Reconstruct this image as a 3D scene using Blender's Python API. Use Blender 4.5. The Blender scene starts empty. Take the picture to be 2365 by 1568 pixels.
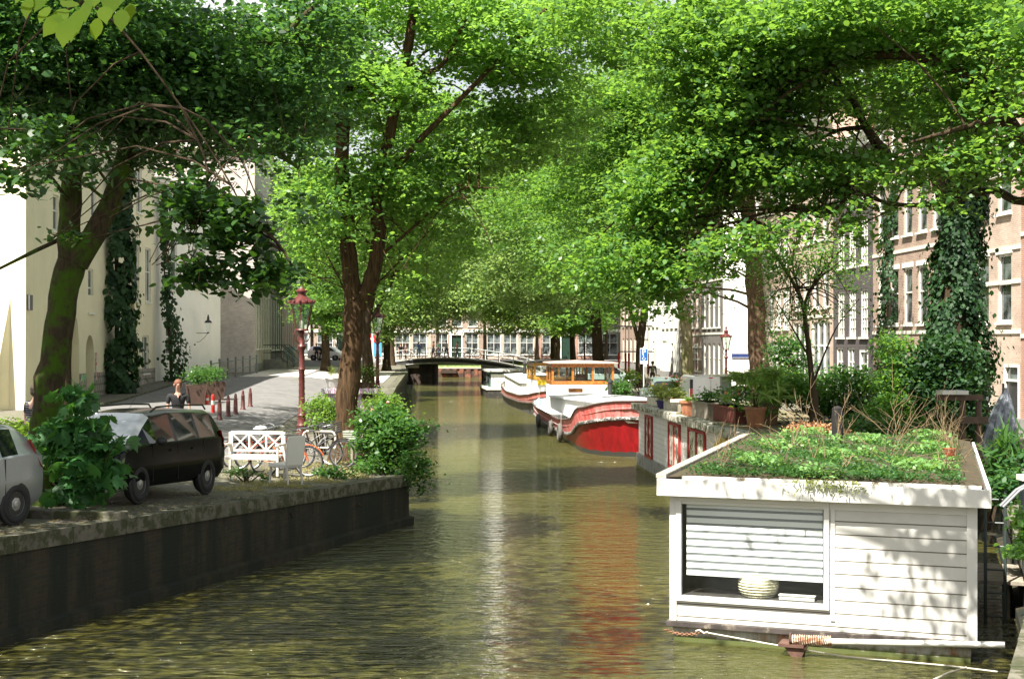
import bpy, math, random
import numpy as np
from mathutils import Vector, Matrix, Euler
R = math.radians
S = bpy.context.scene
COL = S.collection
# ---------------------------------------------------------------- camera
F = 3285.0; HC = 4.2; HY = 791.0; CX = 1182.5
cd = bpy.data.cameras.new('camera'); cam = bpy.data.objects.new('camera', cd); COL.objects.link(cam)
cam.location = (0, 0, HC); cam.rotation_euler = (R(90), 0, 0)
cd.sensor_width = 36; cd.lens = 50; cd.shift_y = 7/2365; cd.clip_end = 3000; cd.clip_start = .2
S.camera = cam
# ---------------------------------------------------------------- light
SUN = Vector((-0.54, -0.80, 1.45)).normalized()      # towards the sun: high, left, behind the camera
el = math.asin(SUN.z); az = math.atan2(SUN.x, SUN.y)
w = bpy.data.worlds.new("World"); S.world = w; w.use_nodes = True
nt = w.node_tree; bg = nt.nodes['Background']
sky = nt.nodes.new('ShaderNodeTexSky'); sky.sky_type = 'NISHITA'; sky.sun_disc = False
sky.sun_elevation = el; sky.sun_rotation = az; sky.air_density = 1.0; sky.dust_density = 3.0; sky.ozone_density = .6
tcw = nt.nodes.new('ShaderNodeTexCoord'); cn = nt.nodes.new('ShaderNodeTexNoise'); cn.inputs['Scale'].default_value = 2.2; cn.inputs['Detail'].default_value = 6
nt.links.new(tcw.outputs['Generated'], cn.inputs[0]); cr = nt.nodes.new('ShaderNodeValToRGB'); cr.color_ramp.elements[0].position = .25; cr.color_ramp.elements[1].position = .48
cm = nt.nodes.new('ShaderNodeMixRGB'); cm.inputs[2].default_value = (8.0, 8.0, 8.2, 1); nt.links.new(cn.outputs[0], cr.inputs[0])
sx = nt.nodes.new('ShaderNodeSeparateXYZ'); nt.links.new(tcw.outputs['Generated'], sx.inputs[0]); mr = nt.nodes.new('ShaderNodeMapRange'); mr.inputs[1].default_value = .42; mr.inputs[2].default_value = .80; mr.inputs[3].default_value = 1; mr.inputs[4].default_value = .08
nt.links.new(sx.outputs[2], mr.inputs[0]); mm_ = nt.nodes.new('ShaderNodeMath'); mm_.operation = 'MULTIPLY'; nt.links.new(cr.outputs[0], mm_.inputs[0]); nt.links.new(mr.outputs[0], mm_.inputs[1]); nt.links.new(mm_.outputs[0], cm.inputs[0])
nt.links.new(sky.outputs[0], cm.inputs[1]); nt.links.new(cm.outputs[0], bg.inputs[0]);   # bright cloud low in the sky, blue overhead
bg.inputs[1].default_value = 0.050
sl = bpy.data.lights.new('sun', 'SUN'); sl.energy = 5.0; sl.angle = R(.5); sl.color = (1, .95, .86)
so = bpy.data.objects.new('sun', sl); COL.objects.link(so); so.rotation_euler = SUN.to_track_quat('Z', 'Y').to_euler()
S.view_settings.view_transform = 'Standard'; S.view_settings.look = 'None'
S.view_settings.exposure = 1.6; S.view_settings.gamma = 1
S.cycles.use_denoising = True; S.cycles.max_bounces = 6; S.cycles.diffuse_bounces = 3; S.cycles.glossy_bounces = 3
S.cycles.transmission_bounces = 4; S.cycles.transparent_max_bounces = 6; S.cycles.caustics_reflective = False; S.cycles.sample_clamp_indirect = 6; S.cycles.caustics_refractive = False
# ---------------------------------------------------------------- picture <-> place
def W(px, py, Y): return Vector(((px-CX)*Y/F, Y, HC-(py-HY)*Y/F))
def smooth(a, b, t):
    t = max(0, min(1, (t-a)/(b-a))); return t*t*(3-2*t)
LE = [(-30,-23.7),(-14.2,0),(-7.12,19.8),(-2.39,33),(-3.3,34.6),(-4.2,40),(-5.5,60),(-7.9,107),(-10.6,140),(-11,150)]
def edgeL(Y):
    for (x0,y0),(x1,y1) in zip(LE, LE[1:]):
        if y0 <= Y <= y1: return x0+(x1-x0)*(Y-y0)/(y1-y0)
    return LE[-1][0] if Y > 150 else LE[0][0]
def zL(Y):
    P = [(-30,1.9),(0,1.8),(19.8,1.47),(33,1.11),(45,1.14),(62,1.25),(80,1.75),(100,1.95),(200,2.0)]
    for (a,za),(b,zb) in zip(P, P[1:]):
        if a <= Y <= b: return za+(zb-za)*(Y-a)/(b-a)
    return 2.0
def gL(X, Y):
    d = edgeL(Y)-X
    return zL(Y)+.12*max(0, min(d-2.5, 3))
RE = [(-1.5,-5),(3.9,11.4),(5.8,16),(6.95,18.9),(10.2,29.6),(9.3,34),(8.1,48),(7.1,57),(5.9,75),(3.5,144),(3.4,150)]
def edgeR(Y):
    for (x0,y0),(x1,y1) in zip(RE, RE[1:]):
        if y0 <= Y <= y1: return x0+(x1-x0)*(Y-y0)/(y1-y0)
    return 3.4 if Y > 150 else -1.5
def gR(X, Y): return 1.05+.6*smooth(100, 145, Y)
def onL(px, py):                        # the point of the left quay seen at a pixel
    Y = 20.0
    for i in range(3000):
        p = W(px, py, Y)
        if p.z <= gL(p.x, Y): return p
        Y += .05
    return p
def atL(px, Y):
    X = (px-CX)*Y/F; return Vector((X, Y, gL(X, Y)))
def atR(px, Y):
    X = (px-CX)*Y/F; return Vector((X, Y, gR(X, Y)))
# ---------------------------------------------------------------- materials
MATS = {}
def node_mat(name):
    m = bpy.data.materials.new(name); m.use_nodes = True
    return m, m.node_tree, m.node_tree.nodes, m.node_tree.links, m.node_tree.nodes['Principled BSDF']
def ramp(n, stops):
    r = n.new('ShaderNodeValToRGB'); e = r.color_ramp.elements
    while len(e) < len(stops): e.new(.5)
    for i, (p, c) in enumerate(stops):
        e[i].position = p; e[i].color = (*c, 1) if len(c) == 3 else c
    return r
def noise(n, l, sc, det=4, coord=None, rough=.6):
    t = n.new('ShaderNodeTexNoise'); t.inputs['Scale'].default_value = sc; t.inputs['Detail'].default_value = det
    t.inputs['Roughness'].default_value = rough
    if coord is not None: l.new(coord, t.inputs['Vector'])
    return t
def M(name, col, rough=.7, var=.18, sc=3, bump=0, metal=0, col2=None, spec=.5, cover=.5, coat=0):
    """one paint/stone/metal: base colour, slow and fine variation, optional second colour in patches"""
    if name in MATS: return MATS[name]
    m, t, n, l, b = node_mat(name)
    tc = n.new('ShaderNodeTexCoord'); co = tc.outputs['Object']
    n1 = noise(n, l, sc, 5, co); lo = tuple(max(0, c*(1-var)) for c in col); hi = tuple(min(1, c*(1+var)) for c in col)
    r = ramp(n, [(.3, lo), (.7, hi)]); l.new(n1.outputs[0], r.inputs[0]); out = r.outputs[0]
    if col2:
        n2 = noise(n, l, sc*1.7, 8, co, .7)
        r2 = ramp(n, [(cover-.05, (0,0,0)), (cover+.05, (1,1,1))]); l.new(n2.outputs[0], r2.inputs[0])
        mx = n.new('ShaderNodeMixRGB'); l.new(r2.outputs[0], mx.inputs[0]); l.new(out, mx.inputs[1]); mx.inputs[2].default_value = (*col2, 1); out = mx.outputs[0]
    l.new(out, b.inputs['Base Color'])
    b.inputs['Roughness'].default_value = rough; b.inputs['Metallic'].default_value = metal
    b.inputs['Specular IOR Level'].default_value = spec
    if coat: b.inputs['Coat Weight'].default_value = coat; b.inputs['Coat Roughness'].default_value = .08
    if bump:
        n3 = noise(n, l, sc*6, 6, co); bp = n.new('ShaderNodeBump'); bp.inputs['Strength'].default_value = min(1, bump); bp.inputs['Distance'].default_value = .02*bump
        l.new(n3.outputs[0], bp.inputs['Height']); l.new(bp.outputs[0], b.inputs['Normal'])
    MATS[name] = m; return m
def brick(name, c1, c2, mortar, bw=.22, bh=.065, stain=None, bump=.4, flat=False):
    if name in MATS: return MATS[name]
    m, t, n, l, b = node_mat(name)
    tc = n.new('ShaderNodeTexCoord'); sp = n.new('ShaderNodeSeparateXYZ'); l.new(tc.outputs['Object'], sp.inputs[0])
    cb = n.new('ShaderNodeCombineXYZ')
    if flat:
        l.new(sp.outputs[0], cb.inputs[0]); l.new(sp.outputs[1], cb.inputs[1])
    else:
        ad = n.new('ShaderNodeMath'); l.new(sp.outputs[0], ad.inputs[0]); l.new(sp.outputs[1], ad.inputs[1])
        l.new(ad.outputs[0], cb.inputs[0]); l.new(sp.outputs[2], cb.inputs[1])
    br = n.new('ShaderNodeTexBrick'); l.new(cb.outputs[0], br.inputs['Vector'])
    br.inputs['Scale'].default_value = 1; br.inputs['Brick Width'].default_value = bw; br.inputs['Row Height'].default_value = bh
    br.inputs['Mortar Size'].default_value = bh*.14; br.inputs['Mortar Smooth'].default_value = .3; br.inputs['Bias'].default_value = 0
    br.inputs['Color1'].default_value = (*c1, 1); br.inputs['Color2'].default_value = (*c2, 1); br.inputs['Mortar'].default_value = (*mortar, 1)
    out = br.outputs[0]
    n1 = noise(n, l, .8, 6, tc.outputs['Object'], .65)
    mx = n.new('ShaderNodeMixRGB'); mx.blend_type = 'MULTIPLY'; mx.inputs[0].default_value = .8
    r = ramp(n, [(.25, (.55,.53,.5)), (.7, (1.15,1.12,1.1))]); l.new(n1.outputs[0], r.inputs[0])
    l.new(out, mx.inputs[1]); l.new(r.outputs[0], mx.inputs[2]); out = mx.outputs[0]
    if stain:
        mp = n.new('ShaderNodeMapping'); mp.inputs['Scale'].default_value = (1.1, 1.1, .16); l.new(tc.outputs['Object'], mp.inputs[0])
        n2 = noise(n, l, 1.0, 7, mp.outputs[0], .7); r2 = ramp(n, [(.44, (0,0,0)), (.56, (1,1,1))]); l.new(n2.outputs[0], r2.inputs[0])
        m2 = n.new('ShaderNodeMixRGB'); l.new(r2.outputs[0], m2.inputs[0]); l.new(out, m2.inputs[1]); m2.inputs[2].default_value = (*stain, 1); out = m2.outputs[0]
    l.new(out, b.inputs['Base Color']); b.inputs['Roughness'].default_value = .85
    bp = n.new('ShaderNodeBump'); bp.inputs['Strength'].default_value = bump; bp.inputs['Distance'].default_value = .01
    l.new(br.outputs['Fac'], bp.inputs['Height']); bp.invert = True; l.new(bp.outputs[0], b.inputs['Normal'])
    MATS[name] = m; return m
def boards(name, col, pitch=.135, gap=(.11,.09,.06), gw=.016, rough=.5, dirt=None):
    """painted clapboard: narrow shadow joints every `pitch` metres of height"""
    if name in MATS: return MATS[name]
    m, t, n, l, b = node_mat(name)
    tc = n.new('ShaderNodeTexCoord'); sp = n.new('ShaderNodeSeparateXYZ'); l.new(tc.outputs['Object'], sp.inputs[0])
    md = n.new('ShaderNodeMath'); md.operation = 'MODULO'; l.new(sp.outputs[2], md.inputs[0]); md.inputs[1].default_value = pitch
    lt = n.new('ShaderNodeMath'); lt.operation = 'LESS_THAN'; l.new(md.outputs[0], lt.inputs[0]); lt.inputs[1].default_value = gw
    n1 = noise(n, l, 2.5, 6, tc.outputs['Object'], .7)
    r = ramp(n, [(.3, tuple(c*.86 for c in col)), (.65, col)]); l.new(n1.outputs[0], r.inputs[0])
    mx = n.new('ShaderNodeMixRGB'); l.new(lt.outputs[0], mx.inputs[0]); l.new(r.outputs[0], mx.inputs[1]); mx.inputs[2].default_value = (*gap, 1)
    out = mx.outputs[0]
    if dirt:
        n2 = noise(n, l, 5, 8, tc.outputs['Object'], .8); r2 = ramp(n, [(.66, (0,0,0)), (.72, (1,1,1))]); l.new(n2.outputs[0], r2.inputs[0])
        m2 = n.new('ShaderNodeMixRGB'); l.new(r2.outputs[0], m2.inputs[0]); l.new(out, m2.inputs[1]); m2.inputs[2].default_value = (*dirt, 1); out = m2.outputs[0]
    l.new(out, b.inputs['Base Color']); b.inputs['Roughness'].default_value = rough
    bp = n.new('ShaderNodeBump'); bp.inputs['Distance'].default_value = .015; bp.inputs['Strength'].default_value = .8
    l.new(md.outputs[0], bp.inputs['Height']); l.new(bp.outputs[0], b.inputs['Normal'])
    MATS[name] = m; return m
def leafm(name, dark, light, trans, tw=.42, rough=.45, extra=None):
    if name in MATS: return MATS[name]
    m, t, n, l, b = node_mat(name)
    g = n.new('ShaderNodeNewGeometry')
    st = [(0, dark), (.8, light)] + ([(.97, light), (1, extra)] if extra else [])
    r = ramp(n, st); tcl = n.new('ShaderNodeTexCoord'); nl = noise(n, l, .9, 3, tcl.outputs['Object']); ma = n.new('ShaderNodeMath'); ma.operation = 'MULTIPLY_ADD'; l.new(nl.outputs[0], ma.inputs[0]); ma.inputs[1].default_value = 1.3; ma.inputs[2].default_value = -.62
    ms = n.new('ShaderNodeMath'); l.new(g.outputs['Random Per Island'], ms.inputs[0]); l.new(ma.outputs[0], ms.inputs[1]); ms.use_clamp = True; l.new(ms.outputs[0], r.inputs[0])
    l.new(r.outputs[0], b.inputs['Base Color']); b.inputs['Roughness'].default_value = rough; b.inputs['Specular IOR Level'].default_value = .38
    tr = n.new('ShaderNodeBsdfTranslucent')
    mu = n.new('ShaderNodeMixRGB'); mu.blend_type = 'MULTIPLY'; mu.inputs[0].default_value = .35; mu.inputs[1].default_value = (*trans, 1)
    r3 = ramp(n, [(0, (.5,.5,.4)), (1, (1.3,1.3,1.1))]); l.new(g.outputs['Random Per Island'], r3.inputs[0]); l.new(r3.outputs[0], mu.inputs[2]); l.new(mu.outputs[0], tr.inputs[0])
    mx = n.new('ShaderNodeMixShader'); mx.inputs[0].default_value = tw
    l.new(b.outputs[0], mx.inputs[1]); l.new(tr.outputs[0], mx.inputs[2]); l.new(mx.outputs[0], n['Material Output'].inputs[0])
    MATS[name] = m; return m
def bark(name, c1, c2, moss=None, mc=.5, side=None):
    if name in MATS: return MATS[name]
    m, t, n, l, b = node_mat(name)
    tc = n.new('ShaderNodeTexCoord'); mp = n.new('ShaderNodeMapping'); mp.inputs['Scale'].default_value = (9, 9, 1.3); l.new(tc.outputs['Object'], mp.inputs[0])
    n1 = noise(n, l, 1.6, 8, mp.outputs[0], .7); r = ramp(n, [(.38, c1), (.62, c2)]); l.new(n1.outputs[0], r.inputs[0]); out = r.outputs[0]
    if moss:
        n2 = noise(n, l, 1.8, 7, tc.outputs['Object'], .75); r2 = ramp(n, [(mc-.05, (0,0,0)), (mc+.08, (1,1,1))]); l.new(n2.outputs[0], r2.inputs[0])
        m2 = n.new('ShaderNodeMixRGB'); l.new(r2.outputs[0], m2.inputs[0]); l.new(out, m2.inputs[1]); m2.inputs[2].default_value = (*moss, 1); out = m2.outputs[0]
    l.new(out, b.inputs['Base Color']); b.inputs['Roughness'].default_value = .95; b.inputs['Specular IOR Level'].default_value = .15
    bp = n.new('ShaderNodeBump'); bp.inputs['Distance'].default_value = .05; bp.inputs['Strength'].default_value = .9
    l.new(n1.outputs[0], bp.inputs['Height']); l.new(bp.outputs[0], b.inputs['Normal'])
    MATS[name] = m; return m
def glassm(name='window_glass', col=(.015,.018,.02), rough=.04, var=0):
    if name in MATS: return MATS[name]
    m, t, n, l, b = node_mat(name)
    b.inputs['Base Color'].default_value = (*col, 1); b.inputs['Roughness'].default_value = rough
    b.inputs['Specular IOR Level'].default_value = .8
    if var:
        tc = n.new('ShaderNodeTexCoord'); n1 = noise(n, l, var, 3, tc.outputs['Object']); r = ramp(n, [(.42, col), (.6, tuple(min(1, c*6+.03) for c in col))])
        l.new(n1.outputs[0], r.inputs[0]); l.new(r.outputs[0], b.inputs['Base Color'])
    MATS[name] = m; return m
def clearglass(name='clear_glass', tint=(.95,.98,.97)):
    if name in MATS: return MATS[name]
    m, t, n, l, b = node_mat(name)
    tr = n.new('ShaderNodeBsdfTransparent'); tr.inputs[0].default_value = (*tint, 1)
    gl = n.new('ShaderNodeBsdfGlossy'); gl.inputs['Roughness'].default_value = .03
    lwt = n.new('ShaderNodeLayerWeight'); lwt.inputs[0].default_value = .5; pw = n.new('ShaderNodeMath'); pw.operation = 'POWER'; l.new(lwt.outputs['Facing'], pw.inputs[0]); pw.inputs[1].default_value = 5
    fr = n.new('ShaderNodeMath'); fr.operation = 'MULTIPLY_ADD'; l.new(pw.outputs[0], fr.inputs[0]); fr.inputs[1].default_value = .8; fr.inputs[2].default_value = .05
    mx = n.new('ShaderNodeMixShader'); l.new(fr.outputs[0], mx.inputs[0]); l.new(tr.outputs[0], mx.inputs[1]); l.new(gl.outputs[0], mx.inputs[2])
    l.new(mx.outputs[0], n['Material Output'].inputs[0]); MATS[name] = m; return m
# ---------------------------------------------------------------- mesh builder
def tag(o, label=None, cat=None, group=None, kind=None):
    if label: o['label'] = label
    if cat: o['category'] = cat
    if group: o['group'] = group
    if kind: o['kind'] = kind
    return o
def thing(name, label, cat, loc=(0,0,0), rz=0, group=None):
    o = bpy.data.objects.new(name, None); COL.objects.link(o); o.location = loc; o.rotation_euler = (0, 0, rz); o.empty_display_size = .1
    return tag(o, label, cat, group)
def dup(root, loc=None, rz=None, label=None, group=None, parent=None):
    r = root.copy(); COL.objects.link(r)
    if parent is not None: r.parent = parent
    if loc is not None: r.location = loc
    if rz is not None: r.rotation_euler = (0, 0, rz)
    if label: r['label'] = label
    if group: r['group'] = group
    for ch in root.children: dup(ch, parent=r)
    return r
class MB:
    def __init__(s): s.v = []; s.f = []; s.mi = []; s.mat = 0; s.X = Matrix.Identity(4)
    def add(s, vs, fs):
        k = len(s.v); s.v += [tuple(s.X @ Vector(p)) for p in vs]
        for f in fs: s.f.append(tuple(i+k for i in f)); s.mi.append(s.mat)
        return s
    def box(s, x0, x1, y0, y1, z0, z1):
        return s.add([(x0,y0,z0),(x1,y0,z0),(x1,y1,z0),(x0,y1,z0),(x0,y0,z1),(x1,y0,z1),(x1,y1,z1),(x0,y1,z1)],
              [(0,3,2,1),(4,5,6,7),(0,1,5,4),(1,2,6,5),(2,3,7,6),(3,0,4,7)])
    def bar(s, a, b, w, h, up=(0,0,1)):
        a, b = Vector(a), Vector(b); d = (b-a).normalized(); u = Vector(up)
        if abs(d.dot(u)) > .98: u = Vector((0,1,0))
        sx = d.cross(u).normalized()*w/2; uz = sx.cross(d).normalized()*h/2
        vs = [a-sx-uz, a+sx-uz, a+sx+uz, a-sx+uz, b-sx-uz, b+sx-uz, b+sx+uz, b-sx+uz]
        return s.add(vs, [(0,3,2,1),(4,5,6,7),(0,1,5,4),(1,2,6,5),(2,3,7,6),(3,0,4,7)])
    def tube(s, pts, r, n=8, cap=True):
        pts = [Vector(p) for p in pts]; m = len(pts); rs = r if isinstance(r, (list, tuple)) else [r]*m
        d0 = (pts[1]-pts[0]).normalized(); u = Vector((0,0,1)) if abs(d0.z) < .9 else Vector((1,0,0)); a = d0.cross(u).normalized()
        vs = []
        for i, p in enumerate(pts):
            d = (pts[min(i+1, m-1)]-pts[max(i-1, 0)]).normalized(); a = (a-d*a.dot(d)).normalized(); c = d.cross(a)
            for j in range(n):
                t = 2*math.pi*j/n; vs.append(p+(a*math.cos(t)+c*math.sin(t))*rs[i])
        fs = [(i*n+j, i*n+(j+1)%n, (i+1)*n+(j+1)%n, (i+1)*n+j) for i in range(m-1) for j in range(n)]
        if cap: fs += [tuple(range(n))[::-1], tuple((m-1)*n+j for j in range(n))]
        return s.add(vs, fs)
    def lathe(s, prof, n=16, o=(0,0,0), sq=False):
        vs = []; o = Vector(o)
        for (r, z) in prof:
            for j in range(n):
                t = 2*math.pi*(j+.5)/n; vs.append(o+Vector((r*math.cos(t), r*math.sin(t), z)))
        m = len(prof); fs = [(i*n+j, i*n+(j+1)%n, (i+1)*n+(j+1)%n, (i+1)*n+j) for i in range(m-1) for j in range(n)]
        fs += [tuple(range(n))[::-1], tuple((m-1)*n+j for j in range(n))]
        return s.add(vs, fs)
    def ball(s, c, r, n=10, m=7, jit=0, seed=0):
        rr = random.Random(seed); c = Vector(c); r = Vector(r) if not isinstance(r, (int, float)) else Vector((r,r,r)); vs = []
        for i in range(m+1):
            t = math.pi*i/m
            for j in range(n):
                q = 2*math.pi*j/n; k = 1+(rr.random()-.5)*jit
                vs.append(c+Vector((r.x*math.sin(t)*math.cos(q)*k, r.y*math.sin(t)*math.sin(q)*k, -r.z*math.cos(t)*k)))
        return s.add(vs, [(i*n+j, i*n+(j+1)%n, (i+1)*n+(j+1)%n, (i+1)*n+j) for i in range(m) for j in range(n)])
    def torus(s, c, Rr, r, ax='y', n=28, k=8, a0=0, a1=2*math.pi):
        c = Vector(c); vs = []; full = abs(a1-a0-2*math.pi) < 1e-6; N = n if full else n+1
        for i in range(N):
            t = a0+(a1-a0)*i/n
            for j in range(k):
                q = 2*math.pi*j/k; d = Rr+r*math.cos(q); h = r*math.sin(q)
                p = (d*math.cos(t), h, d*math.sin(t)) if ax == 'y' else ((h, d*math.cos(t), d*math.sin(t)) if ax == 'x' else (d*math.cos(t), d*math.sin(t), h))
                vs.append(c+Vector(p))
        return s.add(vs, [(i*k+j, i*k+(j+1)%k, ((i+1)%N)*k+(j+1)%k, ((i+1)%N)*k+j) for i in range(n) for j in range(k)])
    def prism(s, poly, z0, z1):
        n = len(poly)
        return s.add([(x,y,z0) for x,y in poly]+[(x,y,z1) for x,y in poly], [tuple(range(n))[::-1], tuple(range(n,2*n))]+[(i,(i+1)%n,n+(i+1)%n,n+i) for i in range(n)])
    def slab(s, poly, y0, y1):          # outline in x-z, thickness in y
        n = len(poly)
        return s.add([(x,y0,z) for x,z in poly]+[(x,y1,z) for x,z in poly], [tuple(range(n)), tuple(range(n,2*n))[::-1]]+[(i,n+i,n+(i+1)%n,(i+1)%n) for i in range(n)])
    def loft(s, rings, closed=True, caps=True):
        n = len(rings[0]); vs = [p for r in rings for p in r]; fs = []
        for i in range(len(rings)-1):
            for j in range(n if closed else n-1): fs.append((i*n+j, i*n+(j+1)%n, (i+1)*n+(j+1)%n, (i+1)*n+j))
        if caps: fs += [tuple(range(n))[::-1], tuple((len(rings)-1)*n+j for j in range(n))]
        return s.add(vs, fs)
    def mesh(s, name, mat, sm=False):
        me = bpy.data.meshes.new(name); me.from_pydata(s.v, [], s.f)
        for mm in (mat if isinstance(mat, (list, tuple)) else [mat]): me.materials.append(mm)
        if isinstance(mat, (list, tuple)): me.polygons.foreach_set('material_index', s.mi)
        if sm: me.polygons.foreach_set('use_smooth', [True]*len(me.polygons))
        me.update(); return me
    def build(s, name, mat, parent=None, label=None, sm=False, bev=0, cat=None, group=None, kind=None):
        o = bpy.data.objects.new(name, s.mesh(name, mat, sm)); COL.objects.link(o)
        if parent is not None: o.parent = parent
        if bev:
            b = o.modifiers.new('b', 'BEVEL'); b.width = bev; b.segments = 2; b.limit_method = 'ANGLE'
        if sm:
            try:
                o.data.set_sharp_from_angle(angle=R(40))
            except Exception: pass
        return tag(o, label, cat, group, kind)
def link(me, name, parent=None, loc=None):
    o = bpy.data.objects.new(name, me); COL.objects.link(o)
    if parent is not None: o.parent = parent
    if loc is not None: o.location = loc
    return o
# ---------------------------------------------------------------- leaves
LEAF6 = np.array([(-.5,0,0),(-.22,.3,.06),(.18,.27,.05),(.5,0,-.05),(.18,-.27,.05),(-.22,-.3,.06)])
LEAF4 = np.array([(-.5,0,0),(.02,.32,.07),(.5,0,-.04),(.02,-.32,.07)])
LOBED = np.array([(-.5,0,0),(-.42,.3,.02),(-.1,.55,-.04),(-.02,.3,.04),(.3,.42,-.05),(.2,.16,.03),(.62,0,-.1),(.2,-.16,.03),(.3,-.42,-.05),(-.02,-.3,.04),(-.1,-.55,-.04),(-.42,-.3,.02)])
BLADE = np.array([(-.5,.03,0),(0,.045,.05),(.5,0,-.1),(0,-.045,.05),(-.5,-.03,0)])
def leafmesh(name, C, size, mat, rng, shape=LEAF6, up=1.0, spread=.55, heading=None, hs=1.0, aspect=1.0, nbase=None):
    N = len(C); k = len(shape)
    nrm = rng.normal(0, spread, (N,3)); nrm[:,2] += up
    if nbase is not None: nrm += nbase
    nrm /= np.linalg.norm(nrm, axis=1)[:,None]
    h = rng.normal(0, 1, (N,3))
    if heading is not None: h = h*hs+heading
    h -= nrm*np.sum(h*nrm, axis=1)[:,None]; h /= np.linalg.norm(h, axis=1)[:,None]+1e-9
    s_ = np.cross(nrm, h); L = size*(.55+.85*rng.random(N)**1.2) if np.isscalar(size) else size
    sh = shape
    V = C[:,None,:] + (h[:,None,:]*sh[None,:,0,None] + s_[:,None,:]*sh[None,:,1,None]*aspect + nrm[:,None,:]*sh[None,:,2,None])*L[:,None,None]
    me = bpy.data.meshes.new(name); me.vertices.add(N*k); me.vertices.foreach_set('co', V.astype(np.float32).ravel())
    me.loops.add(N*k); me.loops.foreach_set('vertex_index', np.arange(N*k, dtype=np.int32))
    me.polygons.add(N); me.polygons.foreach_set('loop_start', np.arange(0, N*k, k, dtype=np.int32))
    me.update(calc_edges=True); me.materials.append(mat); return me
def sprays(rng, blobs, n_clump, per, cr=.6, flat=.28, shell=.55):
    """leaf positions: flat sprays scattered through a set of ellipsoids (centre, radii, weight)"""
    w_ = np.array([b[2] if len(b) > 2 else b[1][0]*b[1][1]*b[1][2]*1.0 for b in blobs]); w_ = w_/w_.sum()
    idx = rng.choice(len(blobs), n_clump, p=w_)
    c = np.array([tuple(b[0]) for b in blobs])[idx]; r = np.array([tuple(b[1]) for b in blobs])[idx]
    d = rng.normal(0, 1, (n_clump,3)); d /= np.linalg.norm(d, axis=1)[:,None]
    rad = (shell+(1-shell)*rng.random(n_clump))**.8
    P = c+d*r*rad[:,None]
    k = rng.integers(int(per*.4), int(per*1.6)+1, n_clump); ci = np.repeat(np.arange(n_clump), k)
    q = rng.normal(0, .5, (len(ci),3)); sz = cr*(.6+.8*rng.random(n_clump))
    q[:,2] *= flat; out = d[ci]; q *= sz[ci][:,None]
    # sprays tilt down a little to the outside
    q[:,2] -= .22*(q[:,0]*out[:,0]+q[:,1]*out[:,1])
    return P[ci]+q, out
# ================================================================ the setting
LE[-1] = (-12.2, 172); RE[-1] = (2.3, 172)
def water_mat():
    m, t, n, l, b = node_mat('canal_water')
    tc = n.new('ShaderNodeTexCoord')
    n0 = noise(n, l, .12, 3, tc.outputs['Object']); r = ramp(n, [(.3, (.042,.044,.009)), (.7, (.078,.070,.016))]); l.new(n0.outputs[0], r.inputs[0])
    l.new(r.outputs[0], b.inputs['Base Color']); b.inputs['Roughness'].default_value = .035; b.inputs['IOR'].default_value = 1.5
    b.inputs['Specular IOR Level'].default_value = 1.0
    last = None
    for (sx, sy, sc, dist, rot) in ((.9, 2.6, 1.0, .33, .12), (1.5, 4.2, 2.1, .17, -.25), (.25, .5, 1.0, .22, .3)):
        mp = n.new('ShaderNodeMapping'); mp.inputs['Scale'].default_value = (sx, sy, 1); mp.inputs['Rotation'].default_value = (0,0,rot); l.new(tc.outputs['Object'], mp.inputs[0])
        nn = noise(n, l, sc, 3, mp.outputs[0], .55); nn.inputs['Distortion'].default_value = .4
        bp = n.new('ShaderNodeBump'); bp.inputs['Distance'].default_value = dist; bp.inputs['Strength'].default_value = 1
        l.new(nn.outputs[0], bp.inputs['Height'])
        if last: l.new(last.outputs[0], bp.inputs['Normal'])
        last = bp
    l.new(last.outputs[0], b.inputs['Normal']); return m
MB().add([(-60,-40,0),(60,-40,0),(60,200,0),(-60,200,0)], [(0,1,2,3)]).build('canal_water', water_mat(), kind='structure')
paver = brick('quay_pavers', (.21,.185,.155), (.155,.14,.125), (.08,.075,.055), .22, .075, stain=(.11,.11,.07), bump=.3, flat=True)
asph = M('street_asphalt', (.15,.145,.14), .9, .15, 1.2, .3, col2=(.115,.11,.105), cover=.55)
plaza = M('street_sunlit_pavers', (.46,.43,.38), .9, .1, 2, .2)  # sunlight on the far street put into the paver colour
stone = M('coping_stone', (.13,.12,.09), .9, .3, 2.5, .6, col2=(.045,.05,.02), cover=.5)
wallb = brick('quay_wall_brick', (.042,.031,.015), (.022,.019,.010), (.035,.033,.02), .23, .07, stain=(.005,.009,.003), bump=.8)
YS = sorted(set([-30,-14,0,6,12,16,19.8,22,25,28,30,31.5,33,34,57,75,34.6,37,40,44,48,54,60,68,76,84,92,100,107,118,130,140,155,172]+[11.4,18.9,29.6,33,45,62,80]))
def ground(side, name):
    m = MB(); offs = [.36,1,2.5,3.5,4.5,5.5,7,12,20,35,400]
    rows = []
    for Y in YS:
        e = edgeL(Y) if side < 0 else edgeR(Y)
        rows.append([(e+side*o, Y, gL(e-o, Y) if side < 0 else gR(e+o, Y)) for o in offs])
    k = len(offs); vs = [p for r in rows for p in r]; fs = []
    for i in range(len(rows)-1):
        for j in range(k-1):
            a = (i*k+j, i*k+j+1, (i+1)*k+j+1, (i+1)*k+j); fs.append(a if side > 0 else a[::-1])
    return m.add(vs, fs).build(name, paver, kind='structure')
ground(-1, 'quay_pavement'); ground(1, 'quay_pavement')
MB().add([(-900,172.4,2.0),(900,172.4,2.0),(900,1500,2.0),(-900,1500,2.0)], [(0,1,2,3)]).build('ground', asph, kind='structure')
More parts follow.
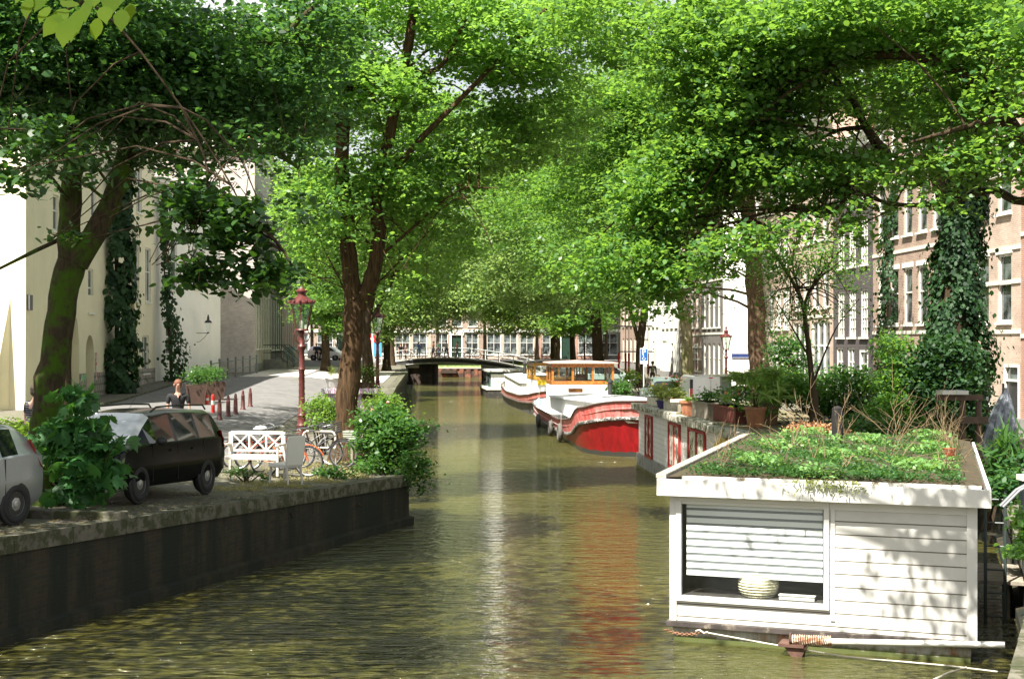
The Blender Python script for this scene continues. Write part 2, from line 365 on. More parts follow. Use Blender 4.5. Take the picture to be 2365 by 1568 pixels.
# the carriageway: a darker sheet a little above the pavers, with the sunlit stretch near the side bridge painted paler
def strip(name, pts, mat, dz=.02):
    """polygon strip given as rows of (x0,x1,y) laid on the left quay"""
    m = MB(); vs = []; 
    N = 8
    for (x0, x1, y) in pts:
        for k in range(N+1):
            x = x0+(x1-x0)*k/N; vs.append((x, y, gL(x, y)+dz))
    fs = [(i*(N+1)+k, i*(N+1)+k+1, (i+1)*(N+1)+k+1, (i+1)*(N+1)+k) for i in range(len(pts)-1) for k in range(N)]
    return m.add(vs, fs).build(name, mat, kind='structure')
rows = []
for i in range(60):
    Y = 14+i*2.6; e = edgeL(Y); rows.append((e-11.5 if Y < 80 else e-9.8, e-(5.4 if Y < 36 else 3.3), Y))
strip('road', rows, asph)
rows = []
for i in range(14):
    Y = 84+i*1.9; e = edgeL(Y); rows.append((e-9.4, e-.9, Y))
strip('crossing', rows, plaza, .032)
# kerb between road and pavement
m = MB()
for i in range(44):
    Y = 40+i*1.0; a = edgeL(Y)-11.5; b2 = edgeL(Y+.96)-11.5
    z0 = gL(a, Y); m.bar((a, Y, z0+.04), (b2, Y+.96, gL(b2, Y+1)+.04), .16, .14)
m.build('kerb', stone, kind='structure')
# quay walls
def quaywall(path, side, zf, label, y0, y1):
    t = thing('quay_wall', label, 'quay wall', (path[0][0], path[0][1], 0))
    o = Vector((path[0][0], path[0][1], 0)); m = MB(); c = MB(); cp = MB()
    E = edgeL if side < 0 else edgeR
    ys = [y for y in np.arange(y0, y1, 1.25)]+[p[1] for p in path if y0 < p[1] < y1]+[y1]; ys = sorted(set(round(float(y), 3) for y in ys))
    P = [(E(y), y) for y in ys]
    # carried strips: wall face, ledge at the water, coping blocks
    for (x0,a),(x1,b) in zip(P, P[1:]):
        if b-a < .02: continue
        s = -side
        z0, z1 = zf(x0, a)-.22, zf(x1, b)-.22
        m.add([(x0,a,-1.2),(x1,b,-1.2),(x1,b,z1),(x0,a,z0),(x0+side*.5,a,z0),(x1+side*.5,b,z1)], [(0,1,2,3) if side < 0 else (3,2,1,0),(3,2,5,4)])
        q = s*.12; m.add([(x0+q,a,-1.2),(x1+q,b,-1.2),(x1+q,b,.16),(x0+q,a,.16),(x0,a,.2),(x1,b,.2)], [(0,1,2,3),(3,2,5,4)])
        g = .012; c.add([(x0+s*.05,a+g,z0),(x1+s*.05,b-g,z1),(x1+side*.38,b-g,z1),(x0+side*.38,a+g,z0),(x0+s*.05,a+g,z0+.24),(x1+s*.05,b-g,z1+.24),(x1+side*.38,b-g,z1+.24),(x0+side*.38,a+g,z0+.24)],
                        [(0,3,2,1),(4,5,6,7),(0,1,5,4),(1,2,6,5),(2,3,7,6),(3,0,4,7)])
    w_ = m.build('wall', wallb, t); k_ = c.build('coping', stone, t)
    for ob in (w_, k_): ob.matrix_parent_inverse = Matrix.Translation(-o)
    return t
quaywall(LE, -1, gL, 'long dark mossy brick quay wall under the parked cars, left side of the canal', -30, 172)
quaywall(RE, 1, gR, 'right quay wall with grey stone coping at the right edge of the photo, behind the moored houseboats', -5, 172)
# crossing canal bank beyond the bridge
rust = M('rusty_sheet_piling', (.20,.075,.04), .85, .35, .9, .4, col2=(.05,.03,.022), cover=.5)
t = thing('sheet_pile_wall', 'rust brown steel sheet piling bank seen under the far bridge', 'quay wall', (0,172,0))
m = MB(); x = -14.0
while x < 6: m.box(x, x+.5, 172.0-166-6 if False else 0, .35, -1, 1.05); m.box(x+.5, x+.85, .12, .35, -1, 1.05); x += .85
m.build('piles', rust, t); MB().box(-14, 6, -.03, .36, 1.05, 1.2).build('cap', M('pale_concrete', (.42,.38,.32), .9), t)
bkm = M('grass_bank', (.10,.16,.04), .95, .4, 3, 1.0, col2=(.2,.2,.08), cover=.55)
m = MB(); m.add([(-60,172.3,1.15),(60,172.3,1.15),(60,173.6,2.0),(-60,173.6,2.0),(60,172.3,-.5),(-60,172.3,-.5)], [(0,1,2,3),(5,4,1,0)]); m.build('grass_bank', bkm, kind='structure')
# mooring beams on the piling
for xx in (-8.6, -3.6): MB().box(xx, xx+1.9, -.3, -.02, .5, .9).build('beam', M('dark_timber', (.045,.03,.02), .9), t)
# ---------------------------------------------------------------- far bridge
def zdeck(X): return 2.66-.0150*(X+7.1)**2
iron = M('dark_bridge_iron', (.035,.035,.035), .6, .3, 2, .2); pale = M('pale_paint_edge', (.62,.62,.58), .6)
by = 144.0
t = thing('canal_bridge', 'low arched bridge across the far end of the canal with people and bicycles on it', 'bridge', (-7.1, by, 0))
xs = np.linspace(-15.2, 4.6, 41)-(-7.1)
def arc(m, y0, y1, lo, hi):
    rings = [[(x, y0, zdeck(x-7.1)+lo), (x, y1, zdeck(x-7.1)+lo), (x, y1, zdeck(x-7.1)+hi), (x, y0, zdeck(x-7.1)+hi)] for x in xs]
    m.loft(rings); return m
arc(MB(), .1, 7.9, -.34, 0).build('deck', M('bridge_deck', (.36,.34,.31), .9), t)
arc(MB(), 0, .22, -.46, -.08).build('girder', iron, t); arc(MB(), -.06, .24, -.085, .03).build('edge_beam', pale, t); arc(MB(), -.04, .2, -.53, -.46).build('lower_flange', pale, t)
pierb = brick('bridge_pier_brick', (.09,.055,.04), (.06,.04,.03), (.07,.06,.05), .23, .07, stain=(.02,.018,.015))
for (a, b2) in ((-10.55,-7.85), (-3.1,-.75)):
    p = MB().box(a+7.1, b2+7.1, .5, 7.5, -1.5, 1.9).build('pier', pierb, t)
    MB().box(a+7.05, a+8.2, .3, 1.6, 1.62, 1.98).build('pier_cap', M('pale_stone', (.62,.58,.5), .8), p)
for yy in (.08, 7.9):
    for h in (.55, .98):
        MB().tube([(x, yy, zdeck(x-7.1)+h) for x in xs[::2]], .028 if h < .9 else .035, 6).build('rail', M('painted_railing', (.50,.53,.50), .5), t)
    for x in xs[1:-1:3]:
        MB().tube([(x, yy, zdeck(x-7.1)-.05), (x, yy, zdeck(x-7.1)+1.05)], .05, 6).build('railing_post', M('painted_railing', (.5,.53,.5)), t)
# ================================================================ houses
white = M('white_window_paint', (.74,.73,.66), .55, .06, 2)
gl = glassm('window_glass', (.02,.024,.024), .05, var=1.3)
_wc = {}
def winmesh(w, h, style):
    key = (round(w,2), round(h,2), style)
    if key in _wc: return _wc[key]
    f = MB(); b = .085; d0, d1 = .05, .15
    f.box(0, w, d0, d1, 0, b); f.box(0, w, d0, d1, h-b, h); f.box(0, b, d0, d1, b, h-b); f.box(w-b, w, d0, d1, b, h-b)
    nx, ny = {'sash': (1,1), 'grid': (2,4), 'cross': (2,1), 'shop': (3,1), 'plain': (0,0), 'tall': (1,0), 'small': (0,1)}.get(style, (0,0)); tb = .035 if style == 'grid' else .06
    if style in ('sash', 'small', 'cross'):
        f.box(b, w-b, d0+.01, d1-.01, h*.55, h*.55+tb)
        if style == 'cross': f.box(w/2-tb/2, w/2+tb/2, d0+.015, d1-.02, b, h-b)
    elif style == 'grid':
        for i in range(1, 3): f.box(w*i/3-tb/2, w*i/3+tb/2, d0+.015, d1-.02, b, h-b)
        for i in range(1, 5): f.box(b, w-b, d0+.01, d1-.025, h*i/5-tb/2, h*i/5+tb/2)
    elif style == 'shop':
        f.box(b, w-b, d0+.01, d1-.01, h*.68, h*.68+.1)
        for i in range(1, 3): f.box(w*i/3-.05, w*i/3+.05, d0-.03, d1-.02, b, h-b)
    elif style == 'tall':
        f.box(w/2-.04, w/2+.04, d0+.01, d1-.02, b, h-b); f.box(b, w-b, d0+.015, d1-.025, h*.75, h*.75+.06)
    p = MB(); p.box(b*.6, w-b*.6, .105, .12, b*.6, h-b*.6)
    _wc[key] = (f, p); return _wc[key]
_wm = {}
def window(parent, x, z, w, h, style='sash', frame=None, name='window', sill=True, y=0, label=None, glass=None, arch=False):
    frame = frame or white; k = (round(w,2), round(h,2), style, frame.name, (glass or gl).name)
    if k not in _wm:
        f, p = winmesh(w, h, style); _wm[k] = (f.mesh(name, frame), p.mesh('pane', glass or gl), MB().box(-.07, w+.07, -.1, .06, -.09, 0).mesh('sill', frame))
    fm, pm, sm_ = _wm[k]
    o = link(fm, name, parent, (x, y, z)); link(pm, 'pane', o)
    if sill: link(sm_, 'sill', o)
    if label: o['label'] = label
    return o
def facade(parent, w, h, holes, mat, depth=9, rev=.16, name='wall', taper=None):
    """front wall with real openings, side and back walls, flat top. holes = (x,z,w,h)"""
    xs_ = sorted(set([0, w]+[a for q in holes for a in (q[0], q[0]+q[2])])); zs = sorted(set([0, h]+[a for q in holes for a in (q[1], q[1]+q[3])]))
    m = MB()
    def inh(x, z): return any(q[0] < x < q[0]+q[2] and q[1] < z < q[1]+q[3] for q in holes)
    for a, b in zip(xs_, xs_[1:]):
        for c, d in zip(zs, zs[1:]):
            if not inh((a+b)/2, (c+d)/2): m.add([(a,0,c),(b,0,c),(b,0,d),(a,0,d)], [(0,1,2,3)])
    for (x, z, ww, hh) in holes:
        m.add([(x,0,z),(x+ww,0,z),(x+ww,0,z+hh),(x,0,z+hh),(x,rev,z),(x+ww,rev,z),(x+ww,rev,z+hh),(x,rev,z+hh)], [(0,4,5,1),(1,5,6,2),(2,6,7,3),(3,7,4,0)])
        m.add([(x,rev,z),(x+ww,rev,z),(x+ww,rev,z+hh),(x,rev,z+hh)], [(0,1,2,3)])
    m.add([(0,0,0),(w,0,0),(w,0,h),(0,0,h),(0,depth,0),(w,depth,0),(w,depth,h),(0,depth,h)], [(1,5,6,2),(5,4,7,6),(4,0,3,7),(3,2,6,7)])
    return m.build(name, mat, parent)
def cornice(parent, w, h, mat=None, d=.35, hh=.5):
    m = MB(); m.box(-.02, w+.02, -d, .003, h-.18, h+.02); m.box(0.01, w-.01, -d*.55, .004, h-hh, h-.18); m.box(-.03, w+.03, -d-.1, .1, h+.02, h+.09)
    return m.build('cornice', mat or white, parent)
def roofpitch(parent, w, h, depth, rise, mat, ov=.1):
    m = MB(); m.add([(-ov,-.15,h),(w+ov,-.15,h),(w+ov,depth/2,h+rise),(-ov,depth/2,h+rise),(w+ov,depth+.1,h),(-ov,depth+.1,h)], [(0,1,2,3),(3,2,4,5),(0,3,5),(1,4,2)])
    return m.build('roof', mat, parent)
brown = brick('brown_brick', (.36,.235,.18), (.27,.175,.135), (.46,.42,.36)); pink = brick('pink_brick', (.52,.385,.31), (.43,.31,.25), (.58,.53,.46))
red = brick('red_brick', (.44,.19,.13), (.34,.15,.11), (.48,.44,.38)); dark = brick('dark_purple_brick', (.075,.06,.065), (.055,.047,.05), (.14,.13,.125))
grey = brick('grey_brick', (.52,.48,.44), (.40,.37,.34), (.62,.60,.56)); greyd = brick('grey_dark_brick', (.14,.13,.125), (.10,.095,.09), (.2,.19,.18))
plaster = M('white_plaster', (.86,.83,.76), .8, .05, .8, .2, col2=(.72,.68,.58), cover=.66); cream = M('cream_render', (.76,.70,.50), .85, .07, .6, .15)
tile = brick('orange_roof_tiles', (.56,.24,.13), (.46,.18,.10), (.2,.1,.06), .25, .3, bump=1); gtile = brick('grey_roof_tiles', (.22,.2,.19), (.16,.15,.14), (.07,.07,.07), .25, .3, bump=1)
door_red = M('dark_red_door', (.16,.02,.02), .4); door_grn = M('dark_green_door', (.02,.045,.03), .35); door_dk = M('black_door', (.03,.03,.032), .35)
def house(side, Ya, Yb, h, label, wall, rows, ground_fl=None, corn=True, roof=None, bands=None, lintels=None, name='canal_house', xa=None, zb=None, rise=3, depth=9, group=None):
    """a house whose front runs along the quay from Ya to Yb. rows = [(z, height, n, width, style)]"""
    if side > 0: A = Vector((19.9-.06*Yb, Yb, 0)); B = Vector((19.9-.06*Ya, Ya, 0)); gz = gR(0, (Ya+Yb)/2)
    else: A = Vector((xa(Ya), Ya, 0)); B = Vector((xa(Yb), Yb, 0)); gz = min(gL(A.x, Ya), gL(B.x, Yb))-.05
    d = B-A; w = d.length-.01; rz = math.atan2(d.y, d.x); A.z = gz if zb is None else zb
    t = thing(name, label, 'house', A, rz, group)
    holes = []; wins = []
    for (z, hh, n_, ww, st) in rows:
        gap = (w-n_*ww)/(n_+1)
        for i in range(n_):
            x = gap+(ww+gap)*i; holes.append((x, z, ww, hh)); wins.append((x, z, ww, hh, st))
    for g in (ground_fl or []): holes.append(g[:4]); wins.append(g)
    facade(t, w, h, holes, wall, depth)
    for q in wins:
        x, z, ww, hh, st = q[:5]
        if st == 'door':
            dm = q[5] if len(q) > 5 else door_dk
            m = MB(); m.box(.0, .09, -.02, .12, 0, hh); m.box(ww-.09, ww, -.02, .12, 0, hh); m.box(.09, ww-.09, -.02, .12, hh-.09, hh); m.box(.09, ww-.09, .0, .1, hh*.76, hh*.76+.07)
            o = m.build('door_frame', white, t); o.location = (x, 0, z)
            l_ = MB().box(.09, ww-.09, .06, .1, 0, hh*.76); 
            for a in (.2, .55): l_.box(.09+(ww-.18)*.18, .09+(ww-.18)*.82, .05, .065, hh*.76*a, hh*.76*(a+.28))
            l_.build('door_leaf', dm, o); MB().box(.09, ww-.09, .08, .1, hh*.76+.07, hh-.09).build('fanlight', gl, o)
        else: window(t, x, z, ww, hh, st, sill=st != 'shop')
    if lintels:
        k = 0
        for (z, hh, n_, ww, st) in rows:
            gap = (w-n_*ww)/(n_+1)
            for i in range(n_):
                x = gap+(ww+gap)*i; MB().box(x-.12, x+ww+.12, -.035, .001, z+hh+.0, z+hh+.2).build('lintel', lintels, t); k += 1
    if bands:
        for z in bands: MB().box(0, w, -.04, .002, z, z+.14).build('string_course', M('pale_band', (.66,.62,.54), .7), t)
    m = MB().box(.001, w-.001, -.05, .003, 0, .6).build('plinth', M('grey_stone_plinth', (.25,.24,.23), .8), t)
    if corn: cornice(t, w, h)
    if roof: roofpitch(t, w, h, depth, rise, roof)
    return t
# right bank, near to far
house(1, 40.2, 47.6, 13.8, 'red brick house at the right edge with tall white windows and a dark open doorway', red,
      [(3.7,2.0,3,1.1,'sash'),(7.2,2.0,3,1.1,'sash'),(10.4,1.8,3,1.1,'sash')], [(4.9,0,1.5,2.9,'door'),(.7,.9,2.6,2.0,'shop')], roof=gtile, bands=[3.3,6.7], lintels=white)
t_ = house(1, 47.62, 54.2, 14.2, 'pale pinkish brick house with white window surrounds, right of the massive ivy trunk', pink,
      [(3.85,2.35,3,1.15,'sash'),(7.6,2.35,3,1.15,'sash'),(11.1,1.8,3,1.1,'sash')], [(5.2,.0,1.25,2.4,'door'),(.7,.9,1.2,2.0,'sash'),(2.8,.9,1.2,2.0,'sash')], roof=gtile, bands=[3.45,5.15,6.3,8.9,10.1], lintels=white)
house(1, 54.22, 63.4, 13.6, 'brown brick house with paired white sash windows just left of the ivy trunk', brown,
      [(3.9,2.35,5,1.05,'sash'),(7.6,2.3,5,1.05,'sash'),(10.9,1.7,5,1.0,'sash')], [(6.4,0,1.2,2.7,'door',door_grn),(1.0,.8,2.8,2.2,'shop')], roof=gtile, bands=[3.5,6.9], lintels=white)
house(1, 63.42, 69.6, 12.6, 'narrow dark purple brick house with small paned white windows', dark,
      [(3.4,2.2,3,1.1,'grid'),(6.7,2.2,3,1.1,'grid'),(9.7,1.8,3,1.0,'grid')], [(.5,.1,1.15,2.8,'tall'),(2.3,.1,1.15,2.8,'tall'),(4.3,0,1.2,2.8,'door')], roof=tile)
house(1, 69.62, 77.6, 14.6, 'light brick house with a tall white shopfront of narrow panes', pink,
      [(4.9,2.2,4,1.05,'sash'),(8.3,2.1,4,1.05,'sash'),(11.4,1.8,4,1,'sash')], [(.4,.3,3.3,3.9,'shop'),(4.1,.3,3.3,3.9,'shop')], roof=gtile, bands=[4.4])
house(1, 77.62, 86.8, 14.2, 'pale brick warehouse house with many multi-paned windows behind the brown trunk', brick('pale_brick', (.5,.38,.3), (.42,.32,.25), (.5,.46,.4)),
      [(3.9,2.3,5,1.15,'grid'),(7.3,2.2,5,1.15,'grid'),(10.6,2,5,1.1,'grid')], [(.5,.4,3.4,2.8,'shop'),(4.7,.4,3.4,2.8,'shop')], roof=gtile)
house(1, 95.6, 103, 12.8, 'dark grey brick house with narrow round-headed windows next to the white side wall', greyd,
      [(.7,2.4,4,.85,'small'),(4.2,2.6,4,.85,'small'),(8.1,2.3,4,.85,'small')], roof=gtile, bands=[3.7,7.4])
# the white plastered side wall of that house, facing the side street
X = 19.9-.06*95.6
t = thing('gable_wall', 'bright white plastered side wall beside the large brown trunk', 'wall', (X, 95.5, 1.3))
MB().box(.0, 9.0, -.25, 0, 0, 13.2).build('wall', plaster, t); MB().box(-.02, 9.0, -.29, -.252, 13.0, 13.3).build('coping', white, t)
sg = MB().box(0, 1.7, -.03, 0, 0, .34).build('street_sign', M('enamel_navy', (.03,.05,.16), .3), None, 'long navy blue street name sign high on the white side wall', cat='sign')
sg.location = (X+.55, 95.22, 3.15)
MB().box(.04, 1.66, -.036, -.03, .03, .05).box(.04, 1.66, -.036, -.03, .29, .31).build('border', white, sg)
house(1, 103.02, 112, 12.4, 'banded brown and white brick house with a dark red door, behind the leaning trunk', brown,
      [(4.2,2.5,4,1.2,'sash'),(8,2.2,4,1.2,'sash')], [(.5,0,1.3,3,'door'),(3.0,.5,1.6,2.5,'shop'),(6.4,0,1.2,3,'door',door_red)], roof=tile, bands=[.9,1.8,2.7,3.6,7.2], lintels=white)
house(1, 112.02, 121, 13.2, 'white painted house with tall narrow windows and grey base beside the banded brick house', M('white_paint_wall', (.8,.78,.72), .7, .05, 1),
      [(4.2,2.4,4,1.1,'sash'),(7.8,2.2,4,1.1,'sash')], [(.8,.5,2.2,2.6,'shop'),(5.2,0,1.2,3,'door')], roof=gtile)
house(1, 121.02, 131, 13.4, 'white stepped house wrapped in scaffolding behind the red tubes', M('white_paint_wall2', (.72,.71,.66), .7, .06, 1),
      [(4.2,2.4,4,1.1,'sash'),(7.8,2.2,4,1.1,'sash')], [(.8,.5,2.2,2.6,'shop'),(5.8,0,1.2,3,'door')], roof=gtile)
house(1, 131.02, 146, 13, 'farthest brown brick house on the right bank, mostly behind trees', brown,
      [(.8,2.2,5,1.2,'sash'),(4.2,2.4,5,1.2,'sash'),(7.8,2.2,5,1.2,'sash')], roof=tile)
# left bank
xg = lambda Y: -17.0-.083*(Y-94)
house(-1, 93.9, 106, 15.2, 'tall grey brick corner house with an orange tiled roof and a blank side wall', grey,
      [(1.6,3.6,6,1.25,'tall'),(6.3,2.5,6,1.15,'sash'),(10.0,2.3,6,1.15,'sash')], roof=None, xa=xg, bands=[5.7], depth=14)
house(-1, 106.02, 117, 15.6, 'dark grey brick house second from the orange roof, with long white window bands', greyd,
      [(1.4,3.8,5,1.3,'tall'),(6.3,2.6,5,1.3,'sash'),(10.0,2.4,5,1.2,'sash')], roof=gtile, xa=xg)
house(-1, 117.02, 128, 14.6, 'brown brick house with tall white windows behind the near street lamp', brown,
      [(1.4,3.6,5,1.2,'tall'),(6.0,2.5,5,1.2,'sash'),(9.8,2.3,5,1.2,'sash')], roof=tile, xa=xg)
house(-1, 128.02, 146, 14.8, 'farthest reddish brown house on the left bank, left of the near street lamp', red,
      [(1.4,3.4,8,1.1,'tall'),(6.0,2.4,8,1.1,'sash'),(9.8,2.2,8,1.1,'sash')], roof=tile, xa=xg)
# gable side details of the grey corner house
gh = [o for o in COL.objects if o.get('label','').startswith('tall grey brick corner')][0]
gz = 15.2; m = MB()
m.add([(-.3,-.3,gz),(-.3,14,gz),(-.3,14,gz+.25),(-.3,-.3,gz+.25),(5.5,-.3,gz+.25+4.2),(5.5,14,gz+4.45),(12.3,-.3,gz+.25),(12.3,14,gz+.25),(12.3,-.3,gz),(12.3,14,gz)],
      [(0,1,2,3),(3,2,5,4),(4,5,7,6),(6,7,9,8),(0,3,4,6,8),(1,9,7,5,2)]); m.build('roof', tile, gh)
MB().box(-.45,-.02,-.35,14.02,gz-.45,gz+.02).build('gutter', white, gh)
o = thing('wall_box', '', ''); bpy.data.objects.remove(o)
cab = MB().box(-.25,-.01,7.2,8.7,3.0,4.6).build('shutter', M('grey_green_shutter', (.42,.48,.44), .6), gh)
for (z0, z1) in ((0, 5.2),): MB().box(-.03,-.003,12.2,12.45,z0,z1).build('drainpipe', door_dk, gh)
# cream building: origin at its near corner, front along +x (away from the camera)
A = Vector((-19.0,56.5,0)); B = Vector((-19.6,78.0,0)); d = B-A; w_ = d.length; rz = math.atan2(d.y, d.x)
gz = gL(-19, 58)-.02; A.z = gz
cb = thing('cream_building', 'large cream rendered building with arched openings and climbing plants, far left', 'building', A, rz)
H = 15.5; mb = MB()
# arches cut in the front: build the wall in vertical strips with arch heads
arches = [(5.3,1.25,2.55), (8.3,.7,2.1), (15.8,1.5,3.15)]      # centre x, half width, spring height
hol = [(2.6,7.3,.8,1.5),(8.0,4.0,.9,2.0),(16.6,4.8,1.3,3.0),(19.3,4.8,1.3,2.9),(18.6,1.0,1.5,2.0),(17.3,9.4,1.2,2.4),(8.5,8.4,.9,2.0),(12.4,9.2,1.2,2.2)]
xs_ = sorted(set([0,w_]+[a for q in hol for a in (q[0],q[0]+q[2])]+[a for c,r,s in arches for a in (c-r,c+r)]))
for a, b in zip(xs_, xs_[1:]):
    mid = (a+b)/2; ar = [q for q in arches if q[0]-q[1] < mid < q[0]+q[1]]; z = 0
    cuts = sorted([(q[1], q[1]+q[3]) for q in hol if q[0] < mid < q[0]+q[2]])
    if ar:
        c, r, s = ar[0]; K = 8
        for i in range(K):
            u0 = a+(b-a)*i/K; u1 = a+(b-a)*(i+1)/K
            z0 = s+r*math.sqrt(max(0, 1-((u0-c)/r)**2))*1.25; z1 = s+r*math.sqrt(max(0, 1-((u1-c)/r)**2))*1.25
            mb.add([(u0,0,z0),(u1,0,z1),(u1,0,4.8),(u0,0,4.8)], [(0,1,2,3)])
            mb.add([(u0,0,z0),(u1,0,z1),(u1,1.1,z1),(u0,1.1,z0)], [(3,2,1,0)])
        z = 4.8
    for (c0, c1) in cuts+[(H, H)]:
        if c0 > z: mb.add([(a,0,z),(b,0,z),(b,0,c0),(a,0,c0)], [(0,1,2,3)])
        z = max(z, c1)
for (x,z,ww,hh) in hol:
    mb.add([(x,0,z),(x+ww,0,z),(x+ww,0,z+hh),(x,0,z+hh),(x,.2,z),(x+ww,.2,z),(x+ww,.2,z+hh),(x,.2,z+hh)], [(0,4,5,1),(1,5,6,2),(2,6,7,3),(3,7,4,0),(4,7,6,5)])
for c, r, s in arches:
    mb.add([(c-r,0,0),(c-r,1.1,0),(c-r,1.1,s),(c-r,0,s)], [(0,1,2,3)]); mb.add([(c+r,0,0),(c+r,1.1,0),(c+r,1.1,s),(c+r,0,s)], [(3,2,1,0)])
    mb.add([(c-r-.1,1.1,0),(c+r+.1,1.1,0),(c+r+.1,1.1,s+r*1.4),(c-r-.1,1.1,s+r*1.4)], [(0,1,2,3)])
mb.add([(0,0,0),(w_,0,0),(w_,0,H),(0,0,H),(0,16,0),(w_,16,0),(w_,16,H),(0,16,H)], [(1,5,6,2),(5,4,7,6),(4,0,3,7),(3,2,6,7)])
mb.build('wall', cream, cb)
# buttressed near flank: stands forward of the front and flares outwards at its foot
mb = MB(); 
prof = [(.0,0),(.0,H),(1.0,H),(1.0,4.6),(2.9,0)]
mb.add([(-.02,y,0) for y in (0,)]+[], [])
def fl(y, ex): return [(-.01,y,0),(-.01,y,H-.01),(-1.0,y,H-.01),(-1.0,y,4.4),(-1.0-ex,y,0)]
mb.loft([fl(.0,.1), fl(.6,.1), fl(1.0,1.2), fl(1.9,1.6), fl(1.91,.0), fl(2.6,.0)], caps=True); mb.build('buttress', cream, cb)
edges = [0]+[a for c,r,s in arches for a in (c-r,c+r)]+[w_]
for i in range(0, len(edges)-1, 2): MB().box(edges[i]+.001, edges[i+1]-.001, -.035, .002, 0, 1.25).build('tiled_plinth', brick('stone_tile_plinth', (.42,.38,.33), (.36,.33,.29), (.2,.19,.17), .35, .35, bump=.2), cb)
for (x,z,ww,hh) in hol: window(cb, x, z, ww, hh, 'cross' if ww > 1.1 else 'small', y=.02)
dm = MB().box(14.8,15.6,1.0,1.08,0,3.0).build('door', door_red, cb)
nb = MB()
for k in range(6): nb.box(9.15,9.35,-.05,-.036,.9+k*.22,1.08+k*.22)
nb.build('name_plates', M('red_white_plates', (.7,.68,.65), .5, col2=(.5,.04,.03), cover=.52, sc=4), cb)
MB().box(-.9,-.5,-.12,-.01,3.9,4.5).build('vent', M('dark_grille', (.12,.12,.12), .6), cb)
roofpitch(cb, w_, H, 16, 4, gtile)
# white building beyond, its front slightly set back
A = Vector((-19.62,78.1,gL(-19,80)-.1)); B = Vector((-18.45,90.0,0)); d = B-A; d.z = 0
wb = thing('white_building', 'bright white plastered building between the ivy covered corner and the grey brick house', 'building', A, math.atan2(d.y, d.x))
hl = [(2.6,5.2,1.1,2.9),(1.8,1.5,1.5,1.8),(6.5,5.4,1.1,2.4)]
facade(wb, d.length, 11.2, hl, plaster, 12)
for q in hl: window(wb, *q, 'small', y=.02)
MB().box(1.6,3.5,-.3,.0,3.35,3.6).build('window_hood', plaster, wb); cornice(wb, d.length, 11.2, d=.3)
roofpitch(wb, d.length, 11.2, 12, 2, tile)
# wall lantern on it
wl = thing('wall_lantern', 'black lantern on a curved iron bracket fixed to the white building', 'lantern', A+Vector((.62*1,6.5,3.0)))
wl.rotation_euler = (0,0,math.atan2(d.y,d.x)); wl.location = A+d.normalized()*7.2+Vector((0,0,2.75))
m = MB(); m.tube([(0,0,.0),(0,-.75,.0)], .02, 6); m.tube([(0,0,-.55),(0,-.2,-.5),(0,-.5,-.25),(0,-.7,0)], .015, 6); m.build('bracket', iron, wl)
m = MB(); m.lathe([(.05,.06),(.12,.12),(.17,.62)], 6, (0,-.72,0)); m.build('lamp_glass', clearglass(), wl)
m = MB(); m.lathe([(.25,.62),(.17,.74),(.07,.8),(.08,.9),(.02,1.12)], 6, (0,-.72,0)); m.lathe([(.07,0),(.07,.06)], 6, (0,-.72,0)); m.build('lamp_cap', iron, wl)
# far end row facing the camera
x = -44; k = 0
specs = [(9,'brown brick house beyond the bridge at the left, behind the far street corner',brown),(8.5,'grey brick house beyond the bridge left of the far lamp',grey),(8.2,'brown brick cafe front past the bridge, directly behind the near trunk',brown),
 (7.6,'pale brick house with a cream shopfront behind the left part of the bridge',brick('pale_brick', (.5,.38,.3), (.42,.32,.25), (.5,.46,.4))),(6.9,'brown brick house with a white doorway behind the middle of the bridge',brown),(7.4,'brick house with large white windows behind the right part of the bridge',pink),
 (8,'red brick house beyond the right end of the bridge',red),(8,'dark brick house beyond the far right bank trees',greyd),(9,'farthest brown brick house at the right beyond the trees',brown)]
for (w_, lab, mt) in specs:
    t = thing('canal_house', lab, 'house', (x, 190, 2.0)); hh = 12.5+(k*1.7)%2.4
    hl = []; st = []
    n = 3; g = (w_-.8)/n
    for i in range(n):
        if i == 1 and k % 2 == 0: hl.append((.6+g*i,0,1.3,3.1)); st.append('door')
        else: hl.append((.45+g*i,.55,g-.35,2.9)); st.append('cross')
        for z in (4.3, 7.6, 10.3):
            if z+2.1 < hh-.6: hl.append((.75+g*i,z,1.25,2.0)); st.append('sash')
    facade(t, w_-.05, hh, hl, mt, 8)
    for q, s_ in zip(hl, st):
        if s_ == 'door':
            m = MB(); xx = q[0]; m.box(xx-.25,xx,-.1,.1,0,3.2); m.box(xx+1.3,xx+1.55,-.1,.1,0,3.2); m.box(xx-.35,xx+1.65,-.14,.1,3.2,3.5); f = m.build('door_frame', white, t)
            MB().box(xx,xx+1.3,.08,.12,0,3.1).build('door_leaf', door_grn, f)
        else: window(t, *q, s_, y=.01)
    MB().box(.01,w_-.06,-.12,.003,3.55,3.95).build('shop_cornice', white, t)
    cornice(t, w_-.05, hh); roofpitch(t, w_-.05, hh, 8, 3, tile if k % 2 else gtile, 0); x += w_; k += 1
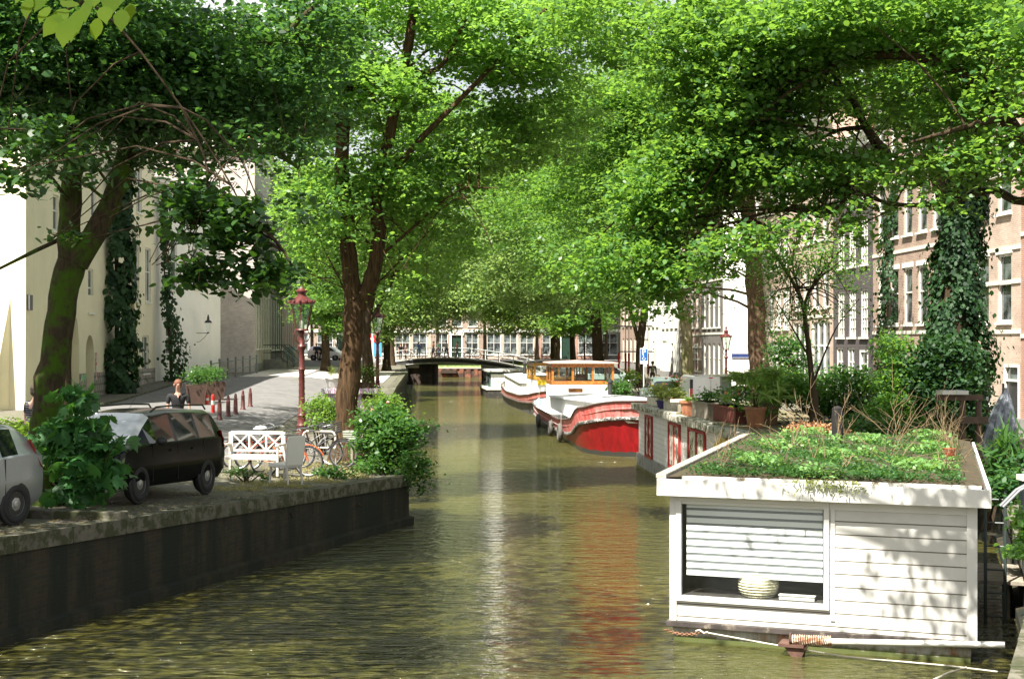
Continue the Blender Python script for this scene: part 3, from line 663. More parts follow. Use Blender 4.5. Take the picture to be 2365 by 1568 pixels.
# ================================================================ trees
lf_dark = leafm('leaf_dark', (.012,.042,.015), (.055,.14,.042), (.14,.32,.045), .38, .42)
lf_mid = leafm('leaf_mid', (.018,.07,.018), (.105,.225,.055), (.29,.52,.06), .46, .42)
lf_yel = leafm('leaf_yellow_green', (.025,.085,.02), (.13,.26,.065), (.34,.60,.08), .48, .42)
lf_far = leafm('leaf_far', (.05,.13,.05), (.23,.35,.13), (.48,.66,.17), .5, .45)  # lighter than the near leaves, standing in for haze over far crowns
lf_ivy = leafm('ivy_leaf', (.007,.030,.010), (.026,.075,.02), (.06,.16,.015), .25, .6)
bk_dark = bark('bark_dark', (.035,.026,.017), (.085,.06,.035))
bk_moss = bark('bark_mossy', (.03,.024,.014), (.07,.052,.03), (.05,.10,.008), .50)
bk_brown = bark('bark_brown', (.028,.017,.009), (.10,.06,.03))
bk_red = bark('bark_reddish', (.065,.042,.026), (.15,.095,.058))
bk_grey = bark('bark_grey_green', (.14,.125,.075), (.27,.24,.15), (.12,.13,.04), .55)
def B(px, py, Y, rx, rz, ry, wt=1.0):
    s_ = F/Y; r = (rx/s_, ry, rz/s_); return (W(px, py, Y), r, wt*r[0]*r[2]*max(1, ry/2))
def limb(m, pts, r0, r1, Y=None, n=9, rng=None):
    """tapered limb through (px,py[,Y]) points, densified with a slight wobble"""
    P = [W(p[0], p[1], p[2] if len(p) > 2 else Y) for p in pts]; out = []; rs = []
    rr = random.Random(int(pts[0][0]*7+pts[-1][1]))
    tot = sum((b-a).length for a, b in zip(P, P[1:])); acc = 0
    for i, (a, b) in enumerate(zip(P, P[1:])):
        p0 = P[i-1] if i else a-(b-a); p3 = P[i+2] if i+2 < len(P) else b+(b-a); K = 4
        for k in range(K):
            t = k/K; q = .5*((2*a)+(-p0+b)*t+(2*p0-5*a+4*b-p3)*t*t+(-p0+3*a-3*b+p3)*t**3)
            f = (acc+(b-a).length*t)/tot; r = r0+(r1-r0)*f**.8
            q = q+Vector((rr.uniform(-1,1), rr.uniform(-1,1), 0))*r*.12; out.append(q); rs.append(r*(1+rr.uniform(-.06,.06)))
        acc += (b-a).length
    out.append(P[-1]); rs.append(r1); m.tube(out, rs, n); return out
def twigs(m, blobs, src, n, rr, r=.035):
    """thin branches from limb points out into the crown"""
    for i in range(n):
        b = rr.choice(blobs); c = Vector(b[0]); q = Vector((rr.gauss(0,1), rr.gauss(0,1), rr.gauss(0,1))).normalized()
        e = c+Vector((q.x*b[1][0], q.y*b[1][1], q.z*b[1][2]))*.85; s_ = min(rr.sample(src, min(6, len(src))), key=lambda p: (p-e).length)
        mid = (s_+e)/2+Vector((rr.uniform(-.3,.3), rr.uniform(-.3,.3), rr.uniform(.1,.6))); L = (e-s_).length
        if L > 5: continue
        r_ = min(.07, r*L/3+.008)
        m.tube([s_, s_*.6+mid*.4+Vector((0,0,.1)), mid, mid*.4+e*.6, e], [r_, r_*.8, r_*.6, r_*.4, .006], 5, cap=False)
def shiftmesh(o, org):
    o.matrix_parent_inverse = Matrix.Translation(-Vector(org))
def tree(name, label, base, limbs, blobs, leaf, size, ncl, per, cr, seed, barkm, Y, ntw=40, group=None, tr=.035, shape=LEAF6, flare=1.5, flat=.28, shell=.35, aspect=1.0):
    """limbs: list of (points, r0, r1); the first is the trunk"""
    rng = np.random.default_rng(seed); rr = random.Random(seed); b0 = W(base[0], base[1], Y) if len(base) == 2 else Vector(base)
    t = thing(name, label, 'tree', b0, 0, group); m = MB(); src = []
    for i, (pts, r0, r1) in enumerate(limbs):
        o = limb(m, pts, r0, r1, Y, 14 if i == 0 else 9); src += o[2 if i == 0 else 1:]
        if i == 0: m.lathe([(r0*flare*1.25, -.35), (r0*flare, .02), (r0*1.16, .4), (r0*1.0, .9)], 14, o[0])
    top = [p for p in src if p.z > b0.z+3.2] or src
    twigs(m, blobs, top, ntw, rr, tr)
    shiftmesh(m.build('trunk', barkm, t, sm=True), b0)
    P, out = sprays(rng, blobs, ncl, per, cr, flat, shell)
    me = leafmesh('crown', P, size, leaf, rng, shape, 1.0, .5, heading=out*.6+np.array((0,0,-.35)), aspect=aspect)
    shiftmesh(link(me, 'crown', t), b0); return t
# 1 mossy forked tree between the two near cars
b = atL(108, 25.2); s25 = F/25
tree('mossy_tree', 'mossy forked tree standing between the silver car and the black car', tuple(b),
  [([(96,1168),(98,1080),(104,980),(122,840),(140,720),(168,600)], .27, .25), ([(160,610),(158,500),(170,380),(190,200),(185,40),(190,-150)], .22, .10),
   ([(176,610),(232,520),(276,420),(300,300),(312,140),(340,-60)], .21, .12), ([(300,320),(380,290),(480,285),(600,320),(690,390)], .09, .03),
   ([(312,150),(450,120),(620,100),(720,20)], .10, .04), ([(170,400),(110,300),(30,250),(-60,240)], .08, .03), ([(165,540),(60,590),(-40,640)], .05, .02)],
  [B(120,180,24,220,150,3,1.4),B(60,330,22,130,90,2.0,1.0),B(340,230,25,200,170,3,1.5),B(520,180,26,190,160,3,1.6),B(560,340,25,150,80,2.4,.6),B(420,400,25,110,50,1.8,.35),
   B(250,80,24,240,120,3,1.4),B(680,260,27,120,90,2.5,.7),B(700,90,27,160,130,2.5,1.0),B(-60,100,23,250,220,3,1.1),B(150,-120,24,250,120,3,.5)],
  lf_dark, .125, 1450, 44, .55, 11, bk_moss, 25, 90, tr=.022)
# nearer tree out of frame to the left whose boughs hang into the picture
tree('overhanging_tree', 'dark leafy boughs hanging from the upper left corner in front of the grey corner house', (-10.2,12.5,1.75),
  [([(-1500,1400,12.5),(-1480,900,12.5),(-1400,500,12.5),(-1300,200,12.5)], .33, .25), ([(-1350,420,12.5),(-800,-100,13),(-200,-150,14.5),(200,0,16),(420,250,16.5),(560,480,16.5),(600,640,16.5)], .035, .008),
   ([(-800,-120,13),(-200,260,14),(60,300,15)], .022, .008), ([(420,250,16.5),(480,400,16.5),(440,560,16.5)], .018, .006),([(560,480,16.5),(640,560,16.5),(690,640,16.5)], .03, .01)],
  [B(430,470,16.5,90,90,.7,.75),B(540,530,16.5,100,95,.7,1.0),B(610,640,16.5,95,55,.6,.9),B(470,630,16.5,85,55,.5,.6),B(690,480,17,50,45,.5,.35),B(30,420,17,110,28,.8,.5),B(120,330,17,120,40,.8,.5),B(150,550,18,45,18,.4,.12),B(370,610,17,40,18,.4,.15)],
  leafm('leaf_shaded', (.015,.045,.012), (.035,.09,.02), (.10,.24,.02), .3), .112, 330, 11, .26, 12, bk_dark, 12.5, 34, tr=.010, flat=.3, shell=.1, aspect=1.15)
# trees added to cast shade on the left quay, mostly out of view
tree('quay_tree', 'unseen tall tree added outside the left edge to shade the parked cars', (-13.5,14,1.8),
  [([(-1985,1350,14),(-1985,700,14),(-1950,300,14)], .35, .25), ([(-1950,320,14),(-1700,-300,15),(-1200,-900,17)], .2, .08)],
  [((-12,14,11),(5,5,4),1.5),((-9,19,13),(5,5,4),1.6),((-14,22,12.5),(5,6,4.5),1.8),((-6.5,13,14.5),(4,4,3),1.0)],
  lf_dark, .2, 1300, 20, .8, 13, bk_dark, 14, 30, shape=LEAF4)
tree('quay_tree', 'tree added directly behind the mossy forked tree to shade the street', (-14.2,45,1.5),
  [([(146,985,45),(150,700,45),(165,450,45),(190,250,45)], .28, .2)], [((-13.5,44,12.8),(4.5,5,2.8),1.5),((-11,52,13.5),(4,6,3),1.5),((-16,38,13),(5,5,3),1.2)], lf_dark, .18, 1100, 30, .8, 14, bk_dark, 45, 30, shape=LEAF4)
# 2 big trunk in the middle left
b = atL(800, 37)
tree('elm_tree', 'large forked tree with a thick brown trunk beside the near street lamp', tuple(b),
  [([(796,1055),(800,960),(808,860),(814,760),(822,690)], .31, .26), ([(818,700),(808,620),(800,500),(790,400),(796,250),(820,100),(860,-80)], .25, .12),
   ([(826,715),(858,640),(874,560),(872,450),(900,310),(930,170),(955,20),(960,-120)], .22, .1), ([(872,450),(950,345),(1078,215),(1165,125),(1262,20)], .10, .045),
   ([(930,170),(1010,160),(1060,80),(1090,10)], .09, .03), ([(870,600),(960,520),(1060,440),(1150,435)], .05, .015),([(796,300),(700,250),(600,220)], .07, .02),
   ([(1060,440),(1110,510),(1140,580)], .025, .008)],
  [B(740,160,37,150,140,3,1.1),B(870,210,37,150,90,3,.9),B(700,330,37,90,60,2,.35),B(760,470,36,110,110,1.6,.55),B(940,430,38,150,110,2.6,.9),B(1010,560,39,110,90,2,.55),B(1130,330,39,140,110,2.4,.75),
   B(1150,90,38,180,110,3,.9),B(960,20,38,240,70,3,.9),B(930,640,37,70,60,1.4,.28),B(690,600,37,60,90,1.2,.3),B(700,440,38,70,60,1.4,.3),B(1250,250,40,150,140,2.5,.8),B(1300,20,40,170,80,2.5,.8)],
  lf_yel, .14, 1750, 40, .6, 21, bk_brown, 37, 90, tr=.018, shape=LEAF6)
# 3 darker tree behind it
b = atL(850, 60)
tree('quay_tree', 'slim dark leaning tree directly behind the large brown trunk', tuple(b),
  [([(852,905),(848,820),(846,740),(862,660),(880,560),(900,430)], .24, .16), ([(850,745),(880,700),(905,650),(930,560)], .1, .05)],
  [B(900,640,60,110,70,3,.8),B(760,660,64,60,90,2.5,.6),B(1010,560,62,130,110,3.5,1),B(880,470,60,180,120,4,1.2),B(720,400,62,110,120,3,.8),B(1050,330,62,190,110,4,1.1),B(880,250,62,230,110,4,.9)],
  lf_yel, .17, 1500, 40, .75, 22, bk_dark, 60, 60, shape=LEAF4)
tree('overhanging_tree', 'unseen tree added on the right quay to cast dappled shade on the nearest houseboat', (7.3,12.5,1.05),  # added out of view so its leaves shade the houseboat front
  [([(3100,1450,12.5),(3080,800,12.5),(3000,200,12.5)], .3, .2), ([(3020,300,12.5),(2500,-300,13),(2000,-450,13.5)], .12, .03)],
  [((2.6,13.3,9.2),(1.3,2.0,1.0),.8),((4.6,12.8,9.8),(1.6,2.2,1.3),1.3),((6.5,12.0,9.5),(2,2.5,1.6),1),((.4,15.6,10.4),(.8,1.2,.6),.12)], lf_mid, .12, 330, 18, .5, 15, bk_dark, 12.5, 24)
# right hand: big tree rooted just outside the frame, limbs sweep in
tree('overhanging_tree', 'large tree whose dark curved limbs sweep in from the right edge', (10.8,24.5,1.3),
  [([(2625,1180,24.5),(2600,800,24.5),(2560,560,24.5),(2500,420,24.5)], .42, .3), ([(2500,430,24.5),(2365,334,25),(2290,224,25.5),(2228,176,26),(2158,141,26.5),(2070,127,27),(1960,132,27.5),(1872,158,28),(1763,237,28.5),(1675,365,29)], .19, .02),
   ([(2420,240,24.5),(2290,277,25),(2211,299,25.5),(2100,330,26)], .12, .02), ([(2480,400,25),(2365,465,26),(2290,440,26.5),(2180,470,27),(2066,472,27.5),(1982,444,28),(1943,413,28.5)], .11, .02),
   ([(2048,360,29),(2000,294,29),(1973,237,29),(1938,193,29),(1880,90,29)], .12, .03), ([(2000,294,29),(1930,303,29),(1868,343,29)], .06, .02),
   ([(2158,141,26.5),(2060,60,27),(1900,20,28)], .08, .02), ([(1960,132,27.5),(1800,230,28),(1700,330,29),(1650,430,30)], .05, .012), ([(1870,480,29.5),(1790,530,29.5),(1700,530,30),(1640,500,30.5)], .04, .012), ([(1982,444,28),(1900,500,28.5),(1870,480,29.5)], .05, .03)],
  [B(2050,50,27,300,75,2.5,1.5),B(2270,130,26,130,130,2,.9),B(1870,90,28,220,90,2.5,1.2),B(2250,380,26,120,70,1.6,.65),B(2050,400,28,150,60,1.8,.8),B(1850,400,29,160,90,2,1.15),
   B(1680,300,30,170,160,2.4,1.5),B(1650,100,30,200,130,2.5,1.2),B(1560,450,31,140,130,2.2,1.1),B(1450,600,31,150,80,1.8,.9),B(1400,60,33,170,90,2.5,.9),B(1600,610,30,100,70,1.4,.6),B(1500,700,31,120,45,1.4,.35),B(1350,715,33,80,40,1.4,.22),B(1700,560,29,110,50,1.4,.35),B(1850,545,28,110,35,1.2,.25),B(1960,520,28,120,40,1.2,.28),B(2060,470,27,140,40,1.4,.3),B(1370,640,32,80,55,1.2,.35),B(2180,270,27,120,70,1.6,.4),
   B(1780,200,29,150,110,2,.8),B(1980,250,28,110,60,1.6,.35),B(2380,250,25,120,250,2,.7)],
  lf_mid, .125, 2500, 44, .52, 31, bk_dark, 24.5, 120, tr=.022)
# 4 ivy clad tree on the right quay
b = atR(2205, 36)
tree('ivy_tree', 'massive tree trunk wrapped in dark ivy in front of the brown brick houses', tuple(b),
  [([(2205,1055),(2200,860),(2208,680),(2225,500),(2240,300),(2225,120)], .45, .28), ([(2215,560),(2160,400),(2120,200),(2080,40)], .2, .1), ([(2235,420),(2300,260),(2340,60)], .18, .08)],
  [B(2150,200,36,160,140,3,1.2),B(2300,120,36,120,160,3,1),B(2020,180,37,170,130,3,1.1),B(2080,380,37,110,50,2,.5),B(2200,-50,36,300,150,4,1.2)],
  lf_mid, .13, 1200, 36, .6, 41, bk_dark, 36, 50)
def ivycol(name, label, cat, pts, rad, leaf, size, n, seed, Y, group=None, down=True, half=None):
    """leaves clothing a column through (px,py) points; rad(px) list per point"""
    rng = np.random.default_rng(seed); P = [W(p[0], p[1], p[2] if len(p) > 2 else Y) for p in pts]; sc = F/Y; R_ = [r/sc for r in rad]
    m = len(P)-1; seg = rng.integers(0, m, n); t = rng.random(n); A = np.array([tuple(p) for p in P]); Rr = np.array(R_)
    C = A[seg]*(1-t)[:,None]+A[seg+1]*t[:,None]; r = Rr[seg]*(1-t)+Rr[seg+1]*t
    a = rng.random(n)*2*math.pi; lump = 1+.22*np.sin(C[:,2]*2.1+a*3)+.15*np.sin(C[:,2]*5.3+a*5)
    rr = r*lump*(.72+.36*rng.random(n)); D = np.stack([np.cos(a), np.sin(a), np.zeros(n)], 1)
    rr = np.where(rng.random(n) < .07, rr*1.35, rr); C = C+D*rr[:,None]
    kp = (np.sin(C[:,2]*1.7+a*2.0)+np.sin(C[:,2]*4.1-a*3.0)*.7+rng.normal(0,.35,n)) > -1.0; C = C[kp]; D = D[kp]
    if half is not None:                   # keep only the side away from the wall
        k = D@np.array(half) > -.25; C = C[k]; D = D[k]
    t_ = thing(name, label, cat, P[0], 0, group)
    me = leafmesh('leaves', C, size, leaf, rng, LEAF6, .35, .38, heading=np.tile(np.array((0,0,-1.0)), (len(C),1)), hs=.4, nbase=D*1.0, aspect=1.25)
    shiftmesh(link(me, 'foliage', t_), P[0])
    mm = MB(); mm.tube([p for p in P], [max(.04, x*.12) for x in R_], 6); shiftmesh(mm.build('stem', bk_dark, t_), P[0]); return t_
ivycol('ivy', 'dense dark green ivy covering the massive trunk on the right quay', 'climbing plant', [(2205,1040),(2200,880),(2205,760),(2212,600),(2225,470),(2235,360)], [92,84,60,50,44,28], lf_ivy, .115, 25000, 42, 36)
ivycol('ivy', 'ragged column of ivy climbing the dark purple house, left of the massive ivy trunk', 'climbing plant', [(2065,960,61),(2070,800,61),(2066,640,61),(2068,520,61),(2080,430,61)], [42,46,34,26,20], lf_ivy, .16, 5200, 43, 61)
# 5.. further right bank trunks
def rtree(px, Y, pts, r0, blobs, label, bm, leaf, size, ncl, per, cr, seed, extra=(), name='quay_tree', sh=LEAF4):
    b = atR(px, Y); base = (px, HY+(HC-b.z)*F/Y)
    return tree(name, label, tuple(b), [([base]+pts, r0, r0*.6)]+list(extra), blobs, leaf, size, ncl, per, cr, seed, bm, Y, 40, shape=sh)
rtree(1760, 55, [(1750,800),(1742,650),(1732,540),(1722,400),(1700,200)], .42,
  [B(1500,480,54,160,120,4,1.1),B(1560,250,54,240,160,4,1.5),B(1400,330,55,180,150,4,1.2),B(1700,420,54,110,70,3,.5),B(1350,560,56,130,90,3,.8),B(1500,640,56,120,55,3,.6),B(1750,150,55,200,130,4,1)],
  'tall straight brown trunk in front of the white side wall', bk_red, lf_mid, .16, 2300, 40, .75, 51)
rtree(1588, 80, [(1586,780),(1575,700),(1560,620),(1540,480),(1520,350)], .36,
  [B(1400,420,80,190,140,6,1.2),B(1350,620,80,150,80,5,1),B(1480,650,80,110,50,4,.5),B(1250,480,80,160,140,5,1.1),B(1500,250,80,250,130,6,1)],
  'leaning grey green trunk in front of the banded brick house', bk_grey, lf_mid, .19, 2200, 36, .95, 52)
rtree(1478, 100, [(1478,800),(1488,720),(1492,640),(1480,500)], .33,
  [B(1350,660,100,130,70,6,1),B(1250,560,100,160,120,7,1.1),B(1480,660,100,70,50,4,.5),B(1300,380,100,230,160,8,1.4)],
  'forked trunk behind the blue parking sign', bk_dark, lf_far, .24, 1700, 36, 1.1, 53, extra=[([(1478,800),(1462,740),(1448,690),(1420,600)], .16, .08)])
rtree(1386, 104, [(1380,800),(1374,720),(1368,600)], .48,
  [B(1280,680,106,100,60,6,1),B(1200,600,106,130,110,6,1.1),B(1380,660,106,90,60,5,.7),B(1200,430,106,200,130,7,1)],
  'thick dark trunk just behind the red barge wheelhouse', bk_dark, lf_far, .25, 1600, 34, 1.1, 54)
rtree(1283, 128, [(1282,780),(1280,700),(1270,600)], .5,
  [B(1220,730,130,100,50,6,1),B(1160,660,130,110,80,7,1.1),B(1290,740,128,70,45,5,.6),B(1200,560,130,150,90,7,1)],
  'dark trunk right of the far bridge behind the yellow barge', bk_dark, lf_far, .28, 1700, 34, 1.2, 55)
rtree(1325, 120, [(1322,790),(1320,700)], .3, [B(1330,730,120,70,50,5,1)], 'slim dark trunk between the two thick trunks behind the wheelhouses', bk_dark, lf_mid, .25, 420, 30, 1.0, 56)
# left bank, further off
def ltree(px, Y, pts, r0, blobs, label, bm, leaf, size, ncl, per, cr, seed, extra=()):
    b = atL(px, Y); base = (px, HY+(HC-b.z)*F/Y)
    return tree('quay_tree', label, tuple(b), [([base]+pts, r0, r0*.6)]+list(extra), blobs, leaf, size, ncl, per, cr, seed, bm, Y, 30, shape=LEAF4)
ltree(752, 96, [(752,760),(748,680),(745,560)], .3, [B(745,690,96,60,70,4,1),B(735,590,96,70,80,4,1),B(780,740,96,45,45,3,.5),B(720,470,96,80,90,4,.8)],
  'dark leafy tree behind the near street lamp', bk_dark, lf_mid, .24, 1300, 34, 1.0, 61)
ltree(893, 112, [(893,780),(893,700),(895,600)], .3, [B(930,700,112,90,70,6,1),B(880,760,112,50,50,4,.6),B(960,600,112,120,90,6,1),B(880,560,112,90,90,5,.8)],
  'leafy tree behind the second street lamp at the left end of the bridge', bk_dark, lf_far, .26, 1500, 34, 1.1, 62)
ltree(905, 138, [(905,790),(905,720)], .3, [B(980,690,138,110,60,6,1),B(1060,640,138,120,70,6,1),B(960,560,138,120,90,6,.8),B(1060,700,138,80,45,5,.7),B(1000,755,138,60,30,4,.25),B(1130,750,138,55,28,4,.22)],
  'pale green tree leaning over the left half of the far bridge', bk_dark, lf_far, .28, 1500, 34, 1.2, 63)
# beyond the bridge
for i, (px, Y, bl) in enumerate([(1010,176,[B(1000,650,176,120,70,5,1),B(960,560,176,120,90,5,.8)]), (1120,178,[B(1130,700,178,90,50,5,1),B(1140,600,178,120,90,5,1)]),
        (1240,177,[B(1220,690,177,110,70,5,1),B(1260,590,177,150,100,5,1)]), (720,180,[B(720,640,180,70,90,5,1)]), (1400,182,[B(1400,640,182,110,130,5,1)])]):
    b = Vector(((px-CX)*Y/F, Y, 2.0)); base = (px, HY+2.2*F/Y)
    tree('street_tree', ['pale tree beyond the bridge, first from the left','pale tree beyond the middle of the bridge','pale tree beyond the right end of the bridge','far tree at the end of the left street','far tree beyond the right bank trunks'][i], tuple(b),
      [([base,(px,base[1]-60),(px-5,base[1]-160)], .25, .12)], bl, lf_far, .32, 900, 30, 1.3, 70+i, bk_dark, Y, 20, group='trees beyond the far bridge', shape=LEAF4)
# slender young tree in the garden on the right
b = W(1880, 935, 34.5)
tree('young_tree', 'slender young tree with sparse small leaves in front of the tall white shopfront', (b.x, 34.5, 2.13),
  [([(1882,987),(1878,900),(1862,760),(1850,690),(1800,600),(1775,560)], .09, .03), ([(1866,790),(1860,700),(1890,640),(1960,560)], .05, .012), ([(1850,690),(1830,600),(1850,540)], .035, .01), ([(1872,830),(1820,740),(1790,690)], .03, .01), ([(1880,880),(1930,760),(1985,690)], .03, .01)],
  [B(1790,620,34.5,90,70,1.0,1),B(1900,600,34.5,110,70,1.0,1),B(1840,720,34.5,110,60,1.0,.6),B(1960,660,34.5,60,80,.8,.4)],
  lf_mid, .075, 420, 13, .42, 81, bk_dark, 34.5, 60, flat=.15, shell=.1)
# big climbing plants on the cream building
ivycol('climbing_vine', 'broad leaved green vine column between the arches of the cream building', 'climbing plant', [(268,935,68.3),(270,800,68.3),(270,650,68.3),(268,500,68.3),(275,380,68.3)], [44,44,40,37,28], lf_ivy, .26, 8200, 44, 68.3, half=(.99,-.1,0))
ivycol('climbing_vine', 'dark ivy on the corner between the cream and the white building', 'climbing plant', [(396,925,78.5),(394,800,78.5),(382,680,78.5),(377,560,78.5),(374,430,78.5)], [28,32,16,12,10], lf_ivy, .19, 3600, 45, 78.5, half=(.99,-.1,0))
# close bright leaves at the top left, on a twig only a few metres away
rng = np.random.default_rng(5)
t = thing('leafy_twig', 'bright yellow green backlit leaves on a twig at the very top left', 'branch', W(150,-40,5.6))
L = [(75,18,60),(120,35,55),(165,40,75),(205,60,85),(178,78,80),(142,62,70),(262,70,55),(285,35,60),(330,48,62),(352,30,60),(235,25,70),(300,8,70),(110,5,60),(190,10,70),(250,0,70),(330,-5,60),(60,-15,60)]
LQ = L; C = np.array([tuple(W(a*1.0*.85, b_*.95, 5.5+.25*rng.random())) for a, b_, c in LQ]); sz = np.array([c/1.0*5.6/F*.92 for a, b_, c in LQ])
LNEAR = np.array([(-.5,0,0),(-.36,.2,.02),(-.1,.33,.04),(.2,.27,.02),(.38,.12,-.02),(.55,0,-.08),(.38,-.12,-.02),(.2,-.27,.02),(-.1,-.33,.04),(-.36,-.2,.02)])
hd = np.array([(-.3 if a < 150 else .25, 0, -1.0) for a, b_, c in LQ])
me = leafmesh('leaves', C, sz, leafm('leaf_backlit', (.035,.08,.006), (.07,.12,.008), (.30,.46,.015), .62, .95), rng, LNEAR, .5, .3, heading=hd, hs=.35, nbase=np.tile(np.array((0,-.9,0)), (len(C),1)))
shiftmesh(link(me, 'leaves', t), W(150,-40,5.6))
m = MB(); m.tube([W(-60,-60,5.7), W(60,-20,5.65), W(150,0,5.6), W(240,-10,5.6), W(310,-15,5.6)], [.006,.005,.004,.003,.002], 6); shiftmesh(m.build('stem', bk_brown, t), W(150,-40,5.6))
# ================================================================ boats
def mulcolor(n, l, out, co, sc, lo, hi, fac=.8):
    nn = noise(n, l, sc, 7, co, .7); r = ramp(n, [(.3, lo), (.7, hi)]); l.new(nn.outputs[0], r.inputs[0])
    mx = n.new('ShaderNodeMixRGB'); mx.blend_type = 'MULTIPLY'; mx.inputs[0].default_value = fac; l.new(out, mx.inputs[1]); l.new(r.outputs[0], mx.inputs[2]); return mx.outputs[0]
def streaky(name, col, col2, rough=.45, low=None, lowz=.25):
    m, t, n, l, b = node_mat(name); tc = n.new('ShaderNodeTexCoord'); co = tc.outputs['Object']
    mp = n.new('ShaderNodeMapping'); mp.inputs['Scale'].default_value = (3.5, 3.5, .35); l.new(co, mp.inputs[0])
    n1 = noise(n, l, 1.2, 8, mp.outputs[0], .75); r = ramp(n, [(.42, col), (.68, col2)]); l.new(n1.outputs[0], r.inputs[0]); out = mulcolor(n, l, r.outputs[0], co, 1.3, (.7,.7,.7), (1.1,1.1,1.1))
    if low:
        sp = n.new('ShaderNodeSeparateXYZ'); l.new(co, sp.inputs[0]); n2 = noise(n, l, 4, 6, co); ad = n.new('ShaderNodeMath'); ad.operation = 'MULTIPLY_ADD'; l.new(n2.outputs[0], ad.inputs[0]); ad.inputs[1].default_value = .25; l.new(sp.outputs[2], ad.inputs[2])
        lt = n.new('ShaderNodeMath'); lt.operation = 'LESS_THAN'; l.new(ad.outputs[0], lt.inputs[0]); lt.inputs[1].default_value = lowz
        mx = n.new('ShaderNodeMixRGB'); l.new(lt.outputs[0], mx.inputs[0]); l.new(out, mx.inputs[1]); mx.inputs[2].default_value = (*low, 1); out = mx.outputs[0]
    l.new(out, b.inputs['Base Color']); b.inputs['Roughness'].default_value = rough
    n3 = noise(n, l, 9, 5, co); bp = n.new('ShaderNodeBump'); bp.inputs['Distance'].default_value = .01; bp.inputs['Strength'].default_value = .5; l.new(n3.outputs[0], bp.inputs['Height']); l.new(bp.outputs[0], b.inputs['Normal'])
    return m
algae = M('algae_green', (.09,.11,.03), .8, .4, 6, .8, col2=(.2,.17,.07))
steel_dk = M('dark_weathered_steel', (.05,.048,.045), .6, .3, 3, .4, col2=(.12,.10,.08), cover=.55)
def placed(t, loc, dirv):
    t.location = loc; t.rotation_euler = (0,0,math.atan2(dirv[1], dirv[0])); return t
def barge(label, origin, dirv, L, hw, sheer, mats, band, ends=(3.0,3.5)):
    """local +x runs from the near end to the far end; y left-right; water at z=0"""
    t = thing('barge', label, 'barge'); placed(t, origin, dirv)
    def half(x, e0, e1, w):
        k = 1.0
        if x < e0: k = math.sqrt(max(0, 1-(1-x/e0)**2))
        if x > L-e1: k = min(k, math.sqrt(max(0, 1-(1-(L-x)/e1)**2)))
        return max(.03, w*k)
    def zs(x):
        for (a,za),(b,zb) in zip(sheer, sheer[1:]):
            if a <= x <= b: u = (x-a)/(b-a); return za+(zb-za)*u*u*(3-2*u)
        return sheer[-1][1]
    X = [0,.08,.25,.5,.85,1.3,1.9,2.6,3.5,5,7,10,14]+[L-6,L-4,L-3,L-2.2,L-1.5,L-.9,L-.5,L-.2,L-.05,L]; X = sorted(set(round(x,3) for x in X if x <= L))
    def hull_pts(x, f):                  # f 0 at the water, 1 at the rail
        z = -.05+(zs(x)+.05)*f; bw = half(max(0, x-.55*(1-f)*(1 if x < 4 else 0)), *ends, hw*(.90+.10*f)); return bw, z
    def skin(f0, f1, K, off=0):
        m = MB()
        for sgn in (-1, 1):
            R_ = []
            for x in X:
                row = []
                for k in range(K+1):
                    f = f0(x)+(f1(x)-f0(x))*k/K; bw, z = hull_pts(x, f); row.append((x, sgn*(bw+off), z))
                R_.append(row)
            m.loft(R_, closed=False, caps=False)
        return m
    m = skin(lambda x: -.25, lambda x: band(x), 5); m.build('hull', mats['hull'], t, sm=True)
    m = skin(lambda x: band(x), lambda x: 1.0, 3); m.build('bulwark', mats['bulwark'], t, sm=True)
    for sgn in (-1,1):
        m = MB(); m.tube([(x if x > .01 else -.02, sgn*(hull_pts(x, band(x))[0]+.03), hull_pts(x, band(x))[1]) for x in X], .075, 7); m.build('rub_rail', mats['rail'], t, sm=True)
        m = MB(); m.tube([(x, sgn*(hull_pts(x, 1)[0]+.0), zs(x)) for x in X], .045, 6); m.build('gunwale', mats['gun'], t, sm=True)
    m = MB(); m.loft([[(x, -half(x,*ends,hw)+.05, zs(x)-.28), (x, half(x,*ends,hw)-.05, zs(x)-.28)] for x in X], closed=False, caps=False); m.build('deck', mats['deck'], t)
    m = skin(lambda x: 1.0, lambda x: .62, 1, -.06); m.build('bulwark_inside', mats['inside'], t)
    return t, zs, half
def cabin(t, x0, x1, hw, z0, zr0, zr1, side, roof, nose=1.6, over=.1):
    n = 12; st = []
    for i in range(n+1):
        u = i/n; x = x0+(x1-x0)*u
        k = math.sqrt(max(.02, 1-(1-(x-x0)/nose)**2)) if x-x0 < nose else 1
        st.append((x, hw*k, zr0+(zr1-zr0)*u))
    st = sorted(st+[(x0+nose*a, hw*math.sqrt(1-(1-a)**2), zr0+(zr1-zr0)*(nose*a)/(x1-x0)) for a in (.03,.1,.25,.5,.75)])
    m = MB(); m.loft([[(x,-w,z0),(x,w,z0),(x,w,z),(x,0,z+.05),(x,-w,z)] for x,w,z in st]); c = m.build('cabin', side, t)
    m = MB(); m.loft([[(x-over*(1 if x < x0+nose else 0),-w-over,z+.005),(x-over*(1 if x < x0+nose else 0),w+over,z+.005),(x,w+over-.02,z+.07),(x,0,z+.19),(x,-w-over+.02,z+.07)] for x,w,z in st]); m.build('roof', roof, c)
    return c
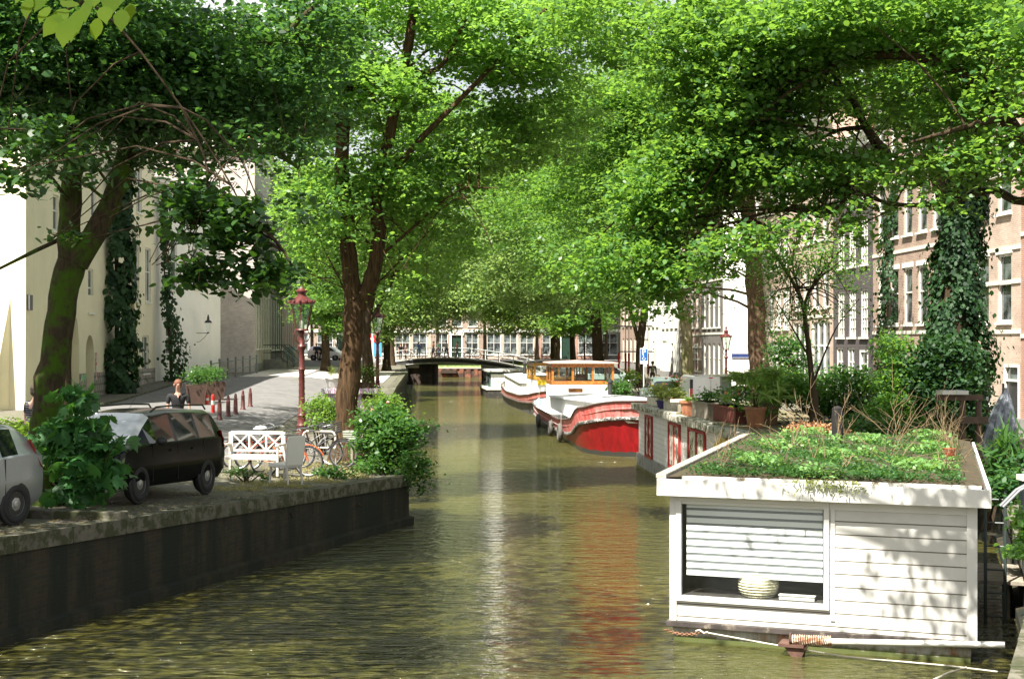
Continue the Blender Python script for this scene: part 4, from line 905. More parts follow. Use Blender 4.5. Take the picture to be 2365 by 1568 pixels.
def wheelhouse(t, x0, x1, hw, z0, zm, z1, low, wood, roofm, nwin=3, lowh=None):
    w_ = MB().box(x0, x1, -hw, hw, z0, zm).build('wheelhouse', low, t)
    m = MB(); pw = .12
    for (fx) in (x0, x1-.09):
        m.box(fx, fx+.09, -hw, hw, zm, zm+.2); m.box(fx, fx+.09, -hw, hw, z1-.2, z1)
        for i in range(nwin+1):
            y = -hw+(2*hw-pw)*i/nwin; m.box(fx+.002, fx+.088, y, y+pw, zm+.2, z1-.2)
    for sy in (-hw, hw-.09):
        m.box(x0+.09, x1-.09, sy, sy+.09, zm, zm+.2); m.box(x0+.09, x1-.09, sy, sy+.09, z1-.2, z1); k = max(1, int((x1-x0)/1.1))
        for i in range(1, k): xx = x0+(x1-x0)*i/k; m.box(xx-.06, xx+.06, sy+.002, sy+.088, zm+.2, z1-.2)
    m.build('window_frames', wood, w_, bev=.006)
    g = clearglass()
    for i in range(nwin):
        a = -hw+pw+(2*hw-pw)*i/nwin; b = -hw+(2*hw-pw)*(i+1)/nwin; MB().box(x0+.04, x0+.05, a, b, zm+.2, z1-.2).build('window', g, w_)
    for sy in (-hw+.04, hw-.05): MB().box(x0+.1, x1-.1, sy, sy+.01, zm+.2, z1-.2).build('side_window', g, w_)
    m = MB(); m.loft([[(x,-hw-.18,z1),(x,hw+.18,z1),(x,hw+.18,z1+.06),(x,0,z1+.14),(x,-hw-.18,z1+.06)] for x in (x0-.2, x1+.2)]); m.build('roof', roofm, w_)
    MB().box(x0+.8, x0+1.2, -.35, .25, zm, zm+.55).build('seat', M('brown_leather', (.12,.07,.04), .6), w_)
    return w_
def chimney(t, x, y, z, h=.75, r=.085):
    m = MB(); m.lathe([(r*1.6,0),(r*1.6,.06),(r,.08),(r,h*.8),(r*1.5,h*.82),(r*1.4,h*.9),(r*.4,h)], 12, (x,y,z)); return m.build('chimney', M('sooty_black', (.02,.02,.02), .6), t, sm=True)
redp = streaky('red_hull_paint', (.30,.008,.012), (.17,.007,.010), .32, (.05,.05,.045), .30)
redb = streaky('faded_red_paint', (.62,.10,.09), (.74,.38,.34), .55)
whitep = M('white_boat_paint', (.86,.86,.84), .5, .05, 1.5, .1, col2=(.6,.58,.52), cover=.68)
varn = M('varnished_wood', (.48,.18,.035), .35, .3, 5, .1, col2=(.33,.11,.02), coat=.4); varny = M('golden_varnish', (.55,.28,.05), .35, .25, 5, .1, coat=.4)
roofw = M('pale_deck_roof', (.72,.73,.72), .6, .08, 1.2, .1, col2=(.55,.56,.55), cover=.6)
mats = dict(hull=redp, bulwark=redb, rail=M('worn_rub_rail', (.07,.065,.06), .8, .3, 5, .6, col2=(.5,.48,.44), cover=.56), gun=M('dark_gunwale', (.10,.07,.06), .6, .3), deck=whitep, inside=whitep)
rd = (-.065, 1)
rb, zs, hf = barge('bright red and faded pink barge with white cabin and orange varnished wheelhouse, nearer barge', (5.05,51.6,0), rd, 27.6, 2.4,
   [(0,2.08),(2.5,1.72),(5.5,1.15),(9,.9),(20,.82),(27.6,1.15)], mats, lambda x: .70-.30*smooth(1.0, 9, x))
cabin(rb, 2.6, 20.5, 1.8, .9, 1.92, 1.45, whitep, roofw, nose=2.4)
wheelhouse(rb, 21.6, 24.6, 1.62, .6, 2.02, 3.12, whitep, varn, M('pinkish_roof_paint', (.55,.40,.34), .6), 3)
chimney(rb, 13.0, -.25, 1.74, .8, .1)
for x in (4.0, 4.95): MB().box(x, x+.62, 1.80, 1.84, 1.28, 1.62).build('porthole', glassm('dark_port_glass', (.01,.01,.012), .1), rb)
MB().box(19.0,19.9,.3,1.0,1.72,1.92).build('hatch', varn, rb, bev=.02)
def bargept(t, x, y, z): 
    return Matrix.Translation(t.location) @ Matrix.Rotation(t.rotation_euler.z, 4, 'Z') @ Vector((x,y,z))
ty = M('old_tyre_rubber', (.10,.095,.085), .85, .3, 5, .5)
for k, (x, zz, r) in enumerate([(8.4,.42,.30),(12.6,.36,.27),(19.3,.32,.25)]):
    f = MB(); f.torus((0,0,0), r, .1, 'y', 18, 8); o = f.build('tyre_fender', ty, None, ['nearest tyre fender hanging on the red barge, the lowest in the photo','middle tyre fender on the side of the red barge','farthest tyre fender on the red barge, close to its far end'][k], sm=True, cat='fender', group='tyre fenders on the red barge')
    o.location = bargept(rb, x, 2.5, zz); o.rotation_euler = (0,0,rb.rotation_euler.z)
    m = MB(); m.tube([(0,-.05,r*.9),(0,-.06,.95-zz*.3)], .012, 5); m.build('rope', M('grey_rope', (.4,.37,.3), .9), o)
f = MB(); f.lathe([(.03,-.5),(.13,-.42),(.16,-.2),(.16,.25),(.12,.38),(.04,.46)], 12); o = f.build('boat_fender', M('blue_fender', (.22,.33,.46), .4), None, 'blue grey sausage fender between the red barge and the yellow barge', sm=True, cat='fender'); o.location = bargept(rb, 25.3, 1.95, .75)
m = MB(); m.tube([(0,0,.44),(.0,-.25,.8)], .012, 5); m.build('rope', M('grey_rope', (.4,.37,.3)), o)
# yellow wheelhouse barge
mats2 = dict(hull=streaky('dark_hull_paint', (.09,.088,.082), (.20,.19,.175), .6, (.16,.15,.07), .14), bulwark=streaky('salmon_stripe_paint', (.62,.16,.13), (.72,.35,.30), .6), rail=mats['gun'], gun=mats['gun'], deck=M('grey_deck', (.4,.4,.38)), inside=M('greyish_white', (.6,.6,.56)))
yb, zs2, hf2 = barge('dark hulled barge with a salmon stripe and a golden yellow wheelhouse, beyond the red barge', (3.35,80.2,0), (-.11,1), 21, 2.2,
   [(0,1.45),(3,1.15),(7,.98),(14,.98),(18,1.25),(21,1.6)], mats2, lambda x: .62)
cabin(yb, 9.5, 19.2, 1.75, .7, 1.62, 1.95, M('cream_white_paint', (.74,.73,.64), .6, .1, 2, .1, col2=(.5,.48,.4), cover=.6), M('grey_felt_roof', (.36,.37,.34), .9, .15), nose=.5)
wheelhouse(yb, 5.0, 8.6, 1.5, .6, 1.95, 3.0, whitep, varny, M('dark_roof_felt', (.06,.06,.055), .9), 2)
MB().box(4.93, 4.985, -1.3, 1.3, 1.66, 1.95).build('yellow_panel', M('yellow_paint', (.75,.55,.03), .5), yb)
chimney(yb, 15.5, .8, 2.1, .8, .1)
# small dark-and-white houseboat furthest off
t = thing('houseboat', 'small white and dark green houseboat with a flat pale roof, farthest moored boat', 'houseboat'); placed(t, (-1.75,107.5,0), (-.09,1))
MB().add([(0,0,-.2),(8,0,-.2),(8,-3.3,-.2),(0,-3.3,-.2),(-.1,.15,.62),(8.1,.15,.62),(8.1,-3.45,.62),(-.1,-3.45,.62)], [(0,1,5,4),(1,2,6,5),(2,3,7,6),(3,0,4,7),(4,5,6,7)]).build('hull', steel_dk, t)
MB().box(-.14,8.14,-3.5,.2,.62,.8).build('gunwale', M('cream_white_paint', (.74,.73,.64)), t)
MB().box(.5,7.5,-3.1,-.1,.8,1.98).build('cabin', M('dark_green_paint', (.05,.09,.08), .5), t)
for i in range(2): MB().box(.44,.499,-1.35-1.5*i,-.2-1.5*i,.85,1.8).build('panel', whitep, t)
for i in range(3): MB().box(1.2+2*i,2.5+2*i,-.099,-.05,1.1,1.75).build('window', gl, t)
MB().box(.2,7.8,-3.3,.1,1.98,2.12).build('roof', M('pale_flat_roof', (.48,.47,.44), .9), t)
# ---------------------------------------------------------------- second houseboat: white clapboard with red windows
cl2 = boards('white_clapboard', (.84,.83,.80), .155, gap=(.40,.38,.34), gw=.010)
o2 = Vector((5.33,31.0,0)); d2 = Vector((4.27-5.33,47.9-31.0,0)); L2 = d2.length
h2 = thing('houseboat', 'white clapboard houseboat with dark red windows and plant pots on its mossy roof', 'houseboat'); placed(h2, o2, d2)
# local x runs away from camera, +y to the canal (left)
MB().box(0, L2, -3.6, 0, .5, 1.98).build('wall', cl2, h2)
MB().box(-.1, L2+.08, -3.7, .06, -.5, .5).build('hull', M('grey_concrete_hull', (.30,.30,.28), .8, .2, 2, .3, col2=(.16,.15,.12), cover=.58), h2)
MB().box(-.09, L2+.09, .061, .075, -.1, .1).build('algae_line', algae, h2)
mossr = M('mossy_roof_edge', (.48,.46,.40), .9, .2, 3, .8, col2=(.10,.10,.035), cover=.52)
m = MB(); 
for i in range(14): a = -.3+(L2+.5)*i/14; m.box(a, a+(L2+.5)/14-.01, -.12, .24, 1.98+.02*math.sin(i*2.3), 2.17+.03*math.sin(i*1.7))
m.build('roof_edge', mossr, h2, bev=.02)
MB().box(-.28, L2+.18, -3.8, -.121, 1.98, 2.12).build('roof', M('roof_felt_soil', (.20,.15,.10), .95, .3, 3, .6, col2=(.10,.11,.04)), h2)
redw = M('dark_red_frame', (.36,.03,.025), .45, .15)
for (x, w_, z0, z1, n_) in ((13.95,1.35,.5,1.86,2),(9.1,1.8,.53,1.88,2),(5.5,2.3,.5,1.9,2)):
    o = MB(); o.box(0,w_,0,.07,0,.07); o.box(0,w_,0,.07,z1-z0-.07,z1-z0)
    for k in range(n_+1): xx = (w_-.08)*k/n_; o.box(xx,xx+.08,.001,.068,.07,z1-z0-.07)
    w = o.build('window', redw, h2); w.location = (x, .0, z0)
    MB().box(.1,w_-.1,.02,.03,.1,z1-z0-.1).build('pane', glassm('curtained_glass', (.16,.16,.14), .12, var=3), w)
# hexagonal emblem: yellow house outline with a blue house inside
sg = thing('emblem_sign', 'yellow and blue house shaped emblem sign on the white clapboard houseboat', 'sign'); 
sp = Matrix.Translation(o2) @ Matrix.Rotation(math.atan2(d2.y,d2.x),4,'Z') @ Vector((3.35,.012,1.28)); sg.location = sp; sg.rotation_euler = (0,0,math.atan2(d2.y,d2.x)+math.pi)
hexa = lambda k, zo=0: [(-.62*k,-.45*k+zo),(.62*k,-.45*k+zo),(.62*k,.25*k+zo),(.0,.62*k+zo),(-.62*k,.25*k+zo)]
MB().slab(hexa(1.15,.02), -.03, -.0).build('board', M('yellow_sign', (.62,.47,.10), .6), sg)
sg.scale = (1.7, 1, 1); MB().slab(hexa(.85,-.03), -.04, -.031).build('blue_field', M('blue_sign', (.02,.09,.20), .5), sg)
def text(body, size, mat, parent, loc, rot, name='lettering', ext=.004):
    c = bpy.data.curves.new(name, 'FONT'); c.body = body; c.size = size; c.extrude = ext; c.align_x = 'CENTER'; c.align_y = 'CENTER'
    tmp = bpy.data.objects.new('tmp', c); COL.objects.link(tmp); bpy.context.view_layer.update(); me = bpy.data.meshes.new_from_object(tmp.evaluated_get(bpy.context.evaluated_depsgraph_get())); bpy.data.objects.remove(tmp)
    o = bpy.data.objects.new(name, me); COL.objects.link(o); me.materials.clear(); me.materials.append(mat); o.parent = parent; o.location = loc; o.rotation_euler = rot; return o
lw = M('lettering_white', (.85,.85,.82), .5)
text('VLIE', .24, lw, sg, (0,-.047,.24), (R(90),0,0))
for i, ch in enumerate('COVNI'): text(ch, .15, lw, sg, (-.60,-.037,-.40+.16*i), (R(90),R(-90),0))
# pots and boxes on its roof
terra = M('terracotta', (.42,.17,.09), .8, .2, 4, .3); oldwood = M('old_grey_wood', (.26,.23,.18), .9, .25, 5, .5); dkpot = M('dark_plastic_pot', (.03,.035,.035), .5)
lf_pot = leafm('pot_plant_leaf', (.05,.12,.02), (.16,.27,.05), (.3,.5,.05), .45); lf_pale = leafm('pale_plant_leaf', (.18,.25,.06), (.38,.42,.13), (.5,.6,.15), .45)
lf_bush = leafm('bush_leaf', (.025,.075,.02), (.07,.16,.04), (.16,.36,.04), .35, .35)
def plantmesh(seed, r, h, n, leaf, size, shape=LEAF6, dens=8):
    rng = np.random.default_rng(seed); P, out = sprays(rng, [((0,0,h*.55), (r*.75, r*.75, h*.45), 1)], n, dens, r*.45, .6, .1)
    P[:,2] = np.maximum(P[:,2], .02); return leafmesh('foliage', P, size, leaf, rng, shape, .9, .6, heading=out*.8)
def pot(m, r, h, n=14): return m.lathe([(r*.7,0),(r*.92,h*.86),(r*1.05,h*.87),(r*1.05,h),(r*.9,h),(r*.88,h*.92)], n)
def potted(label, loc, r, h, pm, ph, pr, leaf, size, seed, group=None, box=None, n=60, shape=LEAF6, flowers=None):
    t = thing('potted_plant', label, 'potted plant', loc, .3*seed, group); m = MB()
    if box: m.box(-box[0]/2, box[0]/2, -box[1]/2, box[1]/2, 0, h-.0); m.box(-box[0]/2-.02, box[0]/2+.02, -box[1]/2-.02, box[1]/2+.02, h-.06, h)
    else: pot(m, r, h)
    m.build('pot', pm, t, sm=not box)
    o = link(plantmesh(seed, pr, ph, n, leaf, size, shape), 'foliage', t, (0,0,h*.9))
    if box: o.scale = (box[0]/(2*pr)*1.1, 1, 1)
    if flowers:
        rr = random.Random(seed); f = MB()
        for i in range(flowers[1]): f.ball((rr.uniform(-pr,pr)*.8, rr.uniform(-pr,pr)*.8, h+ph*rr.uniform(.5,1.0)), (.05,.05,.035), 6, 4)
        f.build('flowers', flowers[0], t)
    return t
def roof2(x, y): return bargept(h2, x, y, 2.13)
yel = M('yellow_flower', (.8,.6,.05), .6); orr = M('orange_flower', (.75,.22,.12), .6); pinkf = M('pink_flower', (.8,.25,.25), .6)
rz2 = h2.rotation_euler.z
plist = [('long pale planter of yellow green flowers at the far end of the clapboard houseboat roof', (15.6,-.45), .2,.28,M('cream_pot', (.6,.56,.45)),.45,.5,lf_pale,.09,1,(1.5,.4),(yel,7)),
 ('terracotta pot with thin pink flowered plant in front of the white van', (14.6,-.8), .28,.3,terra,.8,.3,lf_pot,.07,2,None,(pinkf,8)),
 ('dark blue pot among the pale planters on the clapboard houseboat roof', (13.6,-.25), .22,.26,M('dark_blue_pot', (.04,.03,.12)),.3,.25,lf_pale,.07,3,None,None),
 ('square stone coloured planter of pale flowers behind the dark blue pot', (12.1,-.4), .2,.34,M('stone_pot', (.45,.42,.33), .9, .2, 5, .6),.35,.42,lf_pale,.08,4,(1.0,.5),None),
 ('brown terracotta tub in front of the flat wooden box, left of the upright board', (9.3,-.3), .30,.42,terra,.12,.22,lf_pot,.06,5,None,None),
 ('long wicker grey planter with dark green trailing plants beside the upright board', (8.2,-.65), .3,.45,oldwood,.32,.5,lf_bush,.08,6,(1.5,.6),None),
 ('dark red box of bushy green plants right of the upright board', (6.2,-.9), .3,.42,M('dark_red_box', (.13,.03,.02), .7),.6,.5,lf_bush,.08,7,(1.9,.6),(orr,5)),
 ('brown jar like pot beside the palm pot', (4.9,-1.5), .26,.55,M('brown_glazed_pot', (.16,.09,.04), .4),.3,.3,lf_pot,.08,8,None,None)]
for (lab, (x, y), r, h, pm, ph, pr, lf, sz, sd, bx, fl_) in plist:
    o = potted(lab, roof2(x, y), r, h, pm, ph, pr, lf, sz, sd, 'pots on the clapboard houseboat roof', bx, 70, flowers=fl_)
    o.rotation_euler = (0,0,rz2+.1)
# flat pale wooden box and upright board
o = thing('wooden_bench', 'low pale wooden bench among the pots in front of the white van', 'bench', roof2(10.2,-.9), rz2+1.4); MB().box(-1.0,1.0,-.25,.25,.34,.42).build('seat', M('pale_weathered_wood', (.62,.58,.48), .8, .15, 5), o)
for sx in (-.8,.7): MB().box(sx,sx+.08,-.22,.22,0,.34).build('leg', oldwood, o)
o = thing('timber_post', 'square grey timber post with a flat board on top, standing among the roof pots', 'post', roof2(7.6,-.95), rz2); MB().box(-.13,.13,-.13,.13,0,1.15).build('post', M('grey_white_post', (.45,.45,.42), .85, .15, 5, .3), o)
MB().box(-.4,.45,-.38,.38,1.15,1.2).build('top_board', M('pale_weathered_wood', (.62,.58,.48)), o)
# palm
pl = thing('palm', 'small fan palm in a brown pot on the roof of the clapboard houseboat', 'palm', roof2(3.7,-.85)); pot(MB(), .27, .5).build('pot', M('rust_glazed_pot', (.28,.12,.05), .5, .3, 5), pl, sm=True)
rng = np.random.default_rng(9); C = []; Hd = []
for f in range(22):
    a = rng.random()*6.28; e = rng.random()*1.1-.1; base = np.array((0,0,.75)); tip = base+np.array((math.cos(a)*math.cos(e), math.sin(a)*math.cos(e), math.sin(e)))*.55
    ax = tip-base; ax /= np.linalg.norm(ax); s_ = np.cross(ax, (0,0,1.0)); s_ /= np.linalg.norm(s_)
    for k in range(14):
        u = (k/13-.5)*2.4; dv = ax*math.cos(u)+s_*math.sin(u); C.append(tip+dv*.26); Hd.append(dv)
me = leafmesh('fronds', np.array(C), .55, leafm('palm_leaf', (.08,.17,.03), (.25,.36,.09), (.35,.55,.08), .4), rng, BLADE, .6, .3, heading=np.array(Hd), hs=.05); link(me, 'fronds', pl)
m = MB(); m.tube([(0,0,.4),(0,0,.8)], .06, 7); m.build('stem', bk_brown, pl)
# ================================================================ near houseboat with the planted roof
N0 = Vector((2.02,19.87,0)); N1 = Vector((6.17,18.30,0)); dn = N1-N0; WN = dn.length; LN = 9.2; DN = .42
hb = thing('houseboat', 'white clapboard houseboat with a big blind covered window and a planted green roof, nearest boat', 'houseboat'); placed(hb, N0, dn)
def hbp(x, y, z): return Matrix.Translation(hb.location) @ Matrix.Rotation(hb.rotation_euler.z, 4, 'Z') @ Vector((x-.07*y,y,z))
ZT = 2.30
wpaint = M('white_board_paint', (.66,.65,.61), .5, .05, 2, .05)
cl1 = boards('white_boarding', (.64,.63,.59), .178, dirt=(.35,.33,.25))
i0, i1 = .16, WN-.18; fy = .22
wx0, wx1, wz0, wz1 = i0+.16, i0+2.13, .66, 1.99
# wall with a window opening
m = MB()
for (a,b,c,d) in ((i0,wx0,.30,2.06),(wx1,i1,.30,2.06),(wx0,wx1,.30,wz0),(wx0,wx1,wz1,2.06)): m.add([(a,fy,c),(b,fy,c),(b,fy,d),(a,fy,d)], [(0,1,2,3)])
m.add([(i0,fy,.3),(i0,LN-.2,.3),(i0,LN-.2,2.06),(i0,fy,2.06)], [(3,2,1,0)]); m.add([(i1,fy,.3),(i1,LN-.2,.3),(i1,LN-.2,2.06),(i1,fy,2.06)], [(0,1,2,3)])
m.add([(i0,LN-.2,.3),(i1,LN-.2,.3),(i1,LN-.2,2.06),(i0,LN-.2,2.06)], [(0,1,2,3)]); m.build('wall', cl1, hb)
m = MB(); m.box(i0-.01,i0+.09,fy-.03,fy+.06,.30,2.05); m.box(i1-.12,i1+.012,fy-.03,fy+.06,.30,2.05); m.box(wx1+.09,wx1+.15,fy-.02,fy+.005,.44,2.05); m.box(i0+.091,i1-.121,fy-.022,fy+.004,1.94,2.055)
m.build('corner_boards', wpaint, hb, bev=.004)
m = MB(); fr = .075
m.box(wx0-fr,wx1+fr,fy-.05,fy+.05,wz0-fr,wz0); m.box(wx0-fr,wx1+fr,fy-.05,fy+.05,wz1,wz1+fr); m.box(wx0-fr,wx0,fy-.049,fy+.049,wz0,wz1); m.box(wx1,wx1+fr,fy-.049,fy+.049,wz0,wz1)
wf = m.build('window', wpaint, hb, bev=.006)
MB().box(wx0,wx1,fy,fy+.012,wz0,wz1).build('pane', clearglass('window_clear', (.975,.985,.98)), wf)
room = M('room_interior', (.10,.10,.10), .9)
m = MB(); m.add([(wx0-.1,fy+.06,wz0-.2),(wx1+.1,fy+.06,wz0-.2),(wx1+.1,fy+1.8,wz0-.2),(wx0-.1,fy+1.8,wz0-.2),(wx0-.1,fy+.06,wz1+.06),(wx1+.1,fy+.06,wz1+.06),(wx1+.1,fy+1.8,wz1+.06),(wx0-.1,fy+1.8,wz1+.06)], [(0,1,2,3),(4,7,6,5),(3,2,6,7),(0,3,7,4),(1,5,6,2)]); m.build('interior', room, wf)
bl = M('blind_fabric', (.86,.89,.88), .8, .04, 2); bs = M('blind_sheer', (.20,.22,.22), .8, .1, 9)
zb0 = .94; nb_ = 10; ph = (wz1-zb0)/nb_
m = MB(); m2 = MB()
for k in range(nb_):
    z = wz1-ph*(k+1); m.box(wx0+.06,wx1-.02,fy+.055,fy+.058,z,z+ph*.66); m2.box(wx0+.06,wx1-.02,fy+.062,fy+.064,z+ph*.66,z+ph)
m.build('blind', bl, wf); m2.build('blind_sheer_bands', bs, wf)
sl_ = MB().box(wx0,wx1,fy+.014,fy+.55,wz0-.012,wz0+.012).build('inner_sill', M('dark_table', (.06,.055,.05), .5), wf)
lp = thing('wicker_lamp', 'round cream wicker lamp shade on the window sill of the nearest houseboat', 'lamp', hbp(wx0+1.05,fy+.24,wz0+.012), hb.rotation_euler.z)
m = MB(); prof = [(.18,.0),(.255,.08),(.275,.17),(.25,.27),(.18,.34),(.1,.36)]; m.lathe(prof, 24)
for k in range(9): z = .02+k*.038; r = .18+.095*math.sin(min(1,(z+.02)/.36)*math.pi)**.7; m.torus((0,0,z), r, .011, 'z', 26, 5)
m.build('shade', M('cream_wicker', (.62,.60,.42), .8, .25, 14, .6), lp, sm=True)
wt = MB().box(-.24,.24,-.05,.05,0,.055).box(-.25,.25,-.06,.06,.055,.065).build('white_box', wpaint, None, 'low white box on the window sill right of the wicker lamp', cat='box'); wt.location = hbp(wx0+1.6,fy+.12,wz0+.013); wt.rotation_euler = (0,0,hb.rotation_euler.z)
# roof: fascia, lip, soil
m = MB(); m.box(0,WN,0,.05,ZT-.235,ZT); m.box(0,.05,.05,LN,ZT-.235,ZT); m.box(WN-.05,WN,.05,LN,ZT-.235,ZT); m.box(.051,WN-.051,.051,fy+.1,ZT-.22,ZT-.2); m.box(.051,i0+.1,fy+.1,LN,ZT-.22,ZT-.2); m.box(i1-.1,WN-.051,fy+.1,LN,ZT-.22,ZT-.2)
m.build('fascia', wpaint, hb, bev=.006)
MB().box(.35,WN-.12,.06,.09,ZT,ZT+.045).build('roof_lip', M('peeling_white_lip', (.74,.72,.64), .8, .15, 5, .4, col2=(.12,.10,.06), cover=.56), hb)
m = MB(); m.box(-.02,.13,.04,LN,ZT,ZT+.07); m.build('roof_rim', M('lichen_grey_board', (.40,.39,.34), .9, .2, 6, .7, col2=(.24,.23,.17), cover=.5), hb, bev=.015)
rng = np.random.default_rng(77)
soil = MB(); nx, ny = 22, 40; vs = []
for j in range(ny+1):
    for i in range(nx+1):
        x = .14+(WN-.22)*i/nx; y = .1+(LN-.12)*j/ny; edge_ = min(1, min(x-.1, WN-.05-x, y-.05)*2.2); vs.append((x, y, ZT+.01+.10*max(0, edge_)+.03*math.sin(x*5.1+y*2.3)*edge_))
soil.add(vs, [(j*(nx+1)+i, j*(nx+1)+i+1, (j+1)*(nx+1)+i+1, (j+1)*(nx+1)+i) for j in range(ny) for i in range(nx)])
soil.build('roof_soil', M('roof_soil', (.065,.036,.02), .95, .35, 8, 1.0, col2=(.045,.05,.02), cover=.5), hb, sm=True)
# ground cover
def fieldh(x, y): return ZT+.08
n = 52000; X_ = rng.random(n)*(WN-.5)+.2; Y_ = .12+(rng.random(n)**1.25)*(LN-.5)
clump = np.sin(X_*2.7+1.3)*np.cos(Y_*1.9)+np.sin(X_*6.1+Y_*4.3)*.5+rng.normal(0,.25,n)
dens = (np.minimum(1, np.minimum((X_-.30)/.8, np.minimum((WN-.28-X_)/.35, (Y_-.05)/.32))))
keep = rng.random(n) < np.clip(dens, 0, 1)*np.where(clump > -1.05, 1, .2); X_, Y_, clump = X_[keep], Y_[keep], clump[keep]
tall = clump > .95; Z_ = ZT+.07+rng.random(len(X_))*np.where(tall, .20, .075)
Pw = np.array([tuple(hbp(a, b, c)) for a, b, c in zip(X_, Y_, Z_)])
gm = leafm('sedum_leaf', (.012,.05,.012), (.045,.13,.028), (.12,.26,.03), .35, .5); gt = leafm('weed_leaf', (.08,.20,.05), (.20,.36,.12), (.35,.6,.12), .4, .45)
tag(link(leafmesh('ground_cover', Pw[~tall], .045, gm, rng, LEAF4, .9, .7), 'ground_cover'), 'low dark green ground cover over the planted roof of the nearest houseboat', 'ground cover', kind='stuff')
tag(link(leafmesh('ground_cover', Pw[tall], .07, gt, rng, LEAF6, 1.0, .55), 'ground_cover'), 'pale green leafy weeds in patches on the planted roof', 'weeds', kind='stuff')
# dead twiggy shrubs on the roof
tw = M('dry_twig', (.20,.14,.075), .9, .25, 6, .2); twd = M('dry_twig_dark', (.24,.16,.09), .9, .25, 6, .2)
def deadshrub(label, loc, h, n, seed, spread=.6, mat_=None, group='dead shrubs on the planted roof', thick=.006):
    rr = random.Random(seed); m = MB()
    def grow(p, d, L, r, lv):
        pts = [p]; q = p.copy(); dd = d.copy()
        for k in range(4): dd = (dd+Vector((rr.gauss(0,.16), rr.gauss(0,.16), rr.gauss(0,.10)))).normalized(); q = q+dd*L/4; pts.append(q.copy())
        m.tube(pts, [r, r*.9, r*.75, r*.6, r*.4], 5, cap=False)
        if lv:
            for k in range(rr.randint(1,3)): grow(pts[rr.randint(1,4)].copy(), (dd+Vector((rr.gauss(0,.6), rr.gauss(0,.6), rr.gauss(.1,.35)))).normalized(), L*rr.uniform(.35,.7), r*.6, lv-1)
    for i in range(n):
        a = rr.random()*6.28; grow(Vector((rr.uniform(-.1,.1), rr.uniform(-.1,.1), 0)), Vector((math.cos(a)*spread*rr.random(), math.sin(a)*spread*rr.random(), rr.uniform(.5,1))).normalized(), h*rr.uniform(.5,1), thick, 2)
    o = m.build('dead_shrub', mat_ or tw, None, label, cat='shrub', group=group); o.location = loc; return o
for (lab, x, y, h, n_, sd, sp_) in [('small bare twigs at the left corner of the planted roof', .75,.9,.55,3,1,.7),('tall bare forked twig left of the middle of the planted roof', 2.0,2.8,1.1,3,2,.5),
   ('bare branch lying low over the middle of the planted roof', 2.5,1.3,.7,3,3,1.6),('tangle of dry stems at the right front of the planted roof', 3.9,1.2,.55,6,4,.9),
   ('tangled dry bush right of the middle of the planted roof', 3.1,3.6,.9,6,5,1.0),('upright dry stems at the right rear of the planted roof', 3.8,5.4,1.0,7,6,.4),
   ('thin dry canes at the back of the planted roof near the black stump', 2.2,6.2,1.1,5,7,.4),('drooping dry twigs left of the black stump', 1.4,5.2,.8,4,8,.8),('dry stems at the right rear corner of the planted roof', 4.1,3.2,.8,5,9,.7),('short dry twigs at the left edge of the planted roof', .5,2.6,.6,3,10,.8),('fallen branch sprawling across the right half of the planted roof', 3.2,2.2,.9,3,11,2.6),
   ('fallen bare twigs sprawling over the rear left of the planted roof', 1.3,4.0,.9,4,12,2.2),('low web of dry stems before the covered parasol', 4.0,6.6,.9,6,13,1.0),('dry stems rising at the middle rear of the planted roof', 3.0,7.6,1.1,7,14,.7)]:
    deadshrub(lab, hbp(x, y, ZT+.08), h, n_, sd, sp_)
# black stump, red pot, rubbish on the roof
o = MB().lathe([(.1,0),(.11,.3),(.1,.62),(.02,.66)], 9).build('stump', M('black_stump', (.012,.011,.01), .9), None, 'black charred stump standing at the back of the planted roof', cat='stump'); o.location = hbp(2.0,7.2,ZT+.08)
o = MB().lathe([(.07,0),(.1,.12),(.11,.14)], 12).build('flower_pot', M('red_brown_pot', (.35,.07,.03), .5), None, 'small red brown flower pot at the right of the planted roof', cat='flower pot', sm=True); o.location = hbp(3.95,4.0,ZT+.1)
# weeds hanging over the fascia
C = []; 
for k in range(260):
    x = rng.normal(2.35,.25); C.append(tuple(hbp(x, -.03-.05*rng.random(), ZT+.06-abs(rng.normal(0,.085)))))
t = thing('hanging_weed', 'weeds hanging over the white roof board of the nearest houseboat', 'weed', hbp(2.35,-.02,ZT)); shiftmesh(link(leafmesh('foliage', np.array(C), .06, leafm('dry_weed_leaf', (.10,.13,.03), (.26,.30,.08), (.4,.5,.1), .35), rng, BLADE, .3, .5, heading=np.tile(np.array((0,0,-1.0)), (len(C),1)), hs=.6, aspect=3), 'foliage', t), hbp(2.35,-.02,ZT))
